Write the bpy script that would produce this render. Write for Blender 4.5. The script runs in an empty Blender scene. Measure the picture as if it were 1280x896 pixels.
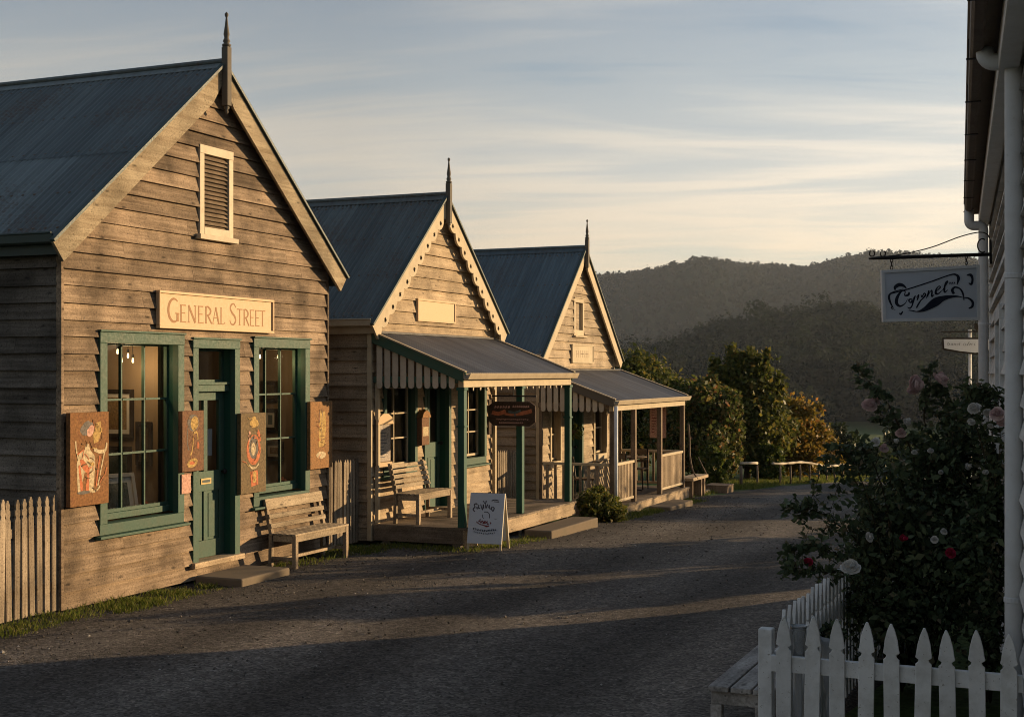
import bpy, math, random
import numpy as np
from mathutils import Vector, Matrix

R = math.radians
sc = bpy.context.scene
col = sc.collection

# ------------------------------------------------------------------ camera
CAM_Z = 2.42
HEAD = math.atan(720.0 / 1684.0)
cam_d = bpy.data.cameras.new('camera')
cam_d.sensor_width = 36.0
cam_d.lens = 1684.0 / 1280.0 * 36.0
cam_d.shift_y = 17.0 / 1280.0
cam_d.clip_start = 0.05
cam_d.clip_end = 12000.0
cam = bpy.data.objects.new('camera', cam_d)
cam.location = (0, 0, CAM_Z)
cam.rotation_euler = (R(90), 0, HEAD)
col.objects.link(cam)
sc.camera = cam

# ------------------------------------------------------------------ sun, sky, exposure
SUN_AZ = 45.0          # degrees from +X towards +Y, where the sun stands
SUN_EL = 9.5
sd = Vector((math.cos(R(SUN_EL)) * math.cos(R(SUN_AZ)), math.cos(R(SUN_EL)) * math.sin(R(SUN_AZ)), math.sin(R(SUN_EL))))
sun_d = bpy.data.lights.new('sun', 'SUN')
sun_d.energy = 4.3
sun_d.angle = R(0.55)
sun_d.color = (1.0, 0.70, 0.38)
sun = bpy.data.objects.new('sun', sun_d)
sun.rotation_euler = sd.to_track_quat('Z', 'Y').to_euler()
sun.location = (0, 0, 30)
col.objects.link(sun)

sc.view_settings.view_transform = 'Standard'
sc.view_settings.look = 'None'
sc.view_settings.exposure = 1.05
sc.view_settings.gamma = 1.0
sc.view_settings.use_curve_mapping = False

world = bpy.data.worlds.new('World')
sc.world = world
world.use_nodes = True
wn, wl = world.node_tree.nodes, world.node_tree.links
wn.clear()

def N(nodes, t, **kw):
    n = nodes.new(t)
    for k, v in kw.items():
        if k in ('ins',):
            for a, b in v.items():
                n.inputs[a].default_value = b
        else:
            setattr(n, k, v)
    return n

def math_n(nodes, links, op, a, b=None, c=None, clamp=False):
    n = nodes.new('ShaderNodeMath'); n.operation = op; n.use_clamp = clamp
    for i, x in enumerate((a, b, c)):
        if x is None: continue
        if isinstance(x, (int, float)): n.inputs[i].default_value = x
        else: links.new(x, n.inputs[i])
    return n.outputs[0]

def ramp_n(nodes, links, fac, stops, interp='LINEAR'):
    n = nodes.new('ShaderNodeValToRGB')
    cr = n.color_ramp; cr.interpolation = interp
    while len(cr.elements) > 1: cr.elements.remove(cr.elements[-1])
    for i, (p, c) in enumerate(stops):
        e = cr.elements[0] if i == 0 else cr.elements.new(p)
        e.position = p
        e.color = (c, c, c, 1) if isinstance(c, (int, float)) else tuple(c) + (1,)
    links.new(fac, n.inputs[0])
    return n.outputs[0]

def mix_n(nodes, links, fac, a, b, mode='MIX'):
    n = nodes.new('ShaderNodeMix'); n.data_type = 'RGBA'; n.blend_type = mode
    for s, x in ((n.inputs['Factor'], fac), (n.inputs['A'], a), (n.inputs['B'], b)):
        pass
    fi, ai, bi = n.inputs[0], n.inputs[6], n.inputs[7]
    for s, x in ((fi, fac), (ai, a), (bi, b)):
        if isinstance(x, (int, float)): s.default_value = x if s is fi else (x, x, x, 1)
        elif isinstance(x, tuple): s.default_value = x if len(x) == 4 else x + (1,)
        else: links.new(x, s)
    return n.outputs[2]

def build_world():
    sky = N(wn, 'ShaderNodeTexSky', sky_type='NISHITA', sun_disc=False, sun_elevation=R(SUN_EL),
            sun_rotation=R(90 - SUN_AZ), altitude=200.0, air_density=1.0, dust_density=1.6, ozone_density=1.5)
    tc = N(wn, 'ShaderNodeTexCoord')
    # cloud plane: direction / height, turned so the streaks run across the view
    sep = N(wn, 'ShaderNodeSeparateXYZ'); wl.new(tc.outputs['Generated'], sep.inputs[0])
    zz = math_n(wn, wl, 'MAXIMUM', sep.outputs[2], 0.0)
    den = math_n(wn, wl, 'ADD', zz, 0.13)
    px = math_n(wn, wl, 'DIVIDE', sep.outputs[0], den)
    py = math_n(wn, wl, 'DIVIDE', sep.outputs[1], den)
    cmb = N(wn, 'ShaderNodeCombineXYZ'); wl.new(px, cmb.inputs[0]); wl.new(py, cmb.inputs[1])
    mp = N(wn, 'ShaderNodeMapping'); mp.inputs['Rotation'].default_value = (0, 0, -HEAD + R(6)); wl.new(cmb.outputs[0], mp.inputs[0])
    mp2 = N(wn, 'ShaderNodeMapping'); mp2.inputs['Scale'].default_value = (0.62, 1.55, 1); mp2.inputs['Location'].default_value = (3.1, 1.4, 0.3); wl.new(mp.outputs[0], mp2.inputs[0])
    n1 = N(wn, 'ShaderNodeTexNoise', ins={'Scale': 0.95, 'Detail': 7.0, 'Roughness': 0.54, 'Distortion': 0.9}); wl.new(mp2.outputs[0], n1.inputs[0])
    mp3 = N(wn, 'ShaderNodeMapping'); mp3.inputs['Scale'].default_value = (0.7, 4.2, 1); mp3.inputs['Rotation'].default_value = (0, 0, R(-13)); wl.new(mp.outputs[0], mp3.inputs[0])
    n2 = N(wn, 'ShaderNodeTexNoise', ins={'Scale': 1.3, 'Detail': 6.0, 'Roughness': 0.56, 'Distortion': 0.8}); wl.new(mp3.outputs[0], n2.inputs[0])
    a = math_n(wn, wl, 'MULTIPLY', n1.outputs[0], 0.7)
    b = math_n(wn, wl, 'MULTIPLY', n2.outputs[0], 0.3)
    cl = math_n(wn, wl, 'ADD', a, b)
    # thicker cover low in the sky, thin veil overhead
    cover = ramp_n(wn, wl, zz, [(0.0, 0.04), (0.10, 0.05), (0.15, 0.075), (0.20, 0.02), (0.30, 0.0), (1.0, 0.0)])
    cl = math_n(wn, wl, 'ADD', cl, cover)
    mask = ramp_n(wn, wl, cl, [(0.35, 0.0), (0.50, 0.42), (0.66, 1.0)], 'EASE')
    mask = math_n(wn, wl, 'MULTIPLY', mask, 0.92)
    # cloud light: warm towards the sun and the horizon, grey-blue high up and away from it
    dot = N(wn, 'ShaderNodeVectorMath', operation='DOT_PRODUCT'); wl.new(tc.outputs['Generated'], dot.inputs[0])
    dot.inputs[1].default_value = (math.cos(R(SUN_AZ)), math.sin(R(SUN_AZ)), 0.0)
    sunward = ramp_n(wn, wl, dot.outputs['Value'], [(0.25, 0.0), (0.98, 1.0)])
    lowc = ramp_n(wn, wl, zz, [(0.0, (0.54, 0.40, 0.25)), (0.09, (0.50, 0.41, 0.30)), (0.15, (0.46, 0.41, 0.34)), (0.21, (0.34, 0.335, 0.315)), (0.30, (0.225, 0.25, 0.275)), (1.0, (0.13, 0.155, 0.195))])
    boost = math_n(wn, wl, 'MULTIPLY_ADD', sunward, 0.75, 0.64)
    ccol = mix_n(wn, wl, 1.0, lowc, boost, 'MULTIPLY')
    clear = ramp_n(wn, wl, zz, [(0.0, (0.34, 0.32, 0.24)), (0.08, (0.28, 0.31, 0.275)), (0.14, (0.245, 0.275, 0.285)), (0.21, (0.18, 0.22, 0.25)), (0.30, (0.115, 0.155, 0.205)), (1.0, (0.05, 0.085, 0.14))])
    clear = mix_n(wn, wl, 1.0, clear, math_n(wn, wl, 'MULTIPLY_ADD', sunward, 0.5, 0.78), 'MULTIPLY')
    nish = mix_n(wn, wl, 1.0, sky.outputs[0], (0.045, 0.050, 0.058), 'MULTIPLY')
    skyc = mix_n(wn, wl, 0.75, nish, clear)
    tot = mix_n(wn, wl, mask, skyc, ccol)
    bg = N(wn, 'ShaderNodeBackground', ins={'Strength': 1.10}); wl.new(tot, bg.inputs[0])
    out = N(wn, 'ShaderNodeOutputWorld'); wl.new(bg.outputs[0], out.inputs[0])
build_world()

sc.render.engine = 'CYCLES'
sc.cycles.use_denoising = True
sc.cycles.pixel_filter_type = 'BLACKMAN_HARRIS'
sc.cycles.filter_width = 1.0
sc.cycles.max_bounces = 6
sc.cycles.diffuse_bounces = 3
sc.cycles.glossy_bounces = 3
sc.cycles.transmission_bounces = 4
sc.cycles.transparent_max_bounces = 12
sc.cycles.volume_bounces = 0
sc.cycles.caustics_reflective = False
sc.cycles.caustics_refractive = False
sc.cycles.sample_clamp_indirect = 4.0

# ------------------------------------------------------------------ helpers
rng = random.Random(7)
nr = np.random.default_rng(11)
SN, CS = math.sin(HEAD), math.cos(HEAD)

def at(u, v, d):
    """the point at depth d that the photograph shows at pixel (u, v)"""
    r = (u - 640.0) / 1684.0 * d
    return Vector((-d * SN + r * CS, d * CS + r * SN, CAM_Z - (v - 465.0) / 1684.0 * d))

class MB:
    def __init__(s):
        s.v, s.f, s.m, s.r = [], [], [], []
    def face(s, pts, rnd=None, mi=0):
        b = len(s.v); s.v.extend(tuple(p) for p in pts)
        s.f.append(tuple(range(b, b + len(pts)))); s.m.append(mi)
        s.r.append(rng.random() if rnd is None else rnd)
    def mesh(s, vs, fs, rnd=None, mi=0):
        b = len(s.v); s.v.extend(tuple(p) for p in vs)
        rr = rng.random() if rnd is None else rnd
        for f in fs:
            s.f.append(tuple(b + i for i in f)); s.m.append(mi); s.r.append(rr)
    def box(s, x0, x1, y0, y1, z0, z1, rnd=None, mi=0, M=None):
        vs = [Vector((x, y, z)) for x in (x0, x1) for y in (y0, y1) for z in (z0, z1)]
        if M is not None: vs = [M @ q for q in vs]
        s.mesh(vs, [(0, 1, 3, 2), (4, 6, 7, 5), (0, 4, 5, 1), (2, 3, 7, 6), (0, 2, 6, 4), (1, 5, 7, 3)], rnd, mi)
    def bar(s, a, b, w, h, up=(0, 0, 1), rnd=None, mi=0):
        """square bar from a to b, w across, h along up"""
        a, b, up = Vector(a), Vector(b), Vector(up)
        d = (b - a); L = d.length; d = d / L
        side = d.cross(up)
        if side.length < 1e-5: side = d.cross(Vector((1, 0, 0)))
        side.normalize(); u2 = side.cross(d)
        vs = []
        for p in (a, b):
            for i in (-1, 1):
                for j in (-1, 1):
                    vs.append(p + side * (i * w / 2) + u2 * (j * h / 2))
        s.mesh(vs, [(0, 1, 3, 2), (4, 6, 7, 5), (0, 4, 5, 1), (2, 3, 7, 6), (0, 2, 6, 4), (1, 5, 7, 3)], rnd, mi)
    def tube(s, pts, rad, n=8, cap=True, rnd=None, mi=0):
        pts = [Vector(p) for p in pts]
        if not hasattr(rad, '__len__'): rad = [rad] * len(pts)
        b = len(s.v); rr = rng.random() if rnd is None else rnd
        prev = None
        for i, p in enumerate(pts):
            t = (pts[min(i + 1, len(pts) - 1)] - pts[max(i - 1, 0)])
            t = t.normalized() if t.length > 1e-9 else Vector((0, 0, 1))
            if prev is None:
                x = t.cross(Vector((0, 0, 1)))
                if x.length < 1e-3: x = t.cross(Vector((1, 0, 0)))
            else:
                x = prev - t * prev.dot(t)
            x.normalize(); prev = x; y = t.cross(x)
            for k in range(n):
                a = 2 * math.pi * k / n
                s.v.append(tuple(p + (x * math.cos(a) + y * math.sin(a)) * rad[i]))
        for i in range(len(pts) - 1):
            for k in range(n):
                k2 = (k + 1) % n
                s.f.append((b + i * n + k, b + i * n + k2, b + (i + 1) * n + k2, b + (i + 1) * n + k)); s.m.append(mi); s.r.append(rr)
        if cap:
            s.f.append(tuple(b + k for k in reversed(range(n)))); s.m.append(mi); s.r.append(rr)
            e = b + (len(pts) - 1) * n
            s.f.append(tuple(e + k for k in range(n))); s.m.append(mi); s.r.append(rr)
    def lathe(s, prof, c=(0, 0, 0), n=16, rnd=None, mi=0):
        """prof: list of (radius, z)"""
        s.tube_prof([(r, z) for r, z in prof], c, n, rnd, mi)
    def tube_prof(s, prof, c, n, rnd, mi):
        b = len(s.v); rr = rng.random() if rnd is None else rnd
        for r, z in prof:
            for k in range(n):
                a = 2 * math.pi * k / n
                s.v.append((c[0] + r * math.cos(a), c[1] + r * math.sin(a), c[2] + z))
        for i in range(len(prof) - 1):
            for k in range(n):
                k2 = (k + 1) % n
                s.f.append((b + i * n + k, b + i * n + k2, b + (i + 1) * n + k2, b + (i + 1) * n + k)); s.m.append(mi); s.r.append(rr)
        s.f.append(tuple(b + k for k in reversed(range(n)))); s.m.append(mi); s.r.append(rr)
        e = b + (len(prof) - 1) * n
        s.f.append(tuple(e + k for k in range(n))); s.m.append(mi); s.r.append(rr)
    def prism(s, poly, fn, t0, t1, rnd=None, mi=0):
        """poly: 2-D outline; fn(a, b, t) -> point; extruded from t0 to t1"""
        n = len(poly); b = len(s.v); rr = rng.random() if rnd is None else rnd
        for t in (t0, t1):
            for a, c in poly: s.v.append(tuple(fn(a, c, t)))
        fs = [tuple(reversed(range(n))), tuple(range(n, 2 * n))] + [(i, (i + 1) % n, n + (i + 1) % n, n + i) for i in range(n)]
        for f in fs:
            s.f.append(tuple(b + i for i in f)); s.m.append(mi); s.r.append(rr)
    def ribbon(s, pts, w, fn, t, rnd=None, mi=0):
        """flat painted stroke; pts 2-D, w a width or list; fn(a, b, t) -> point"""
        n = len(pts)
        if not hasattr(w, '__len__'): w = [w] * n
        L, Rr = [], []
        for i in range(n):
            a, c = pts[max(i - 1, 0)], pts[min(i + 1, n - 1)]
            dx, dy = c[0] - a[0], c[1] - a[1]
            q = math.hypot(dx, dy) or 1
            nx, ny = -dy / q, dx / q
            L.append((pts[i][0] + nx * w[i] / 2, pts[i][1] + ny * w[i] / 2)); Rr.append((pts[i][0] - nx * w[i] / 2, pts[i][1] - ny * w[i] / 2))
        rr = rng.random() if rnd is None else rnd
        b = len(s.v)
        for i in range(n):
            s.v.append(tuple(fn(L[i][0], L[i][1], t))); s.v.append(tuple(fn(Rr[i][0], Rr[i][1], t)))
        for i in range(n - 1):
            s.f.append((b + 2 * i, b + 2 * i + 1, b + 2 * i + 3, b + 2 * i + 2)); s.m.append(mi); s.r.append(rr)
    def build(s, name, mat, parent=None, smooth=False, bevel=0.0, loc=None):
        return np_mesh(name, np.array(s.v, dtype=np.float32), s.f, mat, parent, np.array(s.r, dtype=np.float32), s.m, smooth, bevel, loc)

def np_mesh(name, v, faces, mat, parent=None, rnd=None, mi=None, smooth=False, bevel=0.0, loc=None):
    me = bpy.data.meshes.new(name)
    v = np.asarray(v, dtype=np.float32)
    if isinstance(faces, np.ndarray):
        nf, k = faces.shape
        loops = faces.reshape(-1).astype(np.int32)
        starts = (np.arange(nf) * k).astype(np.int32)
    else:
        loops = np.array([i for f in faces for i in f], dtype=np.int32)
        lens = np.array([len(f) for f in faces]); nf = len(lens)
        starts = np.concatenate(([0], np.cumsum(lens)[:-1])).astype(np.int32)
    me.vertices.add(len(v)); me.vertices.foreach_set('co', v.reshape(-1))
    me.loops.add(len(loops)); me.loops.foreach_set('vertex_index', loops)
    me.polygons.add(nf); me.polygons.foreach_set('loop_start', starts)
    me.polygons.foreach_set('use_smooth', np.full(nf, bool(smooth)))
    mats = mat if isinstance(mat, (list, tuple)) else [mat]
    for m in mats: me.materials.append(m)
    if mi is not None and len(mats) > 1: me.polygons.foreach_set('material_index', np.array(mi, dtype=np.int32))
    if rnd is not None:
        a = me.attributes.new('rnd', 'FLOAT', 'FACE'); a.data.foreach_set('value', np.asarray(rnd, dtype=np.float32))
    me.update(calc_edges=True); me.validate()
    o = bpy.data.objects.new(name, me); col.objects.link(o)
    if loc is not None: o.location = loc
    if parent is not None: o.parent = parent
    if bevel > 0:
        md = o.modifiers.new('bevel', 'BEVEL'); md.width = bevel; md.segments = 2; md.limit_method = 'ANGLE'; md.angle_limit = R(50)
    return o

def tag(o, label=None, cat=None, group=None, kind=None):
    if label: o['label'] = label
    if cat: o['category'] = cat
    if group: o['group'] = group
    if kind: o['kind'] = kind
    return o

def thing(name, loc, label, cat, group=None, rz=0.0):
    o = bpy.data.objects.new(name, None); col.objects.link(o)
    o.empty_display_size = 0.2
    o.location = loc; o.rotation_euler = (0, 0, rz)
    return tag(o, label, cat, group)

def copy_tree(o, parent=None):
    c = o.copy(); col.objects.link(c)
    if parent is not None: c.parent = parent
    for ch in list(o.children): copy_tree(ch, c)
    return c

# ------------------------------------------------------------------ materials
def new_mat(name):
    m = bpy.data.materials.new(name); m.use_nodes = True
    nt = m.node_tree; nt.nodes.clear()
    out = nt.nodes.new('ShaderNodeOutputMaterial')
    p = nt.nodes.new('ShaderNodeBsdfPrincipled')
    nt.links.new(p.outputs[0], out.inputs[0])
    return m, nt.nodes, nt.links, p, out

def rnd_attr(nodes):
    a = nodes.new('ShaderNodeAttribute'); a.attribute_name = 'rnd'
    return a.outputs['Fac']

def wood(name, light, dark, axis='y', rough=0.78, grain=28.0, along=1.1, vary=0.5, blotch=0.5, bump=0.35, knots=True):
    """weathered or painted timber; the grain runs along the axis"""
    m, nn, ll, p, out = new_mat(name)
    tc = nn.new('ShaderNodeTexCoord')
    rv = rnd_attr(nn)
    off = nn.new('ShaderNodeCombineXYZ'); r9 = math_n(nn, ll, 'MULTIPLY', rv, 37.0)
    for i in range(3): ll.new(r9, off.inputs[i])
    add = nn.new('ShaderNodeVectorMath'); add.operation = 'ADD'; ll.new(tc.outputs['Object'], add.inputs[0]); ll.new(off.outputs[0], add.inputs[1])
    mp = nn.new('ShaderNodeMapping')
    sc3 = {'x': (along, grain, grain), 'y': (grain, along, grain), 'z': (grain, grain, along)}[axis]
    mp.inputs['Scale'].default_value = sc3; ll.new(add.outputs[0], mp.inputs[0])
    g = nn.new('ShaderNodeTexNoise'); g.inputs['Scale'].default_value = 1.0; g.inputs['Detail'].default_value = 6; g.inputs['Roughness'].default_value = 0.62; g.inputs['Distortion'].default_value = 0.3
    ll.new(mp.outputs[0], g.inputs[0])
    bl = nn.new('ShaderNodeTexNoise'); bl.inputs['Scale'].default_value = 2.2; bl.inputs['Detail'].default_value = 4; ll.new(tc.outputs['Object'], bl.inputs[0])
    fac = ramp_n(nn, ll, g.outputs[0], [(0.30, 0.0), (0.68, 1.0)])
    base = mix_n(nn, ll, fac, dark + (1,), light + (1,))
    blf = ramp_n(nn, ll, bl.outputs[0], [(0.33, 1.0 - blotch), (0.62, 1.0)])
    base = mix_n(nn, ll, 1.0, base, blf, 'MULTIPLY')
    vf = math_n(nn, ll, 'MULTIPLY_ADD', rv, vary, 1.0 - vary * 0.6)
    base = mix_n(nn, ll, 1.0, base, vf, 'MULTIPLY')
    if knots:
        mk = nn.new('ShaderNodeMapping'); ks = {'x': (3.0, 9, 9), 'y': (9, 3.0, 9), 'z': (9, 9, 3.0)}[axis]
        mk.inputs['Scale'].default_value = ks; ll.new(add.outputs[0], mk.inputs[0])
        vo = nn.new('ShaderNodeTexVoronoi'); vo.inputs['Scale'].default_value = 1.0; ll.new(mk.outputs[0], vo.inputs[0])
        kf = ramp_n(nn, ll, vo.outputs['Distance'], [(0.05, 0.35), (0.16, 1.0)])
        base = mix_n(nn, ll, 1.0, base, kf, 'MULTIPLY')
        v2 = nn.new('ShaderNodeTexVoronoi'); v2.inputs['Scale'].default_value = 24.0; ll.new(add.outputs[0], v2.inputs[0])
        sf = ramp_n(nn, ll, v2.outputs['Distance'], [(0.10, 0.45), (0.20, 1.0)])
        base = mix_n(nn, ll, 1.0, base, sf, 'MULTIPLY')
        n5 = nn.new('ShaderNodeTexNoise'); n5.inputs['Scale'].default_value = 60.0; n5.inputs['Detail'].default_value = 4; ll.new(add.outputs[0], n5.inputs[0])
        base = mix_n(nn, ll, 1.0, base, ramp_n(nn, ll, n5.outputs[0], [(0.32, 0.72), (0.6, 1.12)]), 'MULTIPLY')
    ll.new(base, p.inputs['Base Color'])
    p.inputs['Roughness'].default_value = rough
    p.inputs['Specular IOR Level'].default_value = 0.08
    bp = nn.new('ShaderNodeBump'); bp.inputs['Strength'].default_value = bump; bp.inputs['Distance'].default_value = 0.006
    ll.new(g.outputs[0], bp.inputs['Height']); ll.new(bp.outputs[0], p.inputs['Normal'])
    return m

def paint(name, c, rough=0.55, wear=0.35, dirt=(0.10, 0.085, 0.065), scale=6.0, spec=0.4, bump=0.15, chips=0.0):
    m, nn, ll, p, out = new_mat(name)
    tc = nn.new('ShaderNodeTexCoord')
    n1 = nn.new('ShaderNodeTexNoise'); n1.inputs['Scale'].default_value = scale; n1.inputs['Detail'].default_value = 8; n1.inputs['Roughness'].default_value = 0.68; ll.new(tc.outputs['Object'], n1.inputs[0])
    n2 = nn.new('ShaderNodeTexNoise'); n2.inputs['Scale'].default_value = scale * 9; n2.inputs['Detail'].default_value = 5; ll.new(tc.outputs['Object'], n2.inputs[0])
    f = ramp_n(nn, ll, n1.outputs[0], [(0.42, 0.0), (0.78, wear)])
    base = mix_n(nn, ll, f, c + (1,), dirt + (1,))
    rv = rnd_attr(nn)
    v = math_n(nn, ll, 'MULTIPLY_ADD', rv, 0.16, 0.90)
    base = mix_n(nn, ll, 1.0, base, v, 'MULTIPLY')
    if chips > 0:
        cf = ramp_n(nn, ll, n2.outputs[0], [(0.66, 0.0), (0.70, chips)])
        base = mix_n(nn, ll, cf, base, dirt + (1,))
    ll.new(base, p.inputs['Base Color'])
    rr = ramp_n(nn, ll, n2.outputs[0], [(0.3, rough - 0.08), (0.7, rough + 0.12)])
    ll.new(rr, p.inputs['Roughness'])
    p.inputs['Specular IOR Level'].default_value = spec * 0.35
    bp = nn.new('ShaderNodeBump'); bp.inputs['Strength'].default_value = bump; bp.inputs['Distance'].default_value = 0.004
    ll.new(n2.outputs[0], bp.inputs['Height']); ll.new(bp.outputs[0], p.inputs['Normal'])
    return m

def plain(name, c, rough=0.7, metal=0.0, spec=0.4):
    return paint(name, c, rough, 0.15, tuple(x * 0.6 for x in c), 8.0, spec, 0.05)

def iron_roof(name, c, rust=0.25, run='y'):
    """weathered galvanised sheet with streaks down the slope"""
    m, nn, ll, p, out = new_mat(name)
    tc = nn.new('ShaderNodeTexCoord')
    mp = nn.new('ShaderNodeMapping'); mp.inputs['Scale'].default_value = (9, 0.5, 0.5) if run == 'y' else (0.5, 9, 0.5); ll.new(tc.outputs['Object'], mp.inputs[0])
    n1 = nn.new('ShaderNodeTexNoise'); n1.inputs['Scale'].default_value = 1.0; n1.inputs['Detail'].default_value = 7; n1.inputs['Roughness'].default_value = 0.65; ll.new(mp.outputs[0], n1.inputs[0])
    n2 = nn.new('ShaderNodeTexNoise'); n2.inputs['Scale'].default_value = 0.9; n2.inputs['Detail'].default_value = 6; ll.new(tc.outputs['Object'], n2.inputs[0])
    n3 = nn.new('ShaderNodeTexNoise'); n3.inputs['Scale'].default_value = 26; n3.inputs['Detail'].default_value = 4; ll.new(tc.outputs['Object'], n3.inputs[0])
    v = math_n(nn, ll, 'MULTIPLY_ADD', rnd_attr(nn), 0.55, 0.68)
    st = ramp_n(nn, ll, n1.outputs[0], [(0.3, 0.62), (0.7, 1.15)])
    base = mix_n(nn, ll, 1.0, c + (1,), st, 'MULTIPLY'); base = mix_n(nn, ll, 1.0, base, v, 'MULTIPLY')
    mxf = math_n(nn, ll, 'MULTIPLY', n2.outputs[0], n3.outputs[0])
    rf = ramp_n(nn, ll, mxf, [(0.24, 0.0), (0.42, rust)])
    base = mix_n(nn, ll, rf, base, (0.085, 0.052, 0.034, 1))
    ll.new(base, p.inputs['Base Color'])
    p.inputs['Metallic'].default_value = 0.12
    rr = ramp_n(nn, ll, n2.outputs[0], [(0.3, 0.42), (0.7, 0.62)]); ll.new(rr, p.inputs['Roughness'])
    bp = nn.new('ShaderNodeBump'); bp.inputs['Strength'].default_value = 0.12; bp.inputs['Distance'].default_value = 0.01
    ll.new(n3.outputs[0], bp.inputs['Height']); ll.new(bp.outputs[0], p.inputs['Normal'])
    return m

def glass_mat(name, tint=(0.92, 0.94, 0.92), refl=1.0):
    m, nn, ll, p, out = new_mat(name); nn.remove(p)
    tc = nn.new('ShaderNodeTexCoord')
    n1 = nn.new('ShaderNodeTexNoise'); n1.inputs['Scale'].default_value = 1.6; ll.new(tc.outputs['Object'], n1.inputs[0])
    bp = nn.new('ShaderNodeBump'); bp.inputs['Strength'].default_value = 0.06; bp.inputs['Distance'].default_value = 0.05; ll.new(n1.outputs[0], bp.inputs['Height'])
    tr = nn.new('ShaderNodeBsdfTransparent'); tr.inputs[0].default_value = tint + (1,)
    gl = nn.new('ShaderNodeBsdfGlossy'); gl.inputs['Roughness'].default_value = 0.03; ll.new(bp.outputs[0], gl.inputs['Normal'])
    fr = nn.new('ShaderNodeFresnel'); fr.inputs[0].default_value = 1.5
    f2 = math_n(nn, ll, 'MULTIPLY', fr.outputs[0], refl, clamp=True)
    df = nn.new('ShaderNodeBsdfDiffuse'); df.inputs[0].default_value = (0.35, 0.32, 0.28, 1)
    n2 = nn.new('ShaderNodeTexNoise'); n2.inputs['Scale'].default_value = 5; n2.inputs['Detail'].default_value = 6; ll.new(tc.outputs['Object'], n2.inputs[0])
    dirt = ramp_n(nn, ll, n2.outputs[0], [(0.4, 0.003), (0.75, 0.035)])
    m0 = nn.new('ShaderNodeMixShader'); ll.new(dirt, m0.inputs[0]); ll.new(tr.outputs[0], m0.inputs[1]); ll.new(df.outputs[0], m0.inputs[2])
    mx = nn.new('ShaderNodeMixShader'); ll.new(f2, mx.inputs[0]); ll.new(m0.outputs[0], mx.inputs[1]); ll.new(gl.outputs[0], mx.inputs[2])
    ll.new(mx.outputs[0], out.inputs[0])
    return m

def leaf_mat(name, stops, trans=0.35, rough=0.5):
    m, nn, ll, p, out = new_mat(name)
    c = ramp_n(nn, ll, rnd_attr(nn), stops)
    ll.new(c, p.inputs['Base Color']); p.inputs['Roughness'].default_value = rough; p.inputs['Specular IOR Level'].default_value = 0.12
    t = nn.new('ShaderNodeBsdfTranslucent'); ll.new(c, t.inputs[0])
    mx = nn.new('ShaderNodeMixShader'); mx.inputs[0].default_value = trans
    ll.new(p.outputs[0], mx.inputs[1]); ll.new(t.outputs[0], mx.inputs[2]); ll.new(mx.outputs[0], out.inputs[0])
    return m

def glow_mat(name, c, s):
    m, nn, ll, p, out = new_mat(name); nn.remove(p)
    e = nn.new('ShaderNodeEmission'); e.inputs[0].default_value = c + (1,); e.inputs[1].default_value = s
    ll.new(e.outputs[0], out.inputs[0]); return m

M = {}
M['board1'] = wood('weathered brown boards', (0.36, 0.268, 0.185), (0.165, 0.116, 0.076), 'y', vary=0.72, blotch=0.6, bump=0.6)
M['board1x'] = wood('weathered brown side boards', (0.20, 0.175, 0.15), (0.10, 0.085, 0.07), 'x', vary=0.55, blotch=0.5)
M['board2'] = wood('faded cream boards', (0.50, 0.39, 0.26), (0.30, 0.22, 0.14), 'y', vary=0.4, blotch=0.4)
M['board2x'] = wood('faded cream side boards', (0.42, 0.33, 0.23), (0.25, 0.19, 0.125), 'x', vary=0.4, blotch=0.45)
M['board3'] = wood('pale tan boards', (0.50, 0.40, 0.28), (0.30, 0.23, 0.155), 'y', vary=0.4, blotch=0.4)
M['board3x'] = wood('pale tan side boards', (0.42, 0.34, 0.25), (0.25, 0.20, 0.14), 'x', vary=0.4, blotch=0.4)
M['trim1'] = wood('weathered barge timber', (0.40, 0.33, 0.225), (0.22, 0.165, 0.105), 'y', grain=22, vary=0.2, blotch=0.4)
M['trim_cream'] = paint('old cream paint', (0.46, 0.38, 0.26), 0.6, 0.5, (0.25, 0.19, 0.12), 5.0, 0.3, 0.2, 0.5)
M['vent_trim'] = paint('vent cream paint', (0.56, 0.48, 0.35), 0.6, 0.5, (0.30, 0.23, 0.15), 7.0, 0.3, 0.2, 0.6)
M['louvre'] = wood('louvre timber', (0.24, 0.18, 0.12), (0.13, 0.09, 0.06), 'y', vary=0.3)
M['green'] = paint('weathered green paint', (0.040, 0.088, 0.064), 0.55, 0.5, (0.085, 0.085, 0.055), 5.0, 0.5, 0.12, 0.25)
M['green_shade'] = paint('green paint darkened for shade', (0.018, 0.075, 0.055), 0.5, 0.3, (0.03, 0.05, 0.035), 5.0, 0.5, 0.1, 0.15)  # shade put into the green of reveals and verandah posts
M['roof1'] = iron_roof('old grey roofing iron', (0.125, 0.150, 0.150), 0.8)
M['roof2'] = iron_roof('weathered grey green roofing iron', (0.110, 0.130, 0.125), 0.9)
M['roof3'] = iron_roof('blue grey roofing iron', (0.092, 0.128, 0.145), 0.5)
M['roofv'] = iron_roof('verandah roofing iron', (0.17, 0.165, 0.16), 0.25, 'x')
M['gutter_dark'] = paint('dark gutter paint', (0.05, 0.07, 0.065), 0.45, 0.35, (0.06, 0.045, 0.03))
M['gutter_cream'] = paint('cream gutter paint', (0.42, 0.35, 0.25), 0.5, 0.5, (0.22, 0.15, 0.09))
M['finial'] = paint('grey finial timber', (0.12, 0.105, 0.085), 0.7, 0.4)
M['glass'] = glass_mat('old window glass')
M['inside'] = paint('beige plaster', (0.27, 0.20, 0.13), 0.85, 0.3, (0.2, 0.15, 0.1), 2.0)
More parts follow.
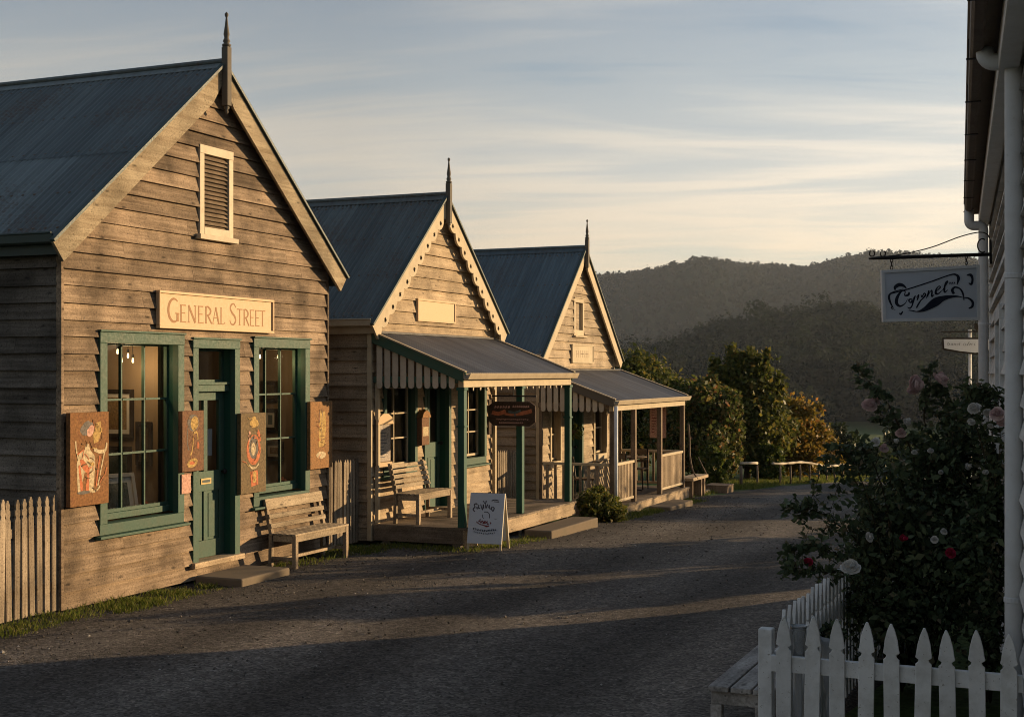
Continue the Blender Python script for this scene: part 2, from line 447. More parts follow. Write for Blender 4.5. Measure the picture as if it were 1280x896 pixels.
M['inside_dark'] = paint('dim room lining', (0.12, 0.095, 0.07), 0.85, 0.3, (0.06, 0.05, 0.04), 2.0)
M['floor_in'] = wood('shop floor boards', (0.20, 0.13, 0.08), (0.10, 0.06, 0.04), 'x')
M['brass'] = paint('brass', (0.55, 0.38, 0.13), 0.35, 0.3, (0.2, 0.13, 0.05), 9.0, 0.8)
M['bench'] = wood('silvered bench timber', (0.45, 0.36, 0.25), (0.27, 0.21, 0.14), 'y', vary=0.35, blotch=0.4)
M['bench_leg'] = wood('bench leg timber', (0.42, 0.33, 0.23), (0.25, 0.19, 0.13), 'z', vary=0.35, blotch=0.4)
M['deck'] = wood('deck boards', (0.30, 0.24, 0.18), (0.16, 0.125, 0.09), 'x', vary=0.5, blotch=0.5)
M['fascia'] = wood('deck fascia timber', (0.52, 0.40, 0.27), (0.32, 0.24, 0.155), 'y', vary=0.3)
M['picket'] = wood('bare grey pickets', (0.37, 0.30, 0.22), (0.20, 0.155, 0.11), 'z', grain=34, vary=0.5, blotch=0.4)
M['post_brown'] = wood('brown verandah posts', (0.27, 0.205, 0.145), (0.15, 0.11, 0.075), 'z', vary=0.3)
M['rail_tan'] = wood('tan balusters', (0.42, 0.33, 0.23), (0.25, 0.19, 0.13), 'z', vary=0.35)
M['valance'] = paint('grey cream valance paint', (0.50, 0.44, 0.35), 0.65, 0.45, (0.25, 0.2, 0.15), 7.0, 0.3, 0.15, 0.3)
M['white'] = paint('white picket paint', (0.70, 0.70, 0.69), 0.6, 0.65, (0.30, 0.28, 0.24), 7.0, 0.35, 0.3, 0.85)
M['white_wall'] = wood('white painted boards', (0.66, 0.65, 0.62), (0.48, 0.46, 0.43), 'y', vary=0.15, blotch=0.25, grain=18, bump=0.25, knots=False)
M['pipe'] = paint('pale grey pipe paint', (0.60, 0.61, 0.62), 0.45, 0.35, (0.33, 0.31, 0.28), 5.0, 0.4, 0.06, 0.2)
M['gutter_rust'] = paint('rusting gutter paint', (0.16, 0.125, 0.10), 0.6, 0.6, (0.09, 0.055, 0.035), 6.0, 0.3, 0.2, 0.3)
M['soffit'] = paint('brown soffit boards', (0.20, 0.15, 0.11), 0.75, 0.4)
M['iron'] = paint('black wrought iron', (0.018, 0.017, 0.016), 0.5, 0.3, (0.04, 0.025, 0.015), 10.0, 0.4)
M['concrete'] = paint('old concrete', (0.17, 0.135, 0.10), 0.9, 0.6, (0.12, 0.11, 0.08), 7.0, 0.2, 0.5)
M['stone'] = paint('dark stone footing', (0.14, 0.12, 0.10), 0.9, 0.6, (0.07, 0.065, 0.05), 5.0, 0.2, 0.6)
M['sign_cream'] = paint('cream sign board', (0.52, 0.375, 0.225), 0.5, 0.4, (0.52, 0.36, 0.21), 4.0, 0.3, 0.1, 0.3)
M['sign_letter'] = paint('tan sign lettering', (0.27, 0.13, 0.048), 0.55, 0.3, (0.45, 0.28, 0.14), 9.0)
M['sign_white'] = paint('white sign board', (0.46, 0.50, 0.56), 0.5, 0.25, (0.40, 0.41, 0.43), 3.0, 0.3, 0.06, 0.1)
M['ink'] = plain('blue black lettering', (0.012, 0.016, 0.028), 0.5)
M['maroon'] = plain('maroon lettering', (0.16, 0.03, 0.035), 0.6)
M['ink_soft'] = plain('faded lettering', (0.075, 0.07, 0.085), 0.6)
# ------------------------------------------------------------------ land
def sstep(a, b, x):
    t = np.clip((x - a) / (b - a), 0, 1); return t * t * (3 - 2 * t)
GY = np.array([-40, 0, 8, 12, 16, 19, 24, 28, 36, 45, 60, 100, 140, 4000.0])
GZ = np.array([0.02, 0.0, 0.0, -0.01, -0.045, -0.10, -0.25, -0.36, -0.60, -1.00, -2.6, -8.0, -10.0, -10.0])
def gbase(y):
    # smooth the joints of the profile
    return (np.interp(y - 1.2, GY, GZ) + np.interp(y, GY, GZ) * 2 + np.interp(y + 1.2, GY, GZ)) / 4
def ground_z(x, y):
    x = np.asarray(x, float); y = np.asarray(y, float)
    z = gbase(y) + 0.17 * sstep(-4.5, -1.4, x) * (1 - sstep(22, 40, y))
    z = z + 0.012 * np.sin(x * 1.7 + y * 0.6) * np.sin(y * 0.9 - x * 0.4)
    return z
def gz(x, y): return float(ground_z(x, y))

def skyline(u, pts, dist):
    us = [p[0] for p in pts]; vs = [p[1] for p in pts]
    return (465 - np.interp(u, us, vs)) / 1684.0 * dist + CAM_Z
WOOD_PTS = [(-2500, 400), (-900, 440), (0, 430), (500, 452), (780, 434), (850, 416), (900, 399), (960, 386), (1000, 380), (1060, 374), (1110, 380), (1230, 384), (1500, 372), (3000, 390), (5000, 420)]
MOUNT_PTS = [(-3000, 380), (-1000, 350), (0, 372), (400, 356), (748, 341), (800, 339), (850, 335), (900, 332), (960, 338), (1010, 341), (1050, 333), (1090, 324), (1140, 326), (1230, 332), (1400, 318), (2200, 345), (5000, 380)]
def hill_z(rho, phi):
    """ground height of the hills at distance rho, angle phi right of the view axis"""
    c = np.maximum(np.cos(phi), 0.12)
    u = 640 + 1684 * np.tan(np.clip(phi, -1.25, 1.25))
    w = skyline(u, WOOD_PTS, 520 * c) - 18.5
    m = skyline(u, MOUNT_PTS, 1500 * c) - 9.5
    # folds that run down the slopes
    fold = np.sin(phi * 47 + 1.3) * 0.6 + np.sin(phi * 103) * 0.35 + np.sin(phi * 23 + rho * 0.004)
    z = -10 + (np.maximum(w, -6) + 10) * sstep(325, 520, rho)
    z = z - np.maximum(w + 6, 3) * 0.5 * sstep(560, 760, rho)
    zm = (m + 4) * sstep(760, 1500, rho) ** 0.9 + fold * 7 * sstep(800, 1150, rho) * (1 - sstep(1250, 1480, rho))
    z = z + zm * sstep(760, 900, rho) - 60 * sstep(1600, 2100, rho)
    return z

def build_ground():
    rad = np.concatenate([np.linspace(0.5, 60, 100), np.linspace(63, 140, 26), np.linspace(150, 330, 24), np.linspace(340, 760, 44), np.linspace(785, 1600, 50), np.linspace(1660, 2150, 8)])
    na = 420
    # finer where the photograph looks
    ang = np.concatenate([np.linspace(-math.pi, -0.55, 90, endpoint=False), np.linspace(-0.55, 0.55, 240, endpoint=False), np.linspace(0.55, math.pi, 90, endpoint=False)])
    P, A = np.meshgrid(rad, ang, indexing='ij')
    X = P * np.sin(A - HEAD + 0.0); Y = P * np.cos(A - HEAD)
    near = ground_z(X, Y)
    far = -10 * sstep(-30, 30, Y * 1.0 + P * 0.15)
    z = near * (1 - sstep(110, 150, P)) + far * sstep(110, 150, P)
    hz = hill_z(P, A)
    k = sstep(300, 340, P)
    z = z * (1 - k) + hz * k
    v = np.stack([X, Y, z], -1).reshape(-1, 3)
    nR, nA = P.shape
    i, j = np.meshgrid(np.arange(nR - 1), np.arange(nA), indexing='ij'); j2 = (j + 1) % nA
    f = np.stack([i * nA + j, (i + 1) * nA + j, (i + 1) * nA + j2, i * nA + j2], -1).reshape(-1, 4)
    c0 = len(v); v = np.concatenate([v, [[0, 0, float(ground_z(0, 0))]]])
    tri = [(int(c0), int(a), int((a + 1) % nA)) for a in range(nA)]
    m, nn, ll, p, out = new_mat('earth and grass')
    tc = nn.new('ShaderNodeTexCoord')
    n1 = nn.new('ShaderNodeTexNoise'); n1.inputs['Scale'].default_value = 0.35; n1.inputs['Detail'].default_value = 8; ll.new(tc.outputs['Object'], n1.inputs[0])
    n2 = nn.new('ShaderNodeTexNoise'); n2.inputs['Scale'].default_value = 14; n2.inputs['Detail'].default_value = 6; ll.new(tc.outputs['Object'], n2.inputs[0])
    c = ramp_n(nn, ll, n1.outputs[0], [(0.35, (0.055, 0.085, 0.024)), (0.55, (0.072, 0.105, 0.032)), (0.7, (0.09, 0.095, 0.045))])
    s = ramp_n(nn, ll, n2.outputs[0], [(0.3, 0.6), (0.7, 1.2)])
    ll.new(mix_n(nn, ll, 1.0, c, s, 'MULTIPLY'), p.inputs['Base Color']); p.inputs['Roughness'].default_value = 0.95; p.inputs['Specular IOR Level'].default_value = 0.1
    bp = nn.new('ShaderNodeBump'); bp.inputs['Strength'].default_value = 0.7; bp.inputs['Distance'].default_value = 0.05; ll.new(n2.outputs[0], bp.inputs['Height']); ll.new(bp.outputs[0], p.inputs['Normal'])
    cut = int(np.searchsorted(rad, 338.0))
    near_f = f[: (cut) * nA]; far_f = f[(cut) * nA:]
    o = np_mesh('ground', v, [tuple(q) for q in near_f.tolist()] + tri, m, smooth=True)
    tag(o, kind='structure')
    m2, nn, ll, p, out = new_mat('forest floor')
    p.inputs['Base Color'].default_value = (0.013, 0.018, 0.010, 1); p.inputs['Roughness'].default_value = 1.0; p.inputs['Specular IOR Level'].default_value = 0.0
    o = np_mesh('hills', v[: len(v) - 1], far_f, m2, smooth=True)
    tag(o, kind='structure')
build_ground()

def gravel_mat():
    m, nn, ll, p, out = new_mat('dark crushed gravel')
    tc = nn.new('ShaderNodeTexCoord')
    vo = nn.new('ShaderNodeTexVoronoi'); vo.inputs['Scale'].default_value = 46; ll.new(tc.outputs['Object'], vo.inputs[0])
    vo2 = nn.new('ShaderNodeTexVoronoi'); vo2.inputs['Scale'].default_value = 90; ll.new(tc.outputs['Object'], vo2.inputs[0])
    n1 = nn.new('ShaderNodeTexNoise'); n1.inputs['Scale'].default_value = 0.5; n1.inputs['Detail'].default_value = 7; n1.inputs['Roughness'].default_value = 0.6
    mp = nn.new('ShaderNodeMapping'); mp.inputs['Scale'].default_value = (1.6, 0.35, 1); ll.new(tc.outputs['Object'], mp.inputs[0]); ll.new(mp.outputs[0], n1.inputs[0])
    n2 = nn.new('ShaderNodeTexNoise'); n2.inputs['Scale'].default_value = 7; n2.inputs['Detail'].default_value = 7; n2.inputs['Roughness'].default_value = 0.7; ll.new(tc.outputs['Object'], n2.inputs[0])
    big = ramp_n(nn, ll, n1.outputs[0], [(0.3, (0.064, 0.056, 0.049)), (0.55, (0.102, 0.089, 0.076)), (0.72, (0.142, 0.122, 0.102))])
    sp = nn.new('ShaderNodeSeparateColor'); ll.new(vo.outputs['Color'], sp.inputs[0])
    st = ramp_n(nn, ll, sp.outputs[0], [(0.0, 0.45), (0.7, 1.05), (0.95, 1.35), (1.0, 1.8)])
    c = mix_n(nn, ll, 1.0, big, st, 'MULTIPLY')
    st2 = ramp_n(nn, ll, n2.outputs[0], [(0.3, 0.65), (0.7, 1.25)])
    c = mix_n(nn, ll, 1.0, c, st2, 'MULTIPLY')
    # wheel tracks, paler to paint in light bands too; darker between and at the sides
    sx = nn.new('ShaderNodeSeparateXYZ'); ll.new(tc.outputs['Object'], sx.inputs[0])
    nw = nn.new('ShaderNodeTexNoise'); nw.inputs['Scale'].default_value = 0.22; nw.inputs['Detail'].default_value = 3; ll.new(tc.outputs['Object'], nw.inputs[0])
    xx = math_n(nn, ll, 'MULTIPLY_ADD', nw.outputs[0], 1.4, sx.outputs[0])
    tr = math_n(nn, ll, 'PINGPONG', math_n(nn, ll, 'ADD', xx, 3.95), 0.95)
    tf = ramp_n(nn, ll, tr, [(0.10, 1.55), (0.50, 1.12), (0.85, 0.82)])
    edge = ramp_n(nn, ll, math_n(nn, ll, 'MULTIPLY_ADD', xx, 0.1, 1.0), [(0.13, 0.62), (0.30, 1.0), (0.78, 1.0), (0.9, 0.7)])
    c = mix_n(nn, ll, 1.0, c, tf, 'MULTIPLY'); c = mix_n(nn, ll, 1.0, c, edge, 'MULTIPLY')
    ll.new(c, p.inputs['Base Color']); p.inputs['Roughness'].default_value = 0.95; p.inputs['Specular IOR Level'].default_value = 0.12
    h1 = ramp_n(nn, ll, vo.outputs['Distance'], [(0.0, 1.0), (0.6, 0.0)])
    h2 = ramp_n(nn, ll, vo2.outputs['Distance'], [(0.0, 0.4), (0.6, 0.0)])
    h = math_n(nn, ll, 'ADD', h1, h2)
    h = math_n(nn, ll, 'MULTIPLY_ADD', n2.outputs[0], 1.6, h)
    bp = nn.new('ShaderNodeBump'); bp.inputs['Strength'].default_value = 0.5; bp.inputs['Distance'].default_value = 0.013; ll.new(h, bp.inputs['Height']); ll.new(bp.outputs[0], p.inputs['Normal'])
    return m
M['gravel'] = gravel_mat()

def road_left(y):
    base = np.interp(y, [-20, 8, 16.3, 16.8, 21.2, 22.3, 28.0, 29.5, 33, 38, 44, 52], [-9.75, -9.75, -9.75, -9.4, -8.6, -8.2, -7.95, -8.05, -7.75, -6.85, -5.2, -2.6])
    return base + 0.10 * np.sin(y * 2.1) + 0.06 * np.sin(y * 5.3 + 1)
def road_right(y):
    return np.interp(y, [-20, 10, 15, 24, 34, 44, 52], [-1.3, -1.35, -1.6, -1.7, -1.8, -0.4, 3.0]) + 0.1 * np.sin(y * 1.3)
def build_road():
    ys = np.concatenate([np.arange(-18, 48.01, 0.3)]); K = 46
    v = np.zeros((len(ys), K, 3))
    for i, y in enumerate(ys):
        l, r = float(road_left(y)), float(road_right(y))
        xs = np.linspace(l, r, K)
        rut = -0.012 * np.exp(-((xs + 3.6) / 0.5) ** 2) - 0.012 * np.exp(-((xs + 5.6) / 0.5) ** 2) + 0.008 * np.exp(-((xs + 4.6) / 0.7) ** 2)
        wob = 0.007 * np.sin(xs * 3.1 + y * 1.1) * np.sin(y * 2.3 - xs)
        z = ground_z(xs, np.full(K, y)) + 0.022 + rut + wob
        z[0] -= 0.03; z[-1] -= 0.03
        v[i, :, 0] = xs; v[i, :, 1] = y; v[i, :, 2] = z
    n = len(ys)
    i, j = np.meshgrid(np.arange(n - 1), np.arange(K - 1), indexing='ij')
    f = np.stack([i * K + j, i * K + j + 1, (i + 1) * K + j + 1, (i + 1) * K + j], -1).reshape(-1, 4)
    o = np_mesh('gravel_road', v.reshape(-1, 3), f, M['gravel'], smooth=True)
    tag(o, kind='structure')
build_road()

# loose stones lying along the verge and scattered over the road
def build_pebbles():
    n = 6500
    y = nr.uniform(8.5, 30, n) ** 1.0
    t = nr.beta(0.55, 1.2, n)
    x = road_left(y) + 0.1 + t * 6.5
    s = nr.uniform(0.005, 0.015, n) * np.where(nr.random(n) < 0.05, 1.7, 1)
    base = np.array([[1, 0, 0], [0, 1, 0], [-1, 0, 0], [0, -1, 0], [0, 0, 0.75], [0, 0, -0.6]], float)
    jit = nr.uniform(0.65, 1.25, (n, 6, 1))
    a = nr.uniform(0, 6.28, n); ca, sa = np.cos(a), np.sin(a)
    b = base[None] * jit * s[:, None, None] * np.array([1.3, 0.9, 1.0])
    vx = b[..., 0] * ca[:, None] - b[..., 1] * sa[:, None]; vy = b[..., 0] * sa[:, None] + b[..., 1] * ca[:, None]
    z = ground_z(x, y) + 0.024
    v = np.stack([vx + x[:, None], vy + y[:, None], b[..., 2] + z[:, None] + s[:, None] * 0.25], -1)
    fc = np.array([[0, 1, 4], [1, 2, 4], [2, 3, 4], [3, 0, 4], [1, 0, 5], [2, 1, 5], [3, 2, 5], [0, 3, 5]])
    f = (fc[None] + (np.arange(n) * 6)[:, None, None]).reshape(-1, 3)
    m = leaf_mat('loose stones', [(0.0, (0.045, 0.042, 0.038)), (0.6, (0.11, 0.095, 0.08)), (0.93, (0.16, 0.14, 0.12)), (1.0, (0.36, 0.34, 0.31))], 0.0, 0.9)
    o = np_mesh('loose_gravel', v.reshape(-1, 3), f, m, rnd=np.repeat(nr.random(n), 8))
    tag(o, kind='stuff')
build_pebbles()

# ------------------------------------------------------------------ foliage helpers
def leaf_faces(cen, size, nrm=None, aspect=0.6, fold=0.0):
    """diamond leaves: cen (n,3), size (n,), random turn, tilted about nrm"""
    n = len(cen)
    d = nr.normal(size=(n, 3))
    if nrm is not None: d = d * 0.75 + nrm
    d /= np.linalg.norm(d, axis=1, keepdims=True) + 1e-9
    t = nr.normal(size=(n, 3)); t -= d * (t * d).sum(1, keepdims=True); t /= np.linalg.norm(t, axis=1, keepdims=True) + 1e-9
    b = np.cross(d, t)
    s = size[:, None]
    v = np.stack([cen - t * s, cen + b * s * aspect - t * s * 0.1 + d * s * fold, cen + t * s, cen - b * s * aspect - t * s * 0.1 + d * s * fold], 1)
    f = np.arange(n * 4).reshape(n, 4)
    return v.reshape(-1, 3), f

def blob_leaves(blobs, n, size, shell=0.5, aspect=0.6):
    """blobs: list of (centre, radii) ; leaves spread near their skins"""
    vol = np.array([r[0] * r[1] + r[1] * r[2] + r[0] * r[2] for c, r in blobs]); vol = vol / vol.sum()
    cnt = nr.multinomial(n, vol)
    P, D = [], []
    for (c, r), k in zip(blobs, cnt):
        d = nr.normal(size=(k, 3)); d /= np.linalg.norm(d, axis=1, keepdims=True) + 1e-9
        q = shell + (1 - shell) * nr.random(k) ** 0.6
        q = q * (1 + 0.22 * nr.normal(size=k))
        P.append(np.array(c) + d * np.array(r) * q[:, None]); D.append(d)
    P = np.concatenate(P); D = np.concatenate(D)
    s = size * nr.uniform(0.45, 1.6, len(P))
    v, f = leaf_faces(P, s, D * 0.5 + np.array([0, 0, 0.25]), aspect)
    return v, f, P

def crown_blobs(w, h, z0, k, seed, top=1.0, small=0.30):
    r = random.Random(seed); out = []
    for i in range(k):
        t = (i + 0.5) / k
        zz = z0 + h * (0.12 + 0.82 * t)
        prof = math.sin(math.pi * min(1, 0.16 + 0.80 * t)) ** 0.7 * (1 - (1 - top) * t)
        a = i * 2.4 + r.uniform(-0.5, 0.5); q = prof * w * r.uniform(0.35, 0.78)
        s = w * small * r.uniform(0.75, 1.35)
        out.append(((q * math.cos(a), q * math.sin(a), zz), (s, s, s * r.uniform(0.75, 1.1))))
    return out

def tree(name, label, cat, loc, w, h, z0, n, size, mat, seed, k=22, top=0.6, group=None, trunk_r=0.09, small=0.3, extra=()):
    t = thing(name, loc, label, cat, group)
    blobs = crown_blobs(w, h - z0, z0, k, seed, top, small) + list(extra)
    rs = random.Random(seed + 77); tops = []
    for j in range(20):   # leading shoots that break the outline
        c, q = rs.choice(blobs[len(blobs) // 3:]); a = rs.uniform(0, 6.28); s_ = q[0] * rs.uniform(0.7, 1.15)
        e = q[0] * rs.uniform(0.16, 0.30); tops.append(((c[0] + s_ * math.cos(a), c[1] + s_ * math.sin(a), c[2] + q[2] * rs.uniform(0.3, 1.0)), (e, e, e * rs.uniform(1.2, 2.6))))
    v, f, P = blob_leaves(blobs + tops, n, size, 0.15)
    keep_rnd = nr.random(len(f))
    np_mesh('crown', v, f, mat, t, rnd=keep_rnd)
    mb = MB(); r = random.Random(seed + 5)
    mb.tube([(0, 0, -0.15), (0.03, 0.02, h * 0.25), (0.06, -0.03, h * 0.55), (0.03, 0.0, h * 0.85)], [trunk_r, trunk_r * 0.8, trunk_r * 0.5, trunk_r * 0.15], 7)
    for c, rr in blobs[:: 2]:
        zb = max(0.12 * h, c[2] * r.uniform(0.35, 0.6))
        mid = (c[0] * 0.45, c[1] * 0.45, (zb + c[2]) / 2 + 0.05 * h)
        mb.tube([(0.02, 0.0, zb), mid, c], [trunk_r * 0.42, trunk_r * 0.28, trunk_r * 0.08], 5)
    mb.build('trunk', M['bark'], t, smooth=True)
    return t

M['bark'] = wood('grey brown bark', (0.13, 0.10, 0.075), (0.055, 0.042, 0.032), 'z', grain=14, bump=0.8, knots=False)
M['leaf_green'] = leaf_mat('mid green leaves', [(0.0, (0.035, 0.058, 0.012)), (0.6, (0.08, 0.105, 0.022)), (0.9, (0.13, 0.145, 0.03)), (1.0, (0.22, 0.17, 0.04))], 0.45)
M['leaf_olive'] = leaf_mat('olive leaves', [(0.0, (0.042, 0.055, 0.012)), (0.6, (0.095, 0.105, 0.022)), (0.9, (0.17, 0.15, 0.03)), (1.0, (0.24, 0.15, 0.04))], 0.45)
M['leaf_autumn'] = leaf_mat('yellowing leaves', [(0.0, (0.09, 0.075, 0.014)), (0.5, (0.20, 0.145, 0.026)), (0.85, (0.30, 0.19, 0.035)), (1.0, (0.33, 0.15, 0.04))], 0.45)
M['leaf_russet'] = leaf_mat('russet tipped leaves', [(0.0, (0.040, 0.058, 0.014)), (0.6, (0.085, 0.10, 0.024)), (0.88, (0.15, 0.125, 0.035)), (1.0, (0.27, 0.12, 0.05))], 0.45)
M['leaf_dark'] = leaf_mat('dark bush leaves', [(0.0, (0.014, 0.022, 0.008)), (0.7, (0.032, 0.045, 0.015)), (1.0, (0.06, 0.07, 0.025))])
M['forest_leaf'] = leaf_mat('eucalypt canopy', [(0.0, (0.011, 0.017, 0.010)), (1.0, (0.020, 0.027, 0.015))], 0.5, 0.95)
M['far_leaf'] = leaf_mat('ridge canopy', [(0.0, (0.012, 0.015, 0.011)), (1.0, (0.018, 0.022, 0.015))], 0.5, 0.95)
M['grass'] = leaf_mat('verge grass blades', [(0.0, (0.06, 0.085, 0.014)), (0.6, (0.13, 0.165, 0.03)), (1.0, (0.25, 0.22, 0.07))], 0.5, 0.6)

# ------------------------------------------------------------------ forest on the hills
def forest(name, mat, count, rho0, rho1, ph0, ph1, hmin, hmax, leaves, leaf, ridge=None, seed=1, zfun=None):
    g = np.random.default_rng(seed)
    u = g.random(count)
    rho = np.sqrt(rho0 ** 2 + (rho1 ** 2 - rho0 ** 2) * u)
    if ridge is not None:
        k = g.random(count) < 0.35
        rho = np.where(k, ridge + g.normal(0, 14 if ridge < 1000 else 30, count), rho)
    ph = g.uniform(ph0, ph1, count)
    x = rho * np.sin(ph - HEAD); y = rho * np.cos(ph - HEAD)
    z = (hill_z(rho, ph) if zfun is None else zfun(x, y)) - 0.5
    h = g.uniform(hmin, hmax, count) * np.where(g.random(count) < 0.06, 1.25, 1.0); w = h * g.uniform(0.26, 0.42, count)
    n = count * leaves
    # every tree: four lobes with leaf clumps on their skins
    lob = g.normal(size=(count, 5, 3)); lob /= np.linalg.norm(lob, axis=2, keepdims=True)
    li = g.integers(0, 5, (count, leaves))
    lc = np.take_along_axis(lob, li[..., None].repeat(3, 2), 1)
    d = g.normal(size=(count, leaves, 3)); d /= np.linalg.norm(d, axis=2, keepdims=True)
    rel = lc * np.array([0.62, 0.62, 0.30]) + d * np.array([0.48, 0.48, 0.30]) * (0.6 + 0.4 * g.random((count, leaves, 1)))
    cx = x[:, None] + rel[..., 0] * w[:, None]; cy = y[:, None] + rel[..., 1] * w[:, None]
    cz = z[:, None] + h[:, None] * (0.64 + rel[..., 2] * 0.72)
    cen = np.stack([cx, cy, cz], -1).reshape(-1, 3)
    s = leaf * g.uniform(0.6, 1.4, n)
    v, f = leaf_faces(cen, s, d.reshape(-1, 3) * 2.6 + np.array([0, 0, 0.5]), 0.8)
    tone = np.repeat(g.random(count), leaves) * 0.75 + g.random(n) * 0.25
    o = np_mesh(name, v, f, mat, rnd=tone)
    return tag(o, kind='stuff')
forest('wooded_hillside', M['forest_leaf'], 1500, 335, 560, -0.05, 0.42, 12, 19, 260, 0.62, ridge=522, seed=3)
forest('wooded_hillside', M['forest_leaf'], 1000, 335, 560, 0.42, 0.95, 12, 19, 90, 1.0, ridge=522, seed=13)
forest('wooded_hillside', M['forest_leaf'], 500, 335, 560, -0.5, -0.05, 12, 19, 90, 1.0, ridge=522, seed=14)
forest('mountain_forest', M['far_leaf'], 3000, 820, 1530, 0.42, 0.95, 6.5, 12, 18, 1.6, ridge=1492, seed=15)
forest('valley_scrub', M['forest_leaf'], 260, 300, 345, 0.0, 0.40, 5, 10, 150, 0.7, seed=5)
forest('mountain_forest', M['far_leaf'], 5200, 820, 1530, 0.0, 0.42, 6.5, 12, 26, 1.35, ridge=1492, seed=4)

# ------------------------------------------------------------------ air
def build_haze():
    mb = MB(); mb.box(-2300, 2300, -2300, 2300, -130, 175)
    m = bpy.data.materials.new('evening haze'); m.use_nodes = True
    nn, ll = m.node_tree.nodes, m.node_tree.links; nn.clear()
    out = nn.new('ShaderNodeOutputMaterial'); vol = nn.new('ShaderNodeVolumePrincipled')
    vol.inputs['Color'].default_value = (0.74, 0.85, 1.0, 1); vol.inputs['Density'].default_value = 0.000125; vol.inputs['Anisotropy'].default_value = 0.1
    ll.new(vol.outputs[0], out.inputs['Volume'])

    o = mb.build('haze', m); tag(o, kind='stuff')

build_haze()


# ------------------------------------------------------------------ weatherboard houses
def boards(mb, za, zb, lim, openings, expo, place, seed, tb=0.043, tt=0.010, joint=(1.8, 4.2), nails=False):
    """lapped boards; lim(z) -> (left, right); openings (s0, s1, z0, z1); place(s, z, t) -> point"""
    r = random.Random(seed)
    k = 0; z = za
    while z < zb - 0.01:
        top = min(z + expo, zb)
        tone = 0.25 + 0.5 * r.random()
        sag = r.uniform(-0.004, 0.004); thick = tb * r.uniform(0.85, 1.2)
        l0, r0 = lim(z)
        js = []; s = l0 + r.uniform(0.4, joint[1])
        while s < r0: js.append(s); s += r.uniform(*joint)
        cuts = [z, top]
        for o in openings:
            for q in (o[2], o[3]):
                if z + 0.003 < q < top - 0.003: cuts.append(q)
        cuts = sorted(cuts)
        tones = [min(1, max(0, tone + r.uniform(-0.3, 0.3))) for _ in range(len(js) + 1)]
        drop = [r.uniform(-0.004, 0.002) for _ in range(len(js) + 1)]
        for c0, c1 in zip(cuts[:-1], cuts[1:]):
            la, ra = lim(c0); lb, rb = lim(c1)
            if ra - la < 0.02 and rb - lb < 0.02: continue
            segs = [((la, lb), (ra, rb))]
            for o in openings:
                if o[2] < c1 - 1e-4 and o[3] > c0 + 1e-4:
                    ns = []
                    for a, b in segs:
                        if o[0] > min(a) and o[1] < max(b):
                            ns.append((a, (o[0], o[0]))); ns.append(((o[1], o[1]), b))
                        elif o[1] <= min(a) or o[0] >= max(b): ns.append((a, b))
                        elif o[0] <= max(a): ns.append(((o[1], o[1]), b))
                        else: ns.append((a, (o[0], o[0])))
                    segs = ns
            t0 = thick + (tt - thick) * (c0 - z) / expo; t1 = thick + (tt - thick) * (c1 - z) / expo
            for a, b in segs:
                edges = [a] + [(j, j) for j in js if max(a) + 0.05 < j < min(b) - 0.05] + [b]
                for i in range(len(edges) - 1):
                    e0, e1 = edges[i], edges[i + 1]
                    g0 = 0.0015 if i > 0 else 0; g1 = 0.0015 if i < len(edges) - 2 else 0
                    midp = (e0[0] + e1[0]) / 2
                    q = sum(1 for j in js if j < midp)
                    dz = (sag + drop[q]) if c0 == z else 0
                    A = (e0[0] + g0, c0 + dz); B = (e1[0] - g1, c0 + dz); C = (e1[1] - g1, c1); D = (e0[1] + g0, c1)
                    pts = [place(A[0], A[1], t0), place(B[0], B[1], t0), place(C[0], C[1], t1), place(D[0], D[1], t1),
                           place(A[0], A[1], -0.02), place(B[0], B[1], -0.02), place(C[0], C[1], -0.02), place(D[0], D[1], -0.02)]
                    mb.mesh(pts, [(0, 1, 2, 3), (4, 5, 1, 0), (4, 0, 3, 7), (1, 5, 6, 2)], tones[q])
                    if c0 == z and c1 - c0 > 0.06 and nails:   # nail heads over the studs
                        sx = math.ceil((A[0] + 0.04) / 0.45) * 0.45
                        while sx < B[0] - 0.04:
                            if r.random() < 0.85:
                                e = 0.0055; u0 = sx + r.uniform(-.012, .012); w0 = c0 + 0.03 + r.uniform(-.004, .004); tq = t0 + (t1 - t0) * 0.03 / max(1e-3, c1 - c0) + 0.0025; ln = r.choice((0.0, 0.0, 0.02))
                                mb.mesh([place(u0 - e, w0 - e - ln, tq), place(u0 + e, w0 - e - ln, tq), place(u0 + e, w0 + e, tq), place(u0 - e, w0 + e, tq)], [(0, 1, 2, 3)], 0.0, 1)
                            sx += 0.45
        z = top; k += 1

def corrugated(mb, along, across, pt, amp=0.0095, pitch=0.078, per=6, lap=None, sheet=0.0, seed=0):
    """pt(a, c, h): a along the ridge, c 0..1 down the slope, h off the surface; ribs run down the slope"""
    r = random.Random(seed)
    a0, a1 = along; n = int((a1 - a0) / pitch * per)
    c_list = across
    for ci in range(len(c_list) - 1):
        c0, c1, lift = c_list[ci][0], c_list[ci][1], c_list[ci][2]
        b = len(mb.v); tones = []
        for i in range(n + 1):
            a = a0 + (a1 - a0) * i / n
            h = amp * math.cos(2 * math.pi * (a - a0) / pitch) + lift
            mb.v.append(tuple(pt(a, c0, h))); mb.v.append(tuple(pt(a, c1, h)))
        width = 0.762; tone = {}
        for i in range(n):
            q = int(((a1 - a0) * i / n) / width)
            if q not in tone: tone[q] = r.random()
            mb.f.append((b + 2 * i, b + 2 * i + 1, b + 2 * i + 3, b + 2 * i + 2)); mb.m.append(0); mb.r.append(tone[q])

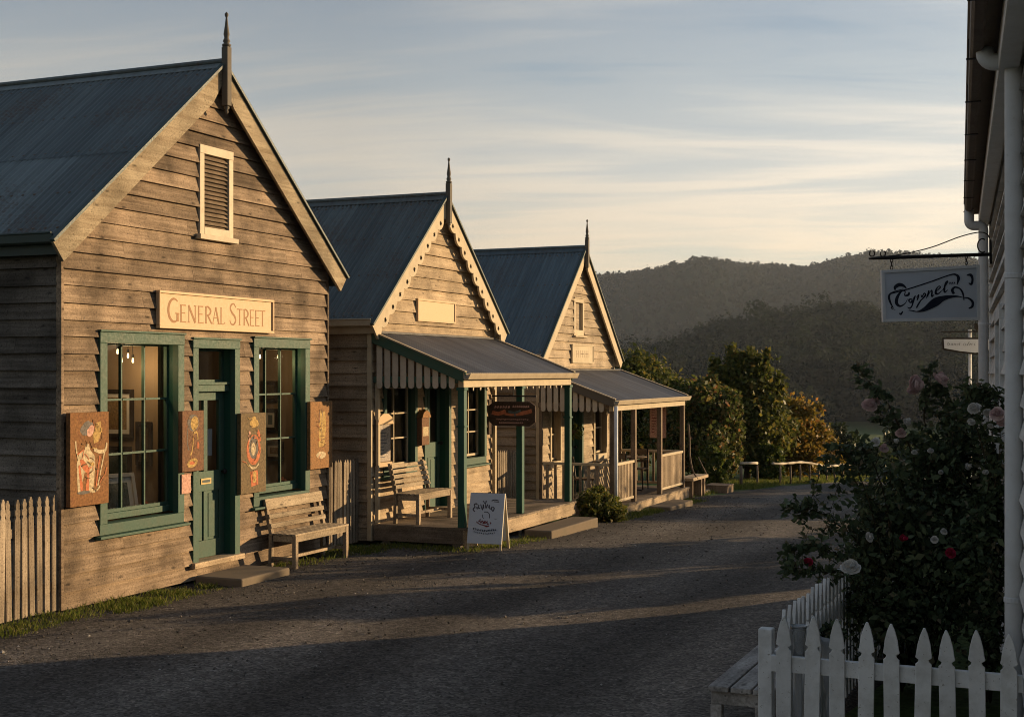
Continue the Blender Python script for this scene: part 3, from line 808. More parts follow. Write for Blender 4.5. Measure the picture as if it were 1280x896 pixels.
def build_roof(t, W, depth, z_eave, z_apex, over_front, over_side, mat, mat_gutter, seed, lapped=True):
    """gable roof, ridge running back from the street; local x outward, y along the street"""
    hw = W / 2
    slope = (z_apex - z_eave) / hw
    L = math.hypot(1, slope)
    def pt_side(sgn):
        def pt(a, c, h):
            y = c * (hw + over_side)
            return (-a, sgn * (y + h * slope / L), z_apex + 0.02 - y * slope + h / L)
        return pt
    mb = MB()
    for sgn in (-1, 1):
        ac = [(0.0, 0.56, 0.006), (0.55, 1.0, 0.0), (1, 1, 0)] if lapped else [(0.0, 1.0, 0.0), (1, 1, 0)]
        corrugated(mb, (-over_front, depth), ac, pt_side(sgn), seed=seed + sgn)
    # screws and washers along the purlins
    for sgn in (-1, 1):
        p = pt_side(sgn)
        for c in ((0.07, 0.30, 0.535, 0.78, 0.97) if lapped else (0.07, 0.36, 0.66, 0.97)):
            a = -over_front + 0.039 * 2
            while a < depth - 0.1:
                if rng.random() < 0.93:
                    q = Vector(p(a, c, 0.010)); e = 0.011
                    nn_ = (Vector(p(a, c, 0.03)) - q).normalized(); u_ = Vector((1, 0, 0)); w_ = nn_.cross(u_)
                    vs = [q + u_ * i * e + w_ * j * e + nn_ * k for k in (-0.004, 0.007) for i, j in ((-1, -1), (1, -1), (1, 1), (-1, 1))]
                    mb.mesh(vs, [(4, 5, 6, 7), (0, 1, 5, 4), (1, 2, 6, 5), (2, 3, 7, 6), (3, 0, 4, 7)], 0.1, 1)
                a += 0.156
    roof = mb.build('roof', [mat, M['gutter_rust']], t, smooth=True)
    # boarding under the sheets closes the roof space
    mb = MB()
    for sgn in (-1, 1):
        p = pt_side(sgn)
        q = [p(-over_front + 0.03, 0.0, -0.03), p(depth - 0.05, 0.0, -0.03), p(depth - 0.05, 0.985, -0.03), p(-over_front + 0.03, 0.985, -0.03)]
        q2 = [p(-over_front + 0.03, 0.0, -0.055), p(depth - 0.05, 0.0, -0.055), p(depth - 0.05, 0.985, -0.055), p(-over_front + 0.03, 0.985, -0.055)]
        mb.mesh(q + q2, [(0, 1, 2, 3), (7, 6, 5, 4), (0, 4, 5, 1), (2, 6, 7, 3), (1, 5, 6, 2), (3, 7, 4, 0)])
    mb.build('roof_lining', M['soffit'], t)
    mb = MB()
    # ridge cap: roll and two aprons
    x0, x1 = over_front + 0.01, -depth
    zc = z_apex + 0.04
    mb.tube([(x0, 0, zc + 0.012), (x1, 0, zc + 0.012)], 0.032, 10)
    for sgn in (-1, 1):
        w = 0.14
        a = Vector((x0, 0, zc + 0.002)); d = Vector((0, sgn * w / L, -w * slope / L))
        mb.face([a, a + d, a + d + Vector((x1 - x0, 0, 0)), a + Vector((x1 - x0, 0, 0))])
        mb.face([a + d, a + d + Vector((0, 0, -0.006)), a + d + Vector((x1 - x0, 0, -0.006)), a + d + Vector((x1 - x0, 0, 0))])
    mb.build('ridge_cap', mat, roof, smooth=False)
    # gutters along both eaves
    for sgn in (-1, 1):
        mb = MB()
        y = hw + over_side - 0.01; z = z_apex + 0.02 - y * slope
        prof = [(0.0, 0.02), (0.0, -0.085), (0.015, -0.10), (0.075, -0.10), (0.10, -0.085), (0.105, -0.01), (0.118, 0.0), (0.112, 0.012), (0.095, 0.0), (0.09, -0.075), (0.02, -0.085), (0.01, 0.02)]
        mb.prism(prof, lambda a, b, tt: (tt, sgn * (y - 0.03 + a), z + b), over_front - 0.03, -depth)
        mb.build('gutter', mat_gutter, t)
        mb = MB(); yy = y - 0.045
        mb.box(-depth, over_front - 0.06, min(sgn * yy, sgn * (yy - 0.025)), max(sgn * yy, sgn * (yy - 0.025)), z - 0.20, z - 0.005)
        mb.build('fascia', mat_gutter, t)
    return slope

def barge(t, W, z_eave, z_apex, over_front, over_side, width, mat, side, scallop=0.0, thick=0.035, cap_mat=None):
    hw = W / 2; slope = (z_apex - z_eave) / hw; L = math.hypot(1, slope)
    u = Vector((0, side / L, -slope / L)); nrm = Vector((0, side * slope / L, 1 / L))
    total = (hw + over_side + 0.02) * L
    o = Vector((over_front, 0, z_apex - 0.005))
    def P(s, d, x):  # s down the rake, d below the top edge
        q = o + u * s - nrm * d
        # plumb cut on the centre line and at the foot
        return Vector((x + over_front, q.y, q.z))
    mb = MB()
    n = 8 if scallop == 0 else int(total / 0.022)
    s0 = 0.0
    def bot(s):
        if scallop == 0: return width
        f = (s % 0.30) / 0.30
        return width - scallop + scallop * abs(math.sin(math.pi * f)) ** 0.6
    prev = None
    for i in range(n):
        sa, sb = total * i / n, total * (i + 1) / n
        spans = [(0.0, bot(sa), bot(sb))]
        if scallop:
            f = ((sa + sb) / 2 % 0.30) / 0.30
            g = abs(f - 0.5) * 0.30
            if g < 0.035 and sa > 0.25 and sb < total - 0.15:
                hh = math.sqrt(0.035 ** 2 - g * g); cc = width - 0.085
                spans = [(0.0, cc - hh, cc - hh), (cc + hh, bot(sa), bot(sb))]
        for d0, da, db in spans:
            d0a = d0b = d0
            # square the inner end to the centre line
            def Q(s, d, x):
                p = P(s, d, x)
                if side * p.y < 0: p = Vector((p.x, 0.0, p.z + (0 - p.y) * 0))
                return p
            pts = [Q(sa, d0a, 0), Q(sb, d0b, 0), Q(sb, db, 0), Q(sa, da, 0), Q(sa, d0a, -thick), Q(sb, d0b, -thick), Q(sb, db, -thick), Q(sa, da, -thick)]
            fs = [(0, 1, 2, 3), (7, 6, 5, 4), (0, 4, 5, 1), (3, 2, 6, 7)]
            if i == n - 1: fs.append((1, 5, 6, 2))
            if i == 0: fs.append((0, 3, 7, 4))
            mb.mesh(pts, fs, 0.5)
    b = mb.build('bargeboard', mat, t)
    mb = MB()
    q0 = P(0, -0.022, 0.004); q1 = P(total + 0.01, -0.022, 0.004)
    mb.bar(q0, q1, 0.06, 0.03, up=nrm)
    mb.build('capping', cap_mat or M['gutter_dark'], b)
    return b

def finial(t, z_apex, x, h_up, h_down, mat, w=0.085):
    f = None
    mb = MB()
    mb.box(x - w / 2, x + w / 2, -w / 2, w / 2, z_apex - h_down, z_apex + h_up * 0.34)
    f = mb.build('finial', mat, t, bevel=0.006)
    mb = MB()
    k = h_up * 0.34
    H = h_up - k
    prof = [(w * 0.42, 0), (w * 0.62, H * 0.03), (w * 0.62, H * 0.07), (w * 0.34, H * 0.10), (w * 0.52, H * 0.16), (w * 0.40, H * 0.22), (w * 0.30, H * 0.26), (w * 0.42, H * 0.36), (w * 0.24, H * 0.62), (w * 0.12, H * 0.84), (w * 0.26, H * 0.90), (w * 0.26, H * 0.95), (w * 0.04, H)]
    mb.lathe(prof, (x, 0, z_apex + k), 12)
    mb.build('spire', mat, f, smooth=True)
    mb = MB()
    prof = [(0.006, -0.20 * h_down), (w * 0.3, -0.15 * h_down), (w * 0.16, -0.10 * h_down), (w * 0.42, -0.05 * h_down), (w * 0.3, 0)]
    mb.lathe(prof, (x, 0, z_apex - h_down), 10)
    mb.build('drop', mat, f, smooth=True)

def window(t, y0, y1, z0, z1, cols, rows, mtrim, mbar, trim=0.115, reveal=0.10, proj=0.055, sill=True, inner=None, mreveal=None, low=0.0):
    """window in the street wall: architrave, deep reveal, glazing bars, glass, sill"""
    mreveal = mreveal or mtrim
    mb = MB()
    zb = z0 + (0.15 if sill else 0)
    mb.box(-0.022, proj, y0, y0 + trim, zb, z1 - trim)
    mb.box(-0.022, proj, y1 - trim, y1, zb, z1 - trim)
    mb.box(-0.022, proj + 0.003, y0 - 0.002, y1 + 0.002, z1 - trim, z1)
    mb.box(-0.02, proj + 0.022, y0 - 0.012, y1 + 0.012, z1 + 0.001, z1 + 0.022)
    w = mb.build('window', mtrim, t, bevel=0.005)
    a0, a1, b0, b1 = y0 + trim - 0.012, y1 - trim + 0.012, zb + 0.02, z1 - trim + 0.012
    mb = MB()
    mb.box(-reveal - 0.05, -0.0225, a0 - 0.02, a0, b0, b1); mb.box(-reveal - 0.05, -0.0225, a1, a1 + 0.02, b0, b1)
    mb.box(-reveal - 0.05, -0.0225, a0 - 0.02, a1 + 0.02, b1, b1 + 0.02)
    mb.build('reveal', mreveal, w)
    s = 0.030
    mb = MB()
    x0, x1 = -reveal - 0.045, -reveal
    bb = b0 + low
    mb.box(x0, x1, a0, a0 + s, bb, b1); mb.box(x0, x1, a1 - s, a1, bb, b1)
    mb.box(x0 - 0.001, x1 + 0.001, a0 + s, a1 - s, b1 - s, b1); mb.box(x0 - 0.001, x1 + 0.001, a0 + s, a1 - s, bb, bb + s * 1.3)
    mb.build('sash', mbar, w, bevel=0.003)
    mb = MB(); g = 0.022
    ya, yb, zl, zh = a0 + s, a1 - s, bb + s * 1.3, b1 - s
    for i in range(1, cols):
        y = ya + (yb - ya) * i / cols; mb.box(x0 + 0.006, x1 - 0.004, y - g / 2, y + g / 2, zl, zh)
    for j in range(1, rows):
        z = zl + (zh - zl) * j / rows
        for i in range(cols):
            u0 = ya + (yb - ya) * i / cols + (g / 2 if i else 0); u1 = ya + (yb - ya) * (i + 1) / cols - (g / 2 if i < cols - 1 else 0)
            mb.box(x0 + 0.008, x1 + 0.002, u0, u1, z - g / 2, z + g / 2)
    if cols > 1 or rows > 1: mb.build('glazing_bar', mbar, w)
    mb = MB(); xg = x0 + 0.02
    mb.face([(xg, ya, zl), (xg, yb, zl), (xg, yb, zh), (xg, ya, zh)])
    mb.build('glass', M['glass'], w)
    if sill:
        mb = MB()
        mb.prism([(-0.022, z0 + 0.036), (proj + 0.05, z0 + 0.030), (proj + 0.05, z0 + 0.004), (proj + 0.02, z0 - 0.005), (-0.022, z0 - 0.005)], lambda a, b, q: (a, q, b), y0 - 0.05, y1 + 0.05)
        mb.box(-reveal - 0.05, proj - 0.006, y0 + 0.001, y1 - 0.001, z0 + 0.037, zb - 0.001)
        mb.build('sill', mtrim, w, bevel=0.004)
        if low > 0:
            mb = MB(); mb.box(-reveal - 0.04, -reveal + 0.02, a0, a1, b0 + 0.001, b0 + low - 0.001); mb.build('bottom_rail', mtrim, w, bevel=0.004)
    return w

def door(t, y0, y1, z0, z1, mtrim, mleaf, trim=0.105, reveal=0.115, proj=0.05, transom=0.52, letter=True, panels=True):
    mb = MB()
    mb.box(-0.022, proj, y0, y0 + trim, z0, z1 - trim); mb.box(-0.022, proj, y1 - trim, y1, z0, z1 - trim)
    mb.box(-0.022, proj + 0.003, y0 - 0.002, y1 + 0.002, z1 - trim, z1)
    mb.box(-0.02, proj + 0.02, y0 - 0.012, y1 + 0.012, z1 + 0.001, z1 + 0.022)
    d = mb.build('door_frame', mtrim, t, bevel=0.005)
    a0, a1 = y0 + trim - 0.01, y1 - trim + 0.01
    b1 = z1 - trim + 0.01
    mb = MB()
    mb.box(-reveal - 0.06, -0.0225, a0 - 0.02, a0, z0, b1); mb.box(-reveal - 0.06, -0.0225, a1, a1 + 0.02, z0, b1)
    mb.box(-reveal - 0.06, -0.0225, a0 - 0.02, a1 + 0.02, b1, b1 + 0.02)
    mb.build('reveal', mleaf, d)
    zt = z1 - transom
    if transom > 0:
        mb = MB(); mb.box(-reveal - 0.05, -0.04, a0, a1, zt - 0.09, zt - 0.01); mb.box(-reveal - 0.05, -0.02, a0, a1, zt - 0.009, zt + 0.02)
        mb.build('transom_bar', mtrim, d, bevel=0.004)
        mb = MB(); xx = -reveal - 0.03
        mb.box(xx - 0.02, xx + 0.02, a0, a0 + 0.04, zt + 0.02, b1); mb.box(xx - 0.02, xx + 0.02, a1 - 0.04, a1, zt + 0.02, b1)
        mb.box(xx - 0.021, xx + 0.021, a0 + 0.04, a1 - 0.04, b1 - 0.04, b1); mb.box(xx - 0.021, xx + 0.021, a0 + 0.04, a1 - 0.04, zt + 0.02, zt + 0.05)
        tl = mb.build('transom_light', mtrim, d)
        mb = MB(); mb.face([(xx, a0 + 0.04, zt + 0.05), (xx, a1 - 0.04, zt + 0.05), (xx, a1 - 0.04, b1 - 0.04), (xx, a0 + 0.04, b1 - 0.04)]); mb.build('transom_glass', M['glass'], d)
        top = zt - 0.095
    else: top = b1 - 0.005
    # leaf: stiles, rails, glazed upper lights, sunk lower panels
    x1 = -reveal; x0 = x1 - 0.045; zb = z0 + 0.03; w = a1 - a0; st = 0.10; mid = 0.075
    zl = zb + (top - zb) * 0.52; zp = zb + (top - zb) * 0.40
    mb = MB()
    mb.box(x0, x1, a0 + 0.003, a0 + st, zb, top); mb.box(x0, x1, a1 - st, a1 - 0.003, zb, top)
    mb.box(x0 + .001, x1 - .001, a0 + st, a1 - st, zb, zb + 0.20); mb.box(x0 + .001, x1 - .001, a0 + st, a1 - st, top - 0.10, top); mb.box(x0 + .001, x1 - .001, a0 + st, a1 - st, zp, zl)
    yc = (a0 + a1) / 2
    mb.box(x0 + .002, x1 - .002, yc - mid / 2, yc + mid / 2, zb + 0.20, zp); mb.box(x0 + .002, x1 - .002, yc - mid / 2, yc + mid / 2, zl, top - 0.10)
    for p, q in ((a0 + st, yc - mid / 2), (yc + mid / 2, a1 - st)):
        mb.box(x0 + 0.012, x1 - 0.018, p, q, zb + 0.20, zp)
        mb.box(x0 + 0.012, x1 - 0.010, p + 0.03, q - 0.03, zb + 0.23, zp - 0.03)
    leaf = mb.build('door', mleaf if not panels else mtrim, t, bevel=0.003)
    mb = MB()
    for p, q in ((a0 + st, yc - mid / 2), (yc + mid / 2, a1 - st)):
        mb.face([(x0 + 0.02, p, zl), (x0 + 0.02, q, zl), (x0 + 0.02, q, top - 0.10), (x0 + 0.02, p, top - 0.10)])
    mb.build('door_glass', M['glass'], leaf)
    mb = MB(); kz = zl - 0.02
    mb.tube([(x1, a1 - 0.055, kz), (x1 + 0.03, a1 - 0.055, kz), (x1 + 0.038, a1 - 0.055, kz), (x1 + 0.055, a1 - 0.055, kz), (x1 + 0.068, a1 - 0.055, kz)], [0.012, 0.012, 0.03, 0.032, 0.015], 12)
    mb.build('door_knob', M['iron'], leaf, smooth=True)
    if letter:
        mb = MB(); zc = (zp + zl) / 2
        mb.box(x1, x1 + 0.008, yc - 0.10, yc + 0.10, zc - 0.035, zc + 0.035); mb.build('letter_slot', M['brass'], leaf, bevel=0.002)
        mb = MB(); mb.box(x1 + 0.0082, x1 + 0.011, yc - 0.075, yc + 0.075, zc - 0.016, zc + 0.016); mb.build('letter_flap', M['gutter_dark'], leaf)
    # threshold
    mb = MB(); mb.box(-reveal - 0.06, proj + 0.05, y0 - 0.03, y1 + 0.03, z0 - 0.035, z0 + 0.028); mb.build('threshold', M['fascia'], d, bevel=0.005)
    return leaf

def room(t, y0, y1, z0, z1, depth, mwall, mfloor, name='room_lining', x_front=-0.16):
    """open-fronted lining behind the windows"""
    mb = MB(); x1, x0 = x_front, -depth
    mb.face([(x0, y0, z0), (x0, y1, z0), (x0, y1, z1), (x0, y0, z1)], 0.5)
    mb.face([(x0, y0, z0), (x1, y0, z0), (x1, y0, z1), (x0, y0, z1)], 0.6); mb.face([(x0, y1, z0), (x1, y1, z0), (x1, y1, z1), (x0, y1, z1)], 0.4)
    mb.face([(x0, y0, z1), (x1, y0, z1), (x1, y1, z1), (x0, y1, z1)], 0.3)
    mb.build(name, mwall, t)
    mb = MB(); mb.face([(x0, y0, z0), (x1, y0, z0), (x1, y1, z0), (x0, y1, z0)]); mb.build('floor', mfloor, t)

def shell(t, W, depth, z0, z_eave, z_apex, openings, expo, mf, ms, seed, corner=None, side_open=()):
    hw = W / 2; slope = (z_apex - z_eave) / hw
    def lim(z):
        h = hw if z <= z_eave else max(0.0, (z_apex - 0.03 - z) / slope)
        return (-h, h)
    mb = MB()
    boards(mb, z0, z_apex - 0.05, lim, openings, expo, lambda s, z, q: (q, s, z), seed, nails=True)
    # backing with the openings left free
    ys = sorted({-hw, hw} | {o[0] for o in openings} | {o[1] for o in openings}); zs = sorted({z0, z_eave} | {o[2] for o in openings} | {o[3] for o in openings})
    for ya, yb in zip(ys[:-1], ys[1:]):
        for za, zb in zip(zs[:-1], zs[1:]):
            if any(o[0] <= ya + 1e-4 and o[1] >= yb - 1e-4 and o[2] <= za + 1e-4 and o[3] >= zb - 1e-4 for o in openings): continue
            if zb > z_eave: continue
            mb.face([(-0.021, ya, za), (-0.021, yb, za), (-0.021, yb, zb), (-0.021, ya, zb)], 0.2)
    mb.face([(-0.021, -hw, z_eave), (-0.021, hw, z_eave), (-0.021, 0, z_apex)], 0.2)
    mb.build('front_wall', [mf, M['gutter_rust']], t)
    for sgn in (-1, 1):
        mb = MB()
        so = [(o[0], o[1], o[2], o[3]) for o in side_open] if sgn < 0 else []
        boards(mb, z0, z_eave, lambda z: (0.012, depth), so, expo, lambda s, z, q: (-s, sgn * (hw + q), z), seed + 3 + sgn)
        if not so: mb.face([(-0.02, sgn * (hw - 0.021), z0), (-depth, sgn * (hw - 0.021), z0), (-depth, sgn * (hw - 0.021), z_eave), (-0.02, sgn * (hw - 0.021), z_eave)], 0.2)
        mb.build('side_wall', ms, t)
    mb = MB()
    mb.face([(-depth, -hw, z0), (-depth, hw, z0), (-depth, hw, z_eave), (-depth, 0, z_apex - 0.05), (-depth, -hw, z_eave)])
    mb.build('rear_wall', ms, t)
    mb = MB(); w = 0.032
    for sgn in (-1, 1):
        y = sgn * hw; mb = MB()
        mb.box(-0.02, w + 0.014, min(y, y + sgn * 0.040), max(y, y + sgn * 0.040), z0, z_eave - 0.02)
        mb.build('corner_board', corner or mf, t, bevel=0.003)
    mb = MB(); mb.box(-depth + 0.2, -0.07, -hw + 0.1, hw - 0.1, z0 - 0.5, z0 + 0.03); mb.build('footing', M['stone'], t)

# ------------------------------------------------------------------ the three street houses
def house_one():
    W = 5.10; z_eave = 3.94; z_apex = 6.02; depth = 10.5
    t = thing('weatherboard_shop', (-9.5, 13.22, 0.0), 'brown weatherboard shop with green framed windows, nearest on the left', 'shop')
    win_a = (-2.02, -0.60, 0.68, 2.84); win_b = (0.79, 2.09, 0.72, 2.84); dr = (-0.43, 0.50, 0.20, 2.80)
    vent = (-0.30, 0.36, 3.98, 5.06)
    ops = [(win_a[0], win_a[1], win_a[2] + 0.02, win_a[3]), (win_b[0], win_b[1], win_b[2] + 0.02, win_b[3]), (dr[0], dr[1], dr[2] - 0.03, dr[3]), vent]
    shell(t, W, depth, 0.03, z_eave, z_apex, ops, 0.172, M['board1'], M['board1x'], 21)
    build_roof(t, W, depth, z_eave, z_apex, 0.17, 0.22, M['roof1'], M['gutter_dark'], 5)
    for s in (-1, 1): barge(t, W, z_eave, z_apex, 0.17, 0.27, 0.235, M['trim1'], s)
    finial(t, z_apex, 0.205, 0.62, 0.48, M['finial'])
    window(t, *win_a, 3, 3, M['green'], M['green'], reveal=0.09, mreveal=M['green_shade'], low=0.07)
    window(t, *win_b, 3, 3, M['green'], M['green'], reveal=0.09, mreveal=M['green_shade'], low=0.07)
    door(t, *dr, M['green'], M['green_shade'])
    # louvred vent in the gable
    mb = MB(); y0, y1, z0, z1 = vent
    mb.box(-0.022, 0.05, y0, y0 + 0.085, z0 + 0.04, z1 - 0.10); mb.box(-0.022, 0.05, y1 - 0.085, y1, z0 + 0.04, z1 - 0.10)
    mb.box(-0.022, 0.054, y0 - 0.002, y1 + 0.002, z1 - 0.10, z1); mb.box(-0.022, 0.052, y0 + 0.085, y1 - 0.085, z0 + 0.04, z0 + 0.13)
    mb.box(-0.022, 0.095, y0 - 0.05, y1 + 0.05, z0 - 0.02, z0 + 0.038)
    v = mb.build('vent', M['vent_trim'], t, bevel=0.004)
    mb = MB(); n = 17
    for i in range(n):
        z = z0 + 0.15 + (z1 - z0 - 0.27) * i / (n - 1)
        mb.mesh([(0.035, y0 + 0.086, z - 0.028), (0.035, y1 - 0.086, z - 0.028), (-0.015, y1 - 0.086, z + 0.028), (-0.015, y0 + 0.086, z + 0.028),
                 (0.035, y0 + 0.086, z - 0.038), (0.035, y1 - 0.086, z - 0.038), (-0.015, y1 - 0.086, z + 0.018), (-0.015, y0 + 0.086, z + 0.018)],
                [(0, 1, 2, 3), (4, 5, 1, 0), (7, 6, 5, 4)])
    mb.build('louvre', M['louvre'], v)
    room(t, -2.45, 2.45, 0.24, 2.98, 3.6, M['inside'], M['floor_in'])
    # low display shelves under the two windows
    mb = MB(); mb.box(-0.85, -0.16, -2.2, -0.64, 0.24, 0.80); mb.build('display_shelf', M['floor_in'], t)
    mb = MB(); mb.box(-0.85, -0.16, 0.75, 2.2, 0.24, 0.82); mb.build('display_shelf', M['floor_in'], t)
    # screens inside that carry the pictures
    mb = MB(); mb.box(-1.75, -0.30, -0.62, -0.56, 0.24, 2.75); mb.build('partition', M['inside'], t, bevel=0.004)
    return t
H1 = house_one()

def house_two():
    W = 4.38; z_eave = 3.28; z_apex = 5.19; depth = 9.0; g = -0.15
    t = thing('weatherboard_cottage', (-9.5, 19.2, g), 'cream weatherboard cottage with fretted bargeboards and green verandah posts', 'cottage')
    def lz(z): return z - g
    wa = (-1.85, -0.78, lz(0.85), lz(2.28)); dr = (-0.53, 0.42, lz(0.24), lz(2.34)); wb = (0.85, 1.80, lz(0.84), lz(2.26))
    ops = [(wa[0], wa[1], wa[2] + 0.02, wa[3]), (wb[0], wb[1], wb[2] + 0.02, wb[3]), (dr[0], dr[1], dr[2] - 0.03, dr[3])]
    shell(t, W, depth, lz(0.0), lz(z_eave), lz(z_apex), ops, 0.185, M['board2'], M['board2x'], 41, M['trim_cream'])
    build_roof(t, W, depth, lz(z_eave), lz(z_apex), 0.17, 0.16, M['roof2'], M['gutter_cream'], 8, lapped=False)
    for s in (-1, 1): barge(t, W, lz(z_eave), lz(z_apex), 0.17, 0.20, 0.27, M['trim_cream'], s, scallop=0.085)
    finial(t, lz(z_apex), 0.205, 0.62, 0.42, M['finial'], 0.08)
    window(t, *wa, 2, 3, M['green'], M['trim_cream'], trim=0.09, reveal=0.07, mreveal=M['green_shade'])
    window(t, *wb, 2, 3, M['green'], M['trim_cream'], trim=0.09, reveal=0.07, mreveal=M['green_shade'])
    door(t, *dr, M['green'], M['green_shade'], transom=0.0, letter=False, trim=0.09)
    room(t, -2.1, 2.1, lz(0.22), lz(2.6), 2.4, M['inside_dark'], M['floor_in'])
    mb = MB()
    for k in range(6):
        y = 0.93 + k * 0.045; mb.box(-0.30 - 0.02 * (k % 2), -0.28 - 0.02 * (k % 2), y, y + 0.045, lz(0.95), lz(2.2))
        y = -1.78 + k * 0.06; mb.box(-0.30 - 0.02 * (k % 2), -0.28 - 0.02 * (k % 2), y, y + 0.06, lz(0.95), lz(2.2))
    mb.build('curtain', M['sign_cream'], t)
    verandah(t, -2.12, 2.10, 1.43, lz(2.99), lz(2.40), lz(0.24), g, 'two')
    return t

def verandah(t, y0, y1, proj, z_wall, z_gut, z_deck, g, kind):
    xo = proj + 0.10
    mb = MB()
    zr = lambda x: z_wall + (z_gut - z_wall) * (x - 0.02) / (xo - 0.02)
    sl = (z_gut - z_wall) / (xo - 0.02); L = math.hypot(1, sl)
    corrugated(mb, (y0 - 0.06, y1 + 0.03), [(0.0, 1.0, 0.0), (1, 1, 0)], lambda a, c, h: (0.035 + c * (xo - 0.035) - h * sl / L, a, zr(0.035 + c * (xo - 0.035)) + h / L), seed=3)
    rf = mb.build('verandah_roof', M['roofv'], t, smooth=True)
    mb = MB(); mb.face([(0.036, y0 - 0.02, zr(0.036) - 0.02), (xo - 0.03, y0 - 0.02, zr(xo - 0.03) - 0.02), (xo - 0.03, y1 + 0.02, zr(xo - 0.03) - 0.02), (0.036, y1 + 0.02, zr(0.036) - 0.02)])
    mb.build('roof_lining', M['soffit'], rf)
    mb = MB(); mb.bar((0.035, (y0 + y1) / 2, z_wall + 0.02), (0.075, (y0 + y1) / 2, z_wall + 0.005), y1 - y0 + 0.1, 0.02); mb.build('flashing', M['roofv'], rf)
    mg = M['green'] if kind == 'two' else M['post_brown']
    # side rafters (barge) of the lean-to
    for y in (y0 - 0.07, y1 + 0.04):
        mb = MB(); mb.bar((0.04, y, zr(0.04) - 0.06), (xo - 0.02, y, zr(xo - 0.02) - 0.06), 0.035, 0.15, up=(0, 0, 1)); mb.build('side_board', M['green'] if kind == 'two' else M['finial'], t, bevel=0.004)
        mb = MB(); mb.bar((0.03, y, zr(0.03) + 0.025), (xo, y, zr(xo) + 0.025), 0.07, 0.018); mb.build('capping', M['gutter_cream'], rf)
    # gutter and beam
    mb = MB(); prof = [(0.0, 0.02), (0.0, -0.06), (0.02, -0.075), (0.075, -0.07), (0.10, -0.02), (0.112, 0.01), (0.10, 0.016), (0.085, -0.01), (0.065, -0.055), (0.02, -0.06), (0.012, 0.02)]
    mb.prism(prof, lambda a, b, q: (xo - 0.03 + a, q, z_gut - 0.01 + b), y0 - 0.09, y1 + 0.05); mb.build('gutter', M['gutter_cream'], t)
    zb = z_gut - 0.075
    mb = MB(); mb.box(proj - 0.04, proj + 0.045, y0 - 0.03, y1 + 0.015, zb - 0.12, zb); mb.build('beam', M['trim_cream'], t, bevel=0.004)
    mb = MB()
    for y in (y0, y1):
        mb = MB(); mb.box(0.04, proj - 0.045, y - 0.035, y + 0.035, zb - 0.06, zb + 0.03); mb.build('tie_beam', mg, t, bevel=0.004)
    zu = zb - 0.12
    w = 0.10 if kind == 'two' else 0.095
    ys = [y0 + 0.02, (y0 + y1) / 2 + 0.01, y1 - 0.02] if kind == 'two' else [y0 + 0.05, y0 + 1.30, y1 - 1.72, y1 - 0.05]
    for y in ys:
        mb = MB(); mb.box(proj - w / 2, proj + w / 2, y - w / 2, y + w / 2, z_deck + 0.001, zu); p = mb.build('verandah_post', M['green_shade'] if kind == 'two' else M['post_brown'], t, bevel=0.008)
        if kind == 'two':
            mb = MB()
            for z, hh, e in ((zu - 0.56, 0.03, 0.014), (zu - 0.04, 0.038, 0.014)):
                mb = MB(); mb.box(proj - w / 2 - e, proj + w / 2 + e, y - w / 2 - e, y + w / 2 + e, z, z + hh)
                mb.build('moulding', M['green_shade'], p, bevel=0.004)
    # posts against the wall
    for y in (y0 + 0.03, y1 - 0.03):
        mb = MB(); mb.box(0.045, 0.045 + 0.06, y - 0.03, y + 0.03, z_deck + 0.001, zb - 0.07); mb.build('wall_post', M['trim_cream'] if kind == 'two' else M['post_brown'], t, bevel=0.004)
    # slatted valances in the two ends
    zlow = zu - 0.02
    for y in (y0 - 0.035, y1 + 0.035):
        mb = MB(); x = 0.10
        while x < proj - 0.10:
            top = zr(x + 0.04) - 0.13; ww = 0.088
            if top > zlow + 0.03:
                n = 6; poly = [(x, top), (x, zlow + 0.04)] + [(x + ww / 2 - ww / 2 * math.cos(math.pi * i / n), zlow + 0.04 - 0.04 * math.sin(math.pi * i / n)) for i in range(1, n)] + [(x + ww, zlow + 0.04), (x + ww, zr(x + ww) - 0.13)]
                mb.prism(poly, lambda a, b, q: (a, q, b), y - 0.009, y + 0.009)
            x += 0.128
        mb.build('valance', M['valance'], t)
    if kind == 'two':
        mb = MB(); y = y0 + 0.12
        while y < y1 - 0.1:
            mb.prism([(y, zu + 0.0), (y, zu - 0.02), (y + 0.02, zu - 0.055), (y + 0.04, zu - 0.02), (y + 0.04, zu)], lambda a, b, q: (q, a, b), proj - 0.012, proj + 0.004)
            y += 0.25
        mb.build('fringe', M['valance'], t)
    # deck
    mb = MB(); n = int((proj + 0.12) / 0.1)
    xs = [0.04 + i * ((proj + 0.10 - 0.04) / n) for i in range(n + 1)]
    yb = [y0 - 0.06 + i * 0.11 for i in range(int((y1 - y0 + 0.12) / 0.11) + 1)]
    for a in yb:
        mb.box(0.042, proj + 0.10, a + 0.003, a + 0.107, z_deck - 0.03, z_deck)
    mb.build('deck', M['deck'], t)
    mb = MB(); zbm = z_deck - 0.031
    mb.box(proj + 0.045, proj + 0.085, y0 - 0.06, yb[-1] + 0.107, zbm - 0.20, zbm); fm = mb.build('deck_fascia', M['fascia'], t, bevel=0.005)
    mb = MB(); mb.box(0.05, proj + 0.044, y0 - 0.055, y0 - 0.02, zbm - 0.20, zbm); mb.build('deck_skirt', M['deck'], t, bevel=0.005)
    mb = MB()
    for a in ys:
        for x in (0.25, proj - 0.06):
            mb = MB(); mb.box(x - 0.06, x + 0.06, a - 0.06, a + 0.06, -0.35, zbm); mb.build('stump', M['stone'], t)
    return ys, zu

H2 = house_two()

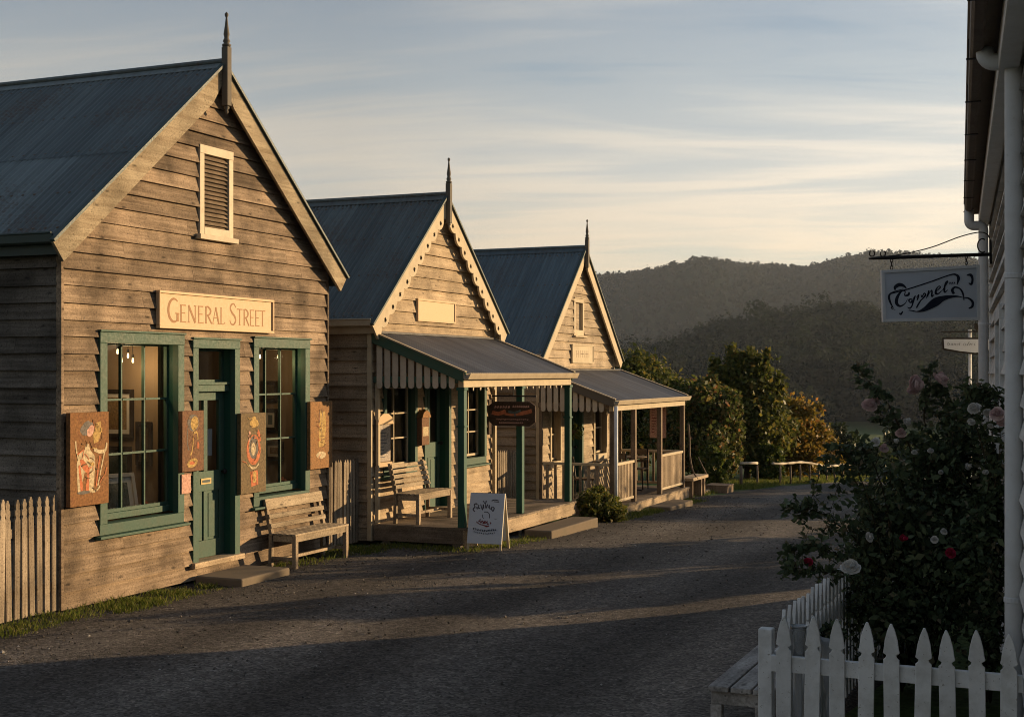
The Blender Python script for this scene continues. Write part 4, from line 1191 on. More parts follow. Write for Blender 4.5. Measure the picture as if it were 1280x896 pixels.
def house_three():
    W = 4.30; z_eave = 2.86; z_apex = 4.90; depth = 9.0; g = -0.27
    t = thing('verandah_cottage', (-9.5, 25.6, g), 'pale weatherboard cottage with railed verandah, farthest of the row', 'cottage')
    def lz(z): return z - g
    wa = (-1.62, -1.02, lz(0.55), lz(1.75)); dr = (-0.62, 0.22, lz(-0.05), lz(1.86)); wb = (0.85, 1.70, lz(0.55), lz(1.82)); gw = (-0.30, 0.28, lz(3.12), lz(3.90))
    ops = [(wa[0], wa[1], wa[2] + 0.02, wa[3]), (wb[0], wb[1], wb[2] + 0.02, wb[3]), (dr[0], dr[1], dr[2] - 0.03, dr[3]), (gw[0], gw[1], gw[2] + 0.02, gw[3])]
    sw = (1.05, 2.05, lz(0.75), lz(1.95))
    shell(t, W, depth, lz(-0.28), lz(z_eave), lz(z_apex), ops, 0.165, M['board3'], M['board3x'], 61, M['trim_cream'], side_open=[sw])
    build_roof(t, W, depth, lz(z_eave), lz(z_apex), 0.17, 0.16, M['roof3'], M['gutter_cream'], 11, lapped=False)
    for s in (-1, 1): barge(t, W, lz(z_eave), lz(z_apex), 0.17, 0.20, 0.20, M['trim_cream'], s)
    finial(t, lz(z_apex), 0.205, 0.60, 0.36, M['finial'], 0.075)
    window(t, *wa, 1, 2, M['trim_cream'], M['trim_cream'], trim=0.07, reveal=0.06)
    window(t, *wb, 1, 2, M['trim_cream'], M['trim_cream'], trim=0.07, reveal=0.06)
    window(t, *gw, 2, 1, M['trim_cream'], M['trim_cream'], trim=0.08, reveal=0.05, proj=0.04)
    door(t, *dr, M['green'], M['green_shade'], transom=0.0, letter=False, trim=0.08)
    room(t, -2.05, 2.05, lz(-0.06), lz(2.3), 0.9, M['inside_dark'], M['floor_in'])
    mb = MB(); mb.face([(-0.4, -0.6, lz(3.0)), (-0.4, 0.6, lz(3.0)), (-0.4, 0.6, lz(4.0)), (-0.4, -0.6, lz(4.0))]); mb.build('loft_lining', M['inside_dark'], t)
    # sash window in the left side wall
    mb = MB(); hw = W / 2; y = -hw; a, b, z0, z1 = sw
    for s0, s1, q0, q1 in ((a, a + 0.09, z0 + .09, z1 - .09), (b - 0.09, b, z0 + .09, z1 - .09), (a - 0.002, b + 0.002, z1 - 0.09, z1), (a - 0.05, b + 0.05, z0, z0 + 0.09)):
        mb.box(-s1, -s0, y - 0.055, y + 0.03, q0, q1)
    w = mb.build('window', M['trim_cream'], t, bevel=0.004)
    mb = MB(); zm = (z0 + z1) / 2; mb.box(-b + .09, -a - .09, y - 0.01, y + 0.025, zm - 0.025, zm + 0.025); mb.box(-(a + b) / 2 - 0.012, -(a + b) / 2 + 0.012, y - 0.008, y + 0.024, z0 + .09, zm - 0.025); mb.build('sash', M['trim_cream'], w)
    mb = MB(); mb.face([(-a - .09, y + 0.01, z0 + .09), (-b + .09, y + 0.01, z0 + .09), (-b + .09, y + 0.01, z1 - .09), (-a - .09, y + 0.01, z1 - .09)]); mb.build('glass', M['glass'], w)
    mb = MB(); mb.face([(-a + .3, y + 0.5, z0 - .3), (-b - .3, y + 0.5, z0 - .3), (-b - .3, y + 0.5, z1 + .3), (-a + .3, y + 0.5, z1 + .3)]); mb.build('room_lining', M['inside_dark'], w)
    ys, zu = verandah(t, -2.20, 2.52, 1.48, lz(2.46), lz(1.90), lz(-0.06), g, 'three')
    # railings: two in front, one at each end
    zd = lz(-0.06); rt = zd + 0.80
    def railing(ax, p0, p1, fixed, gap):
        mb = MB(); r = 0.03
        def bx(u0, u1, w, za, zb):
            if ax == 'y': mb.box(fixed - w, fixed + w, u0, u1, za, zb)
            else: mb.box(u0, u1, fixed - w, fixed + w, za, zb)
        bx(p0, p1, 0.035, rt - 0.05, rt); bx(p0, p1, 0.025, zd + 0.07, zd + 0.12)
        o = mb.build('railing', M['trim_cream'], t, bevel=0.004)
        mb = MB(); n = max(1, int((p1 - p0) / gap)); st = (p1 - p0) / n
        for i in range(n):
            c = p0 + (i + 0.5) * st; bx(c - 0.027, c + 0.027, 0.012, zd + 0.121, rt - 0.051)
        mb.build('baluster', M['rail_tan'], o)
    p = 1.48
    railing('y', ys[0] + 0.05, ys[1] - 0.05, p, 0.085); railing('y', ys[2] + 0.05, ys[3] - 0.05, p, 0.085)
    railing('x', 0.11, p - 0.05, -2.15, 0.16); railing('x', 0.11, p - 0.05, 2.47, 0.13)
    # downpipe beside the near corner post
    mb = MB(); mb.tube([(p + 0.10, ys[0] - 0.10, lz(1.80)), (p + 0.10, ys[0] - 0.10, lz(-0.22))], 0.038, 10); mb.build('downpipe', M['pipe'], t, smooth=True)
    return t
H3 = house_three()
# ------------------------------------------------------------------ right-hand building
RB = thing('white_weatherboard_house', (0, 0, 0), 'white weatherboard house in shade along the right edge, with pale drainpipes', 'house', rz=R(4.75))
def right_house():
    XW = 0.345; Y0, Y1 = -4.0, 15.6; ZG = 0.1; ZE = 4.16
    t = RB
    win = (11.0, 12.5, 0.95, 2.95)
    mb = MB()
    boards(mb, ZG, ZE - 0.02, lambda z: (Y0, Y1), [win], 0.165, lambda s, z, q: (XW - q, s, z), 91, tb=0.046, tt=0.008)
    mb.build('wall', M['white_wall'], t)
    mb = MB()
    mb.box(XW + 0.02, 7.0, Y0, 10.99, ZG - 0.3, ZE + 0.05); mb.box(XW + 0.02, 7.0, 12.51, Y1 - 0.01, ZG - 0.3, ZE + 0.05); mb.box(XW + 0.25, 7.0, 10.99, 12.51, ZG - 0.3, ZE + 0.05)
    mb.build('core_wall', M['white_wall'], t)
    mb = MB()
    boards(mb, ZG, ZE, lambda z: (XW, 7.0), [], 0.165, lambda s, z, q: (s, Y1 + q, z), 92); mb.build('end_wall', M['white_wall'], t)
    mb = MB(); mb.box(XW - 0.045, XW + 0.04, Y1 - 0.05, Y1 + 0.045, ZG, ZE - 0.02); mb.build('corner_board', M['white'], t, bevel=0.004)
    # window with deep architrave
    y0, y1, z0, z1 = win; tr = 0.12
    mb = MB()
    mb.box(XW - 0.06, XW + 0.02, y0, y0 + tr, z0 + 0.09, z1 - tr); mb.box(XW - 0.06, XW + 0.02, y1 - tr, y1, z0 + 0.09, z1 - tr)
    mb.box(XW - 0.064, XW + 0.02, y0 - 0.002, y1 + 0.002, z1 - tr, z1)
    w = mb.build('window', M['white'], t, bevel=0.005)
    mb = MB(); mb.box(XW - 0.075, XW + 0.04, y0 - 0.06, y1 + 0.06, z0, z0 + 0.088); mb.build('sill', M['white'], w, bevel=0.005)
    mb = MB()
    for a, b, c, d in ((y0 + tr, y0 + tr + 0.05, z0 + .09, z1 - tr), (y1 - tr - 0.05, y1 - tr, z0 + .09, z1 - tr), (y0 + tr + .05, y1 - tr - .05, (z0 + z1) / 2 - 0.025, (z0 + z1) / 2 + 0.025), (y0 + tr + .05, y1 - tr - .05, z1 - tr - 0.05, z1 - tr), (y0 + tr + .05, y1 - tr - .05, z0 + .09, z0 + .15)):
        mb.box(XW + 0.05, XW + 0.09, a, b, c, d)
    mb.build('sash', M['white'], w)
    mb = MB(); mb.face([(XW + 0.07, y0 + tr, z0 + .1), (XW + 0.07, y1 - tr, z0 + .1), (XW + 0.07, y1 - tr, z1 - tr), (XW + 0.07, y0 + tr, z1 - tr)]); mb.build('glass', M['glass'], w)
    # roof, soffit, fascia, gutter
    xo = 0.135
    mb = MB()
    sl = 0.62
    corrugated(mb, (Y0, Y1 + 0.2), [(0.0, 1.0, 0), (1, 1, 0)], lambda a, c, h: (xo - 0.02 + (1 - c) * 3.6, a, ZE + 0.14 + (1 - c) * 3.6 * sl + h), seed=2)
    corrugated(mb, (Y0, Y1 + 0.2), [(0.0, 1.0, 0), (1, 1, 0)], lambda a, c, h: (xo - 0.02 + 3.6 + c * 3.6, a, ZE + 0.14 + (1 - c) * 3.6 * sl + h), seed=2)
    mb.build('roof', M['roof1'], t, smooth=True)
    mb = MB(); mb.face([(XW, Y1 + 0.005, ZE), (7.0, Y1 + 0.005, ZE), (3.7, Y1 + 0.005, ZE + 2.2)]); mb.build('gable', M['white_wall'], t)
    mb = MB()
    mb.box(xo + 0.005, XW + 0.03, Y0, Y1 + 0.12, ZE + 0.0, ZE + 0.02)
    mb.build('soffit', M['soffit'], t)
    mb = MB(); mb.box(xo - 0.015, xo + 0.004, Y0, Y1 + 0.12, ZE - 0.02, ZE + 0.14); mb.build('fascia', M['soffit'], t)
    mb = MB(); mb.box(0.190, XW - 0.049, Y0, Y1 + 0.05, ZE - 0.15, ZE - 0.002); mb.build('cornice', M['pipe'], t, bevel=0.01)
    mb = MB()
    prof = [(xo - 0.016, 0.05), (xo - 0.016, -0.055), (xo - 0.03, -0.07), (xo - 0.07, -0.068), (xo - 0.085, -0.05), (xo - 0.088, 0.03), (xo - 0.10, 0.04), (xo - 0.098, 0.055), (xo - 0.08, 0.045), (xo - 0.078, -0.042), (xo - 0.066, -0.055), (xo - 0.026, -0.055)]
    mb.prism(prof, lambda a, b, q: (a, q, ZE + 0.02 + b), Y0, Y1 - 0.35)
    gt = mb.build('gutter', M['gutter_rust'], t)
    mb = MB(); y = 4.0
    while y < Y1 - 0.5:
        mb.box(xo - 0.105, xo - 0.012, y, y + 0.025, ZE - 0.056, ZE - 0.051); mb.box(xo - 0.094, xo - 0.089, y, y + 0.025, ZE - 0.05, ZE + 0.06); y += 1.22
    mb.build('gutter_strap', M['iron'], gt)
    # two downpipes
    def pipe(y, r, x, top, xg, drop, name='downpipe'):
        mb = MB(); ZD = ZE - drop
        path = [(xg, y, ZE - 0.03), (xg, y, ZD)]
        for i in range(1, 7):
            a = math.pi / 2 * i / 6; path.append((xg + 0.05 * (1 - math.cos(a)), y, ZD - 0.05 * math.sin(a)))
        xe = x
        for i in range(0, 7):
            a = math.pi / 2 * i / 6; path.append((xe - 0.05 + 0.05 * math.sin(a), y, ZD - 0.05 - 0.05 * (1 - math.cos(a))))
        path += [(xe, y, ZE - 1.0), (xe, y, ZE - 2.4), (xe, y, ZG - 0.05)]
        mb.tube(path, r, 16); p = mb.build(name, M['pipe'], t, smooth=True)
        for z in (ZE - 1.25, ZE - 2.95):
            mb = MB(); xx = xg if z > ZE - 0.2 else xe
            mb.lathe([(r + 0.002, 0), (r + 0.005, 0.004), (r + 0.005, 0.026), (r + 0.002, 0.03)], (xx, y, z), 16)
            if xx == xe: mb.box(xx, XW - 0.008, y - 0.012, y + 0.012, z + 0.006, z + 0.02)
            mb.build('pipe_collar', M['pipe'], p, smooth=False)
    pipe(7.55, 0.046, 0.268, 0, 0.125, 0.055); pipe(15.0, 0.050, 0.232, 0, xo - 0.045, 0.15)
right_house()

def rot_loc(x, y, z):
    c, s = math.cos(R(4.75)), math.sin(R(4.75)); return (x * c - y * s, x * s + y * c, z)

# ------------------------------------------------------------------ lettering
def fan(g, n=10, close=False): return g
def arc(cx, cy, rx, ry, a0, a1, n=14):
    return [(cx + rx * math.cos(R(a0 + (a1 - a0) * i / n)), cy + ry * math.sin(R(a0 + (a1 - a0) * i / n))) for i in range(n + 1)]
def spline(pts, n=6):
    out = []
    P = [pts[0]] + list(pts) + [pts[-1]]
    for i in range(1, len(P) - 2):
        p0, p1, p2, p3 = P[i - 1], P[i], P[i + 1], P[i + 2]
        for k in range(n):
            t = k / n
            out.append(tuple(0.5 * ((2 * p1[j]) + (-p0[j] + p2[j]) * t + (2 * p0[j] - 5 * p1[j] + 4 * p2[j] - p3[j]) * t * t + (-p0[j] + 3 * p1[j] - 3 * p2[j] + p3[j]) * t ** 3) for j in range(len(p1))))
    out.append(tuple(pts[-1])); return out
# roman capitals on a unit box: list of (points, width at start, width at end)
TK, TN = 0.16, 0.07
GLYPH = {
 'G': [(arc(0.56, 0.5, 0.52, 0.5, 52, 318, 22), TN, TN, TK), ([(0.88, 0.02), (0.88, 0.36)], TK, TK), ([(0.66, 0.37), (1.04, 0.37)], TN * .7, TN * .7)],
 'E': [([(0.2, 0), (0.2, 1)], TK, TK), ([(0.06, 0.02), (0.95, 0.02)], TN, TN * 1.5), ([(0.06, 0.98), (0.9, 0.98)], TN, TN * 1.4), ([(0.2, 0.53), (0.78, 0.53)], TN, TN * 1.3)],
 'N': [([(0.14, 0), (0.14, 1)], TN, TN), ([(0.1, 1), (0.88, 0.0)], TK, TK), ([(0.88, 0), (0.88, 1)], TN, TN), ([(0.0, .015), (0.28, .015)], .04, .04), ([(0.75, .985), (1.0, .985)], .04, .04)],
 'R': [([(0.2, 0), (0.2, 1)], TK, TK), (spline([(0.06, 0.97), (0.5, 0.98), (0.85, 0.78), (0.7, 0.55), (0.2, 0.48)]), TN, TN, TK), ([(0.45, 0.5), (1.0, 0.0)], TK, TK * .7), ([(0.06, .015), (0.36, .015)], .04, .04)],
 'A': [([(0.5, 1), (0.08, 0)], TN, TN), ([(0.48, 1), (0.92, 0)], TK, TK), ([(0.26, 0.36), (0.72, 0.36)], TN * .8, TN * .8), ([(-.04, .015), (0.22, .015)], .04, .04), ([(0.76, .015), (1.06, .015)], .04, .04)],
 'L': [([(0.2, 0), (0.2, 1)], TK, TK), (spline([(0.06, 0.02), (0.7, 0.02), (0.98, 0.12)]), TN, TN * 1.3), ([(0.06, .985), (0.36, .985)], .04, .04)],
 'S': [(spline([(0.88, 0.83), (0.62, 0.98), (0.28, 0.93), (0.14, 0.74), (0.42, 0.54), (0.74, 0.40), (0.86, 0.20), (0.58, 0.02), (0.22, 0.06), (0.06, 0.22)]), TN, TN, TK)],
 'T': [([(0.5, 0), (0.5, 1)], TK, TK), ([(0.0, 0.98), (1.0, 0.98)], TN * 1.3, TN * 1.3), ([(0.34, .015), (0.66, .015)], .04, .04)],
}
def roman(mb, ch, x, y, w, h, fn, t0, weight=1.0):
    for k, st in enumerate(GLYPH[ch]):
        pts = st[0]; a, b = st[1], st[2]; mid = st[3] if len(st) > 3 else None
        n = len(pts)
        ws = []
        for i in range(n):
            f = i / max(1, n - 1)
            q = a + (b - a) * f
            if mid is not None: q = q + (mid - q) * math.sin(math.pi * f) ** 1.2
            ws.append(q * w * 1.15 * weight)
        mb.ribbon([(x + p[0] * w, y + p[1] * h) for p in pts], ws, fn, t0 + k * 0.0004)

# ------------------------------------------------------------------ sign over the shop
def shop_sign():
    X = -9.5 + 0.034; y0, y1, z0, z1 = 12.13, 14.41, 2.905, 3.325
    t = thing('shop_sign', (X, (y0 + y1) / 2, z0), 'long cream shop sign with tan lettering GENERAL STREET above the green door', 'sign')
    L = (y1 - y0); H = z1 - z0; fr = 0.03
    mb = MB(); mb.box(0, 0.035, -L / 2 + fr, L / 2 - fr, fr, H - fr); mb.build('board', M['sign_cream'], t)
    mb = MB()
    mb.box(0, 0.055, -L / 2, -L / 2 + fr, fr, H - fr); mb.box(0, 0.055, L / 2 - fr, L / 2, fr, H - fr); mb.box(0, 0.0565, -L / 2, L / 2, 0, fr); mb.box(0, 0.0565, -L / 2, L / 2, H - fr, H)
    mb.build('frame', M['sign_cream'], t, bevel=0.005)
    mb = MB()
    spec = [('G', .075, .088, .60), ('E', .168, .056, .46), ('N', .232, .072, .46), ('E', .312, .055, .46), ('R', .372, .062, .46), ('A', .437, .064, .46), ('L', .505, .046, .46),
            ('S', .588, .066, .60), ('T', .655, .052, .46), ('R', .712, .056, .46), ('E', .772, .047, .46), ('E', .822, .047, .46), ('T', .868, .056, .46)]
    for ch, x, w, h in spec:
        roman(mb, ch, -L / 2 + x * L, 0.19 * H, w * L * 0.98, h * H * 1.02, lambda a, b, q: (q, a, b), 0.0365, 1.05)
    mb.build('lettering', M['sign_letter'], t)
shop_sign()

# ------------------------------------------------------------------ painted panels on the shop front
def mottled(name, c1, c2, c3):
    m, nn, ll, p, out = new_mat(name)
    tc = nn.new('ShaderNodeTexCoord')
    n1 = nn.new('ShaderNodeTexNoise'); n1.inputs['Scale'].default_value = 11.0; n1.inputs['Detail'].default_value = 8; n1.inputs['Roughness'].default_value = 0.72; ll.new(tc.outputs['Object'], n1.inputs[0])
    n2 = nn.new('ShaderNodeTexNoise'); n2.inputs['Scale'].default_value = 40; n2.inputs['Detail'].default_value = 3; ll.new(tc.outputs['Object'], n2.inputs[0])
    c = ramp_n(nn, ll, n1.outputs[0], [(0.3, c1), (0.52, c2), (0.7, c3)])
    s = ramp_n(nn, ll, n2.outputs[0], [(0.3, 0.6), (0.7, 1.15)])
    ll.new(mix_n(nn, ll, 1.0, c, s, 'MULTIPLY'), p.inputs['Base Color']); p.inputs['Roughness'].default_value = 0.75; p.inputs['Specular IOR Level'].default_value = 0.12
    return m
M['panel_a'] = mottled('umber panel', (0.14, 0.062, 0.026), (0.22, 0.105, 0.040), (0.17, 0.072, 0.034))
M['panel_b'] = mottled('brown panel', (0.12, 0.068, 0.042), (0.18, 0.095, 0.052), (0.15, 0.06, 0.035))
M['panel_c'] = mottled('grey brown panel', (0.11, 0.08, 0.048), (0.16, 0.115, 0.062), (0.14, 0.09, 0.045))
M['panel_d'] = mottled('ochre panel', (0.22, 0.105, 0.040), (0.28, 0.145, 0.058), (0.2, 0.115, 0.055))
M['p_cream'] = mottled('cream paint strokes', (0.38, 0.30, 0.18), (0.50, 0.40, 0.25), (0.30, 0.22, 0.12))
M['p_ochre'] = mottled('ochre paint strokes', (0.36, 0.23, 0.08), (0.44, 0.29, 0.10), (0.28, 0.18, 0.07))
M['p_red'] = mottled('rust red paint strokes', (0.38, 0.10, 0.05), (0.48, 0.16, 0.07), (0.30, 0.09, 0.06))
M['p_grey'] = mottled('grey paint strokes', (0.11, 0.10, 0.09), (0.16, 0.14, 0.12), (0.08, 0.075, 0.07))
M['p_dull'] = mottled('dull umber paint strokes', (0.14, 0.075, 0.035), (0.20, 0.11, 0.05), (0.11, 0.06, 0.03))
M['p_pink'] = mottled('pink paint strokes', (0.50, 0.26, 0.19), (0.56, 0.32, 0.24), (0.42, 0.2, 0.15))
def ell(cx, cy, rx, ry, n=22, tilt=0.0, wob=0.0, seed=0):
    r = random.Random(seed); out = []
    for i in range(n):
        a = 2 * math.pi * i / n; q = 1 + r.uniform(-wob, wob)
        x, y = rx * q * math.cos(a), ry * q * math.sin(a)
        out.append((cx + x * math.cos(tilt) - y * math.sin(tilt), cy + x * math.sin(tilt) + y * math.cos(tilt)))
    return out
def panel(y0, y1, z0, z1, mat, label, shapes, g):
    """shapes on a unit panel (0..1 across, 0..1 up)"""
    X = -9.5 + 0.06
    t = thing('painted_panel', (X, (y0 + y1) / 2, z0), label, 'painting', g)
    W, H = y1 - y0, z1 - z0
    mb = MB(); mb.box(0, 0.055, -W / 2, W / 2, 0, H); mb.build('board', mat, t, bevel=0.004)
    mb = MB(); mb.box(-0.055, -0.001, -W / 2 + 0.06, -W / 2 + 0.10, H * 0.2, H * 0.26); mb.box(-0.055, -0.001, W / 2 - 0.10, W / 2 - 0.06, H * 0.74, H * 0.8); mb.build('batten', M['louvre'], t)
    fn = lambda a, b, q: (q, -W / 2 + a * W, b * H)
    by = {}
    r = random.Random(int(y0 * 100)); xs = [q[0] for s_ in shapes for q in s_[2]]; zs = [q[1] for s_ in shapes for q in s_[2]]
    shapes = list(shapes)
    for i in range(26):   # loose brush marks over and around the figure
        cx = min(max(r.gauss((min(xs) + max(xs)) / 2, (max(xs) - min(xs)) * 0.24), 0.1), 0.9); cz = r.uniform(min(zs), max(zs)); a = r.uniform(0, 6.28); ln = r.uniform(0.03, 0.10)
        dx, dz = ln * math.cos(a), ln * 0.6 * math.sin(a)
        shapes.append((r.choice(['p_red', 'p_ochre', 'p_dull', 'p_dull', 'p_dull', 'p_dull']), 'l', [(cx - dx, cz - dz), (cx + r.uniform(-.02, .02), cz + r.uniform(-.015, .015)), (cx + dx, cz + dz)], r.uniform(0.012, 0.03)))
    for k, (mk, kind, pts, w) in enumerate(shapes):
        if 'all' not in by: by['all'] = MB(); slots = []
        mbs = by['all']
        if mk not in slots: slots.append(mk)
        mi = slots.index(mk)
        off = 0.0562 + k * 0.00025
        if kind == 'f': mbs.face([fn(a, b, off) for a, b in pts], None, mi)
        else: mbs.ribbon(spline(pts, 5), w * W, lambda a, b, q: (q, -W / 2 + a * W, b * H), off, None, mi)
    by['all'].build('painted_figure', [M[q] for q in slots], t)
PG = 'painted panels hung on the shop front'
panel(10.68, 11.26, 1.06, 2.01, M['panel_a'], 'largest painted panel, a pale long-legged figure, at the left shop corner', [
    ('p_grey', 'f', ell(0.42, 0.83, 0.17, 0.07, 20, 0.2, 0.12, 2), 0), ('p_pink', 'f', ell(0.52, 0.80, 0.10, 0.055, 18, 0.3, 0.1, 3), 0),
    ('p_ochre', 'f', [(0.60, 0.66), (0.72, 0.68), (0.80, 0.78), (0.78, 0.90), (0.66, 0.88), (0.58, 0.77)], 0),
    ('p_cream', 'f', [(0.40, 0.66), (0.47, 0.66), (0.50, 0.60), (0.62, 0.53), (0.64, 0.42), (0.58, 0.14), (0.47, 0.14), (0.44, 0.36), (0.36, 0.36), (0.25, 0.15), (0.19, 0.15), (0.16, 0.45), (0.22, 0.56), (0.36, 0.60)], 0),
    ('p_red', 'f', [(0.20, 0.43), (0.25, 0.45), (0.33, 0.17), (0.26, 0.16)], 0), ('p_red', 'f', [(0.45, 0.40), (0.49, 0.40), (0.47, 0.15), (0.38, 0.15)], 0),
    ('p_red', 'f', ell(0.37, 0.42, 0.14, 0.05, 16, -0.5, 0.1, 4), 0), ('p_ochre', 'f', ell(0.56, 0.44, 0.05, 0.022, 14), 0),
    ('p_cream', 'l', [(0.60, 0.60), (0.74, 0.57), (0.90, 0.58), (0.94, 0.66)], 0.07), ('p_cream', 'l', [(0.88, 0.56), (0.80, 0.40), (0.70, 0.20)], 0.05), ('p_red', 'l', [(0.76, 0.52), (0.70, 0.36), (0.66, 0.2)], 0.06),
    ('p_cream', 'l', [(0.13, 0.70), (0.15, 0.60), (0.20, 0.50)], 0.05), ('p_grey', 'f', ell(0.34, 0.145, 0.17, 0.018, 16), 0), ('p_cream', 'l', [(0.55, 0.14), (0.68, 0.155), (0.76, 0.2)], 0.04)], PG)
panel(12.50, 12.90, 1.29, 1.98, M['panel_b'], 'small painted panel with a yellow mask, just left of the shop door', [
    ('p_grey', 'f', ell(0.5, 0.80, 0.27, 0.14, 20), 0), ('p_ochre', 'f', ell(0.56, 0.79, 0.18, 0.115, 20, 0.1, 0.04, 5), 0),
    ('p_grey', 'l', [(0.25, 0.72), (0.22, 0.5), (0.3, 0.35)], 0.08), ('p_ochre', 'l', [(0.72, 0.52), (0.68, 0.63), (0.54, 0.63), (0.50, 0.50), (0.44, 0.32), (0.36, 0.27)], 0.10),
    ('p_ochre', 'f', ell(0.46, 0.14, 0.24, 0.075, 18, 0.1, 0.05, 6), 0), ('p_red', 'f', ell(0.45, 0.14, 0.13, 0.03, 14), 0), ('p_red', 'f', ell(0.72, 0.42, 0.06, 0.06, 12, 0, 0.2, 3), 0)], PG)
panel(13.64, 14.18, 0.945, 1.92, M['panel_c'], 'tall grey-brown painted panel with an orange ringed figure, right of the door', [
    ('p_ochre', 'f', ell(0.52, 0.87, 0.18, 0.055, 18, 0, 0.08, 7), 0), ('p_ochre', 'f', ell(0.52, 0.93, 0.08, 0.03, 12), 0),
    ('p_red', 'f', ell(0.50, 0.54, 0.28, 0.19, 24), 0), ('p_grey', 'f', ell(0.50, 0.57, 0.19, 0.145, 22), 0), ('p_cream', 'f', ell(0.49, 0.55, 0.09, 0.08, 18), 0),
    ('p_pink', 'l', [(0.36, 0.77), (0.32, 0.71), (0.34, 0.65)], 0.10), ('p_red', 'l', [(0.66, 0.77), (0.74, 0.70), (0.76, 0.64)], 0.13),
    ('p_cream', 'l', [(0.30, 0.36), (0.42, 0.315), (0.58, 0.315), (0.70, 0.36)], 0.05), ('p_red', 'f', [(0.36, 0.27), (0.66, 0.28), (0.68, 0.10), (0.40, 0.08)], 0), ('p_ochre', 'f', [(0.46, 0.26), (0.60, 0.26), (0.60, 0.13), (0.47, 0.13)], 0)], PG)
panel(15.22, 15.78, 1.14, 2.03, M['panel_d'], 'orange-brown painted panel with a faint pale figure, above the bench at the right corner', [
    ('p_ochre', 'f', [(0.36, 0.32), (0.62, 0.33), (0.70, 0.62), (0.66, 0.86), (0.54, 0.83), (0.44, 0.88), (0.38, 0.66)], 0), ('p_grey', 'l', [(0.55, 0.86), (0.50, 0.62), (0.52, 0.40)], 0.03),
    ('p_cream', 'f', ell(0.48, 0.20, 0.22, 0.055, 18, 0, 0.05, 9), 0), ('p_grey', 'l', [(0.42, 0.85), (0.40, 0.7)], 0.04)], PG)
# small tile under the second panel
mb = MB(); X = -9.5 + 0.04; mb.box(X, X + 0.03, 12.55, 12.72, 1.04, 1.26)
tag(mb.build('wall_tile', M['p_pink'], None, bevel=0.004), 'small square terracotta tile under the painted panel left of the door', 'tile')

# ------------------------------------------------------------------ shop interior: pictures, lamps, odds and ends
M['pic_dark'] = mottled('dark picture', (0.05, 0.04, 0.03), (0.11, 0.08, 0.05), (0.16, 0.10, 0.06))
M['pic_blue'] = mottled('blue green picture', (0.04, 0.07, 0.07), (0.10, 0.13, 0.12), (0.18, 0.16, 0.12))
M['pic_warm'] = mottled('warm landscape picture', (0.22, 0.12, 0.05), (0.30, 0.20, 0.10), (0.12, 0.09, 0.06))
M['mount_white'] = plain('white picture frame', (0.68, 0.65, 0.60))
M['frame_dark'] = plain('dark picture frame', (0.035, 0.025, 0.02))
def picture(loc, w, h, tilt, turn, mf, mp, label, mount=0.0, group='framed pictures inside the shop'):
    t = thing('framed_picture', loc, label, 'picture', group)
    t.rotation_euler = (0, -tilt, turn)
    mb = MB(); f = 0.045
    mb.box(-0.015, 0.02, -w / 2, -w / 2 + f, 0, h); mb.box(-0.015, 0.02, w / 2 - f, w / 2, 0, h); mb.box(-0.014, 0.021, -w / 2 + f, w / 2 - f, 0, f); mb.box(-0.014, 0.021, -w / 2 + f, w / 2 - f, h - f, h)
    mb.build('frame', mf, t, bevel=0.004)
    mb = MB(); mb.box(-0.012, 0.002, -w / 2 + f, w / 2 - f, f, h - f, 0.5); mb.build('mount', M['mount_white'] if mount else mp, t)
    if mount:
        mb = MB(); mb.face([(0.004, -w / 2 + f + mount, f + mount), (0.004, w / 2 - f - mount, f + mount), (0.004, w / 2 - f - mount, h - f - mount), (0.004, -w / 2 + f + mount, h - f - mount)]); mb.build('canvas', mp, t)
picture((-9.80, 11.46, 0.80), 0.40, 0.52, R(14), R(-4), M['mount_white'], M['pic_warm'], 'white framed picture leaning at the left end of the large shop window', 0.05)
picture((-9.86, 12.02, 0.80), 0.52, 0.50, R(12), R(-12), M['mount_white'], M['pic_blue'], 'white framed dark picture leaning in the middle of the large shop window', 0.06)
PY = 12.58
picture((-10.86, PY, 1.72), 0.30, 0.52, 0, R(-90), M['frame_dark'], M['pic_dark'], 'narrow dark framed picture high on the screen behind the large window', 0.045)
picture((-10.38, PY, 1.66), 0.50, 0.56, 0, R(-90), M['frame_dark'], M['pic_warm'], 'wide dark framed picture of warm colours in the middle of the large window', 0.05)
picture((-10.92, PY, 1.10), 0.34, 0.48, 0, R(-90), M['floor_in'], M['pic_dark'], 'brown framed picture low at the left behind the large window', 0.06)
picture((-10.42, PY, 1.12), 0.52, 0.44, 0, R(-90), M['frame_dark'], M['pic_blue'], 'wide dark picture low on the screen behind the large window', 0.0)
picture((-9.98, PY, 1.35), 0.22, 0.50, 0, R(-90), M['frame_dark'], M['pic_dark'], 'slim dark picture near the right edge of the large window')
PY = 15.64
picture((-10.28, PY, 1.62), 0.24, 0.30, 0, R(-90), M['frame_dark'], M['pic_blue'], 'small square picture high on the wall seen through the right window', 0.04)
picture((-10.30, PY, 2.02), 0.26, 0.28, 0, R(-90), M['frame_dark'], M['pic_dark'], 'small dark picture highest on the wall seen through the right window', 0.0)
picture((-10.22, PY, 1.22), 0.30, 0.26, 0, R(-90), M['frame_dark'], M['pic_warm'], 'small wide picture low on the wall seen through the right window', 0.04)
picture((-9.88, 14.72, 0.82), 0.46, 0.52, R(13), R(-8), M['pic_blue'], M['pic_blue'], 'blue-green framed picture leaning inside the right shop window', 0.0)
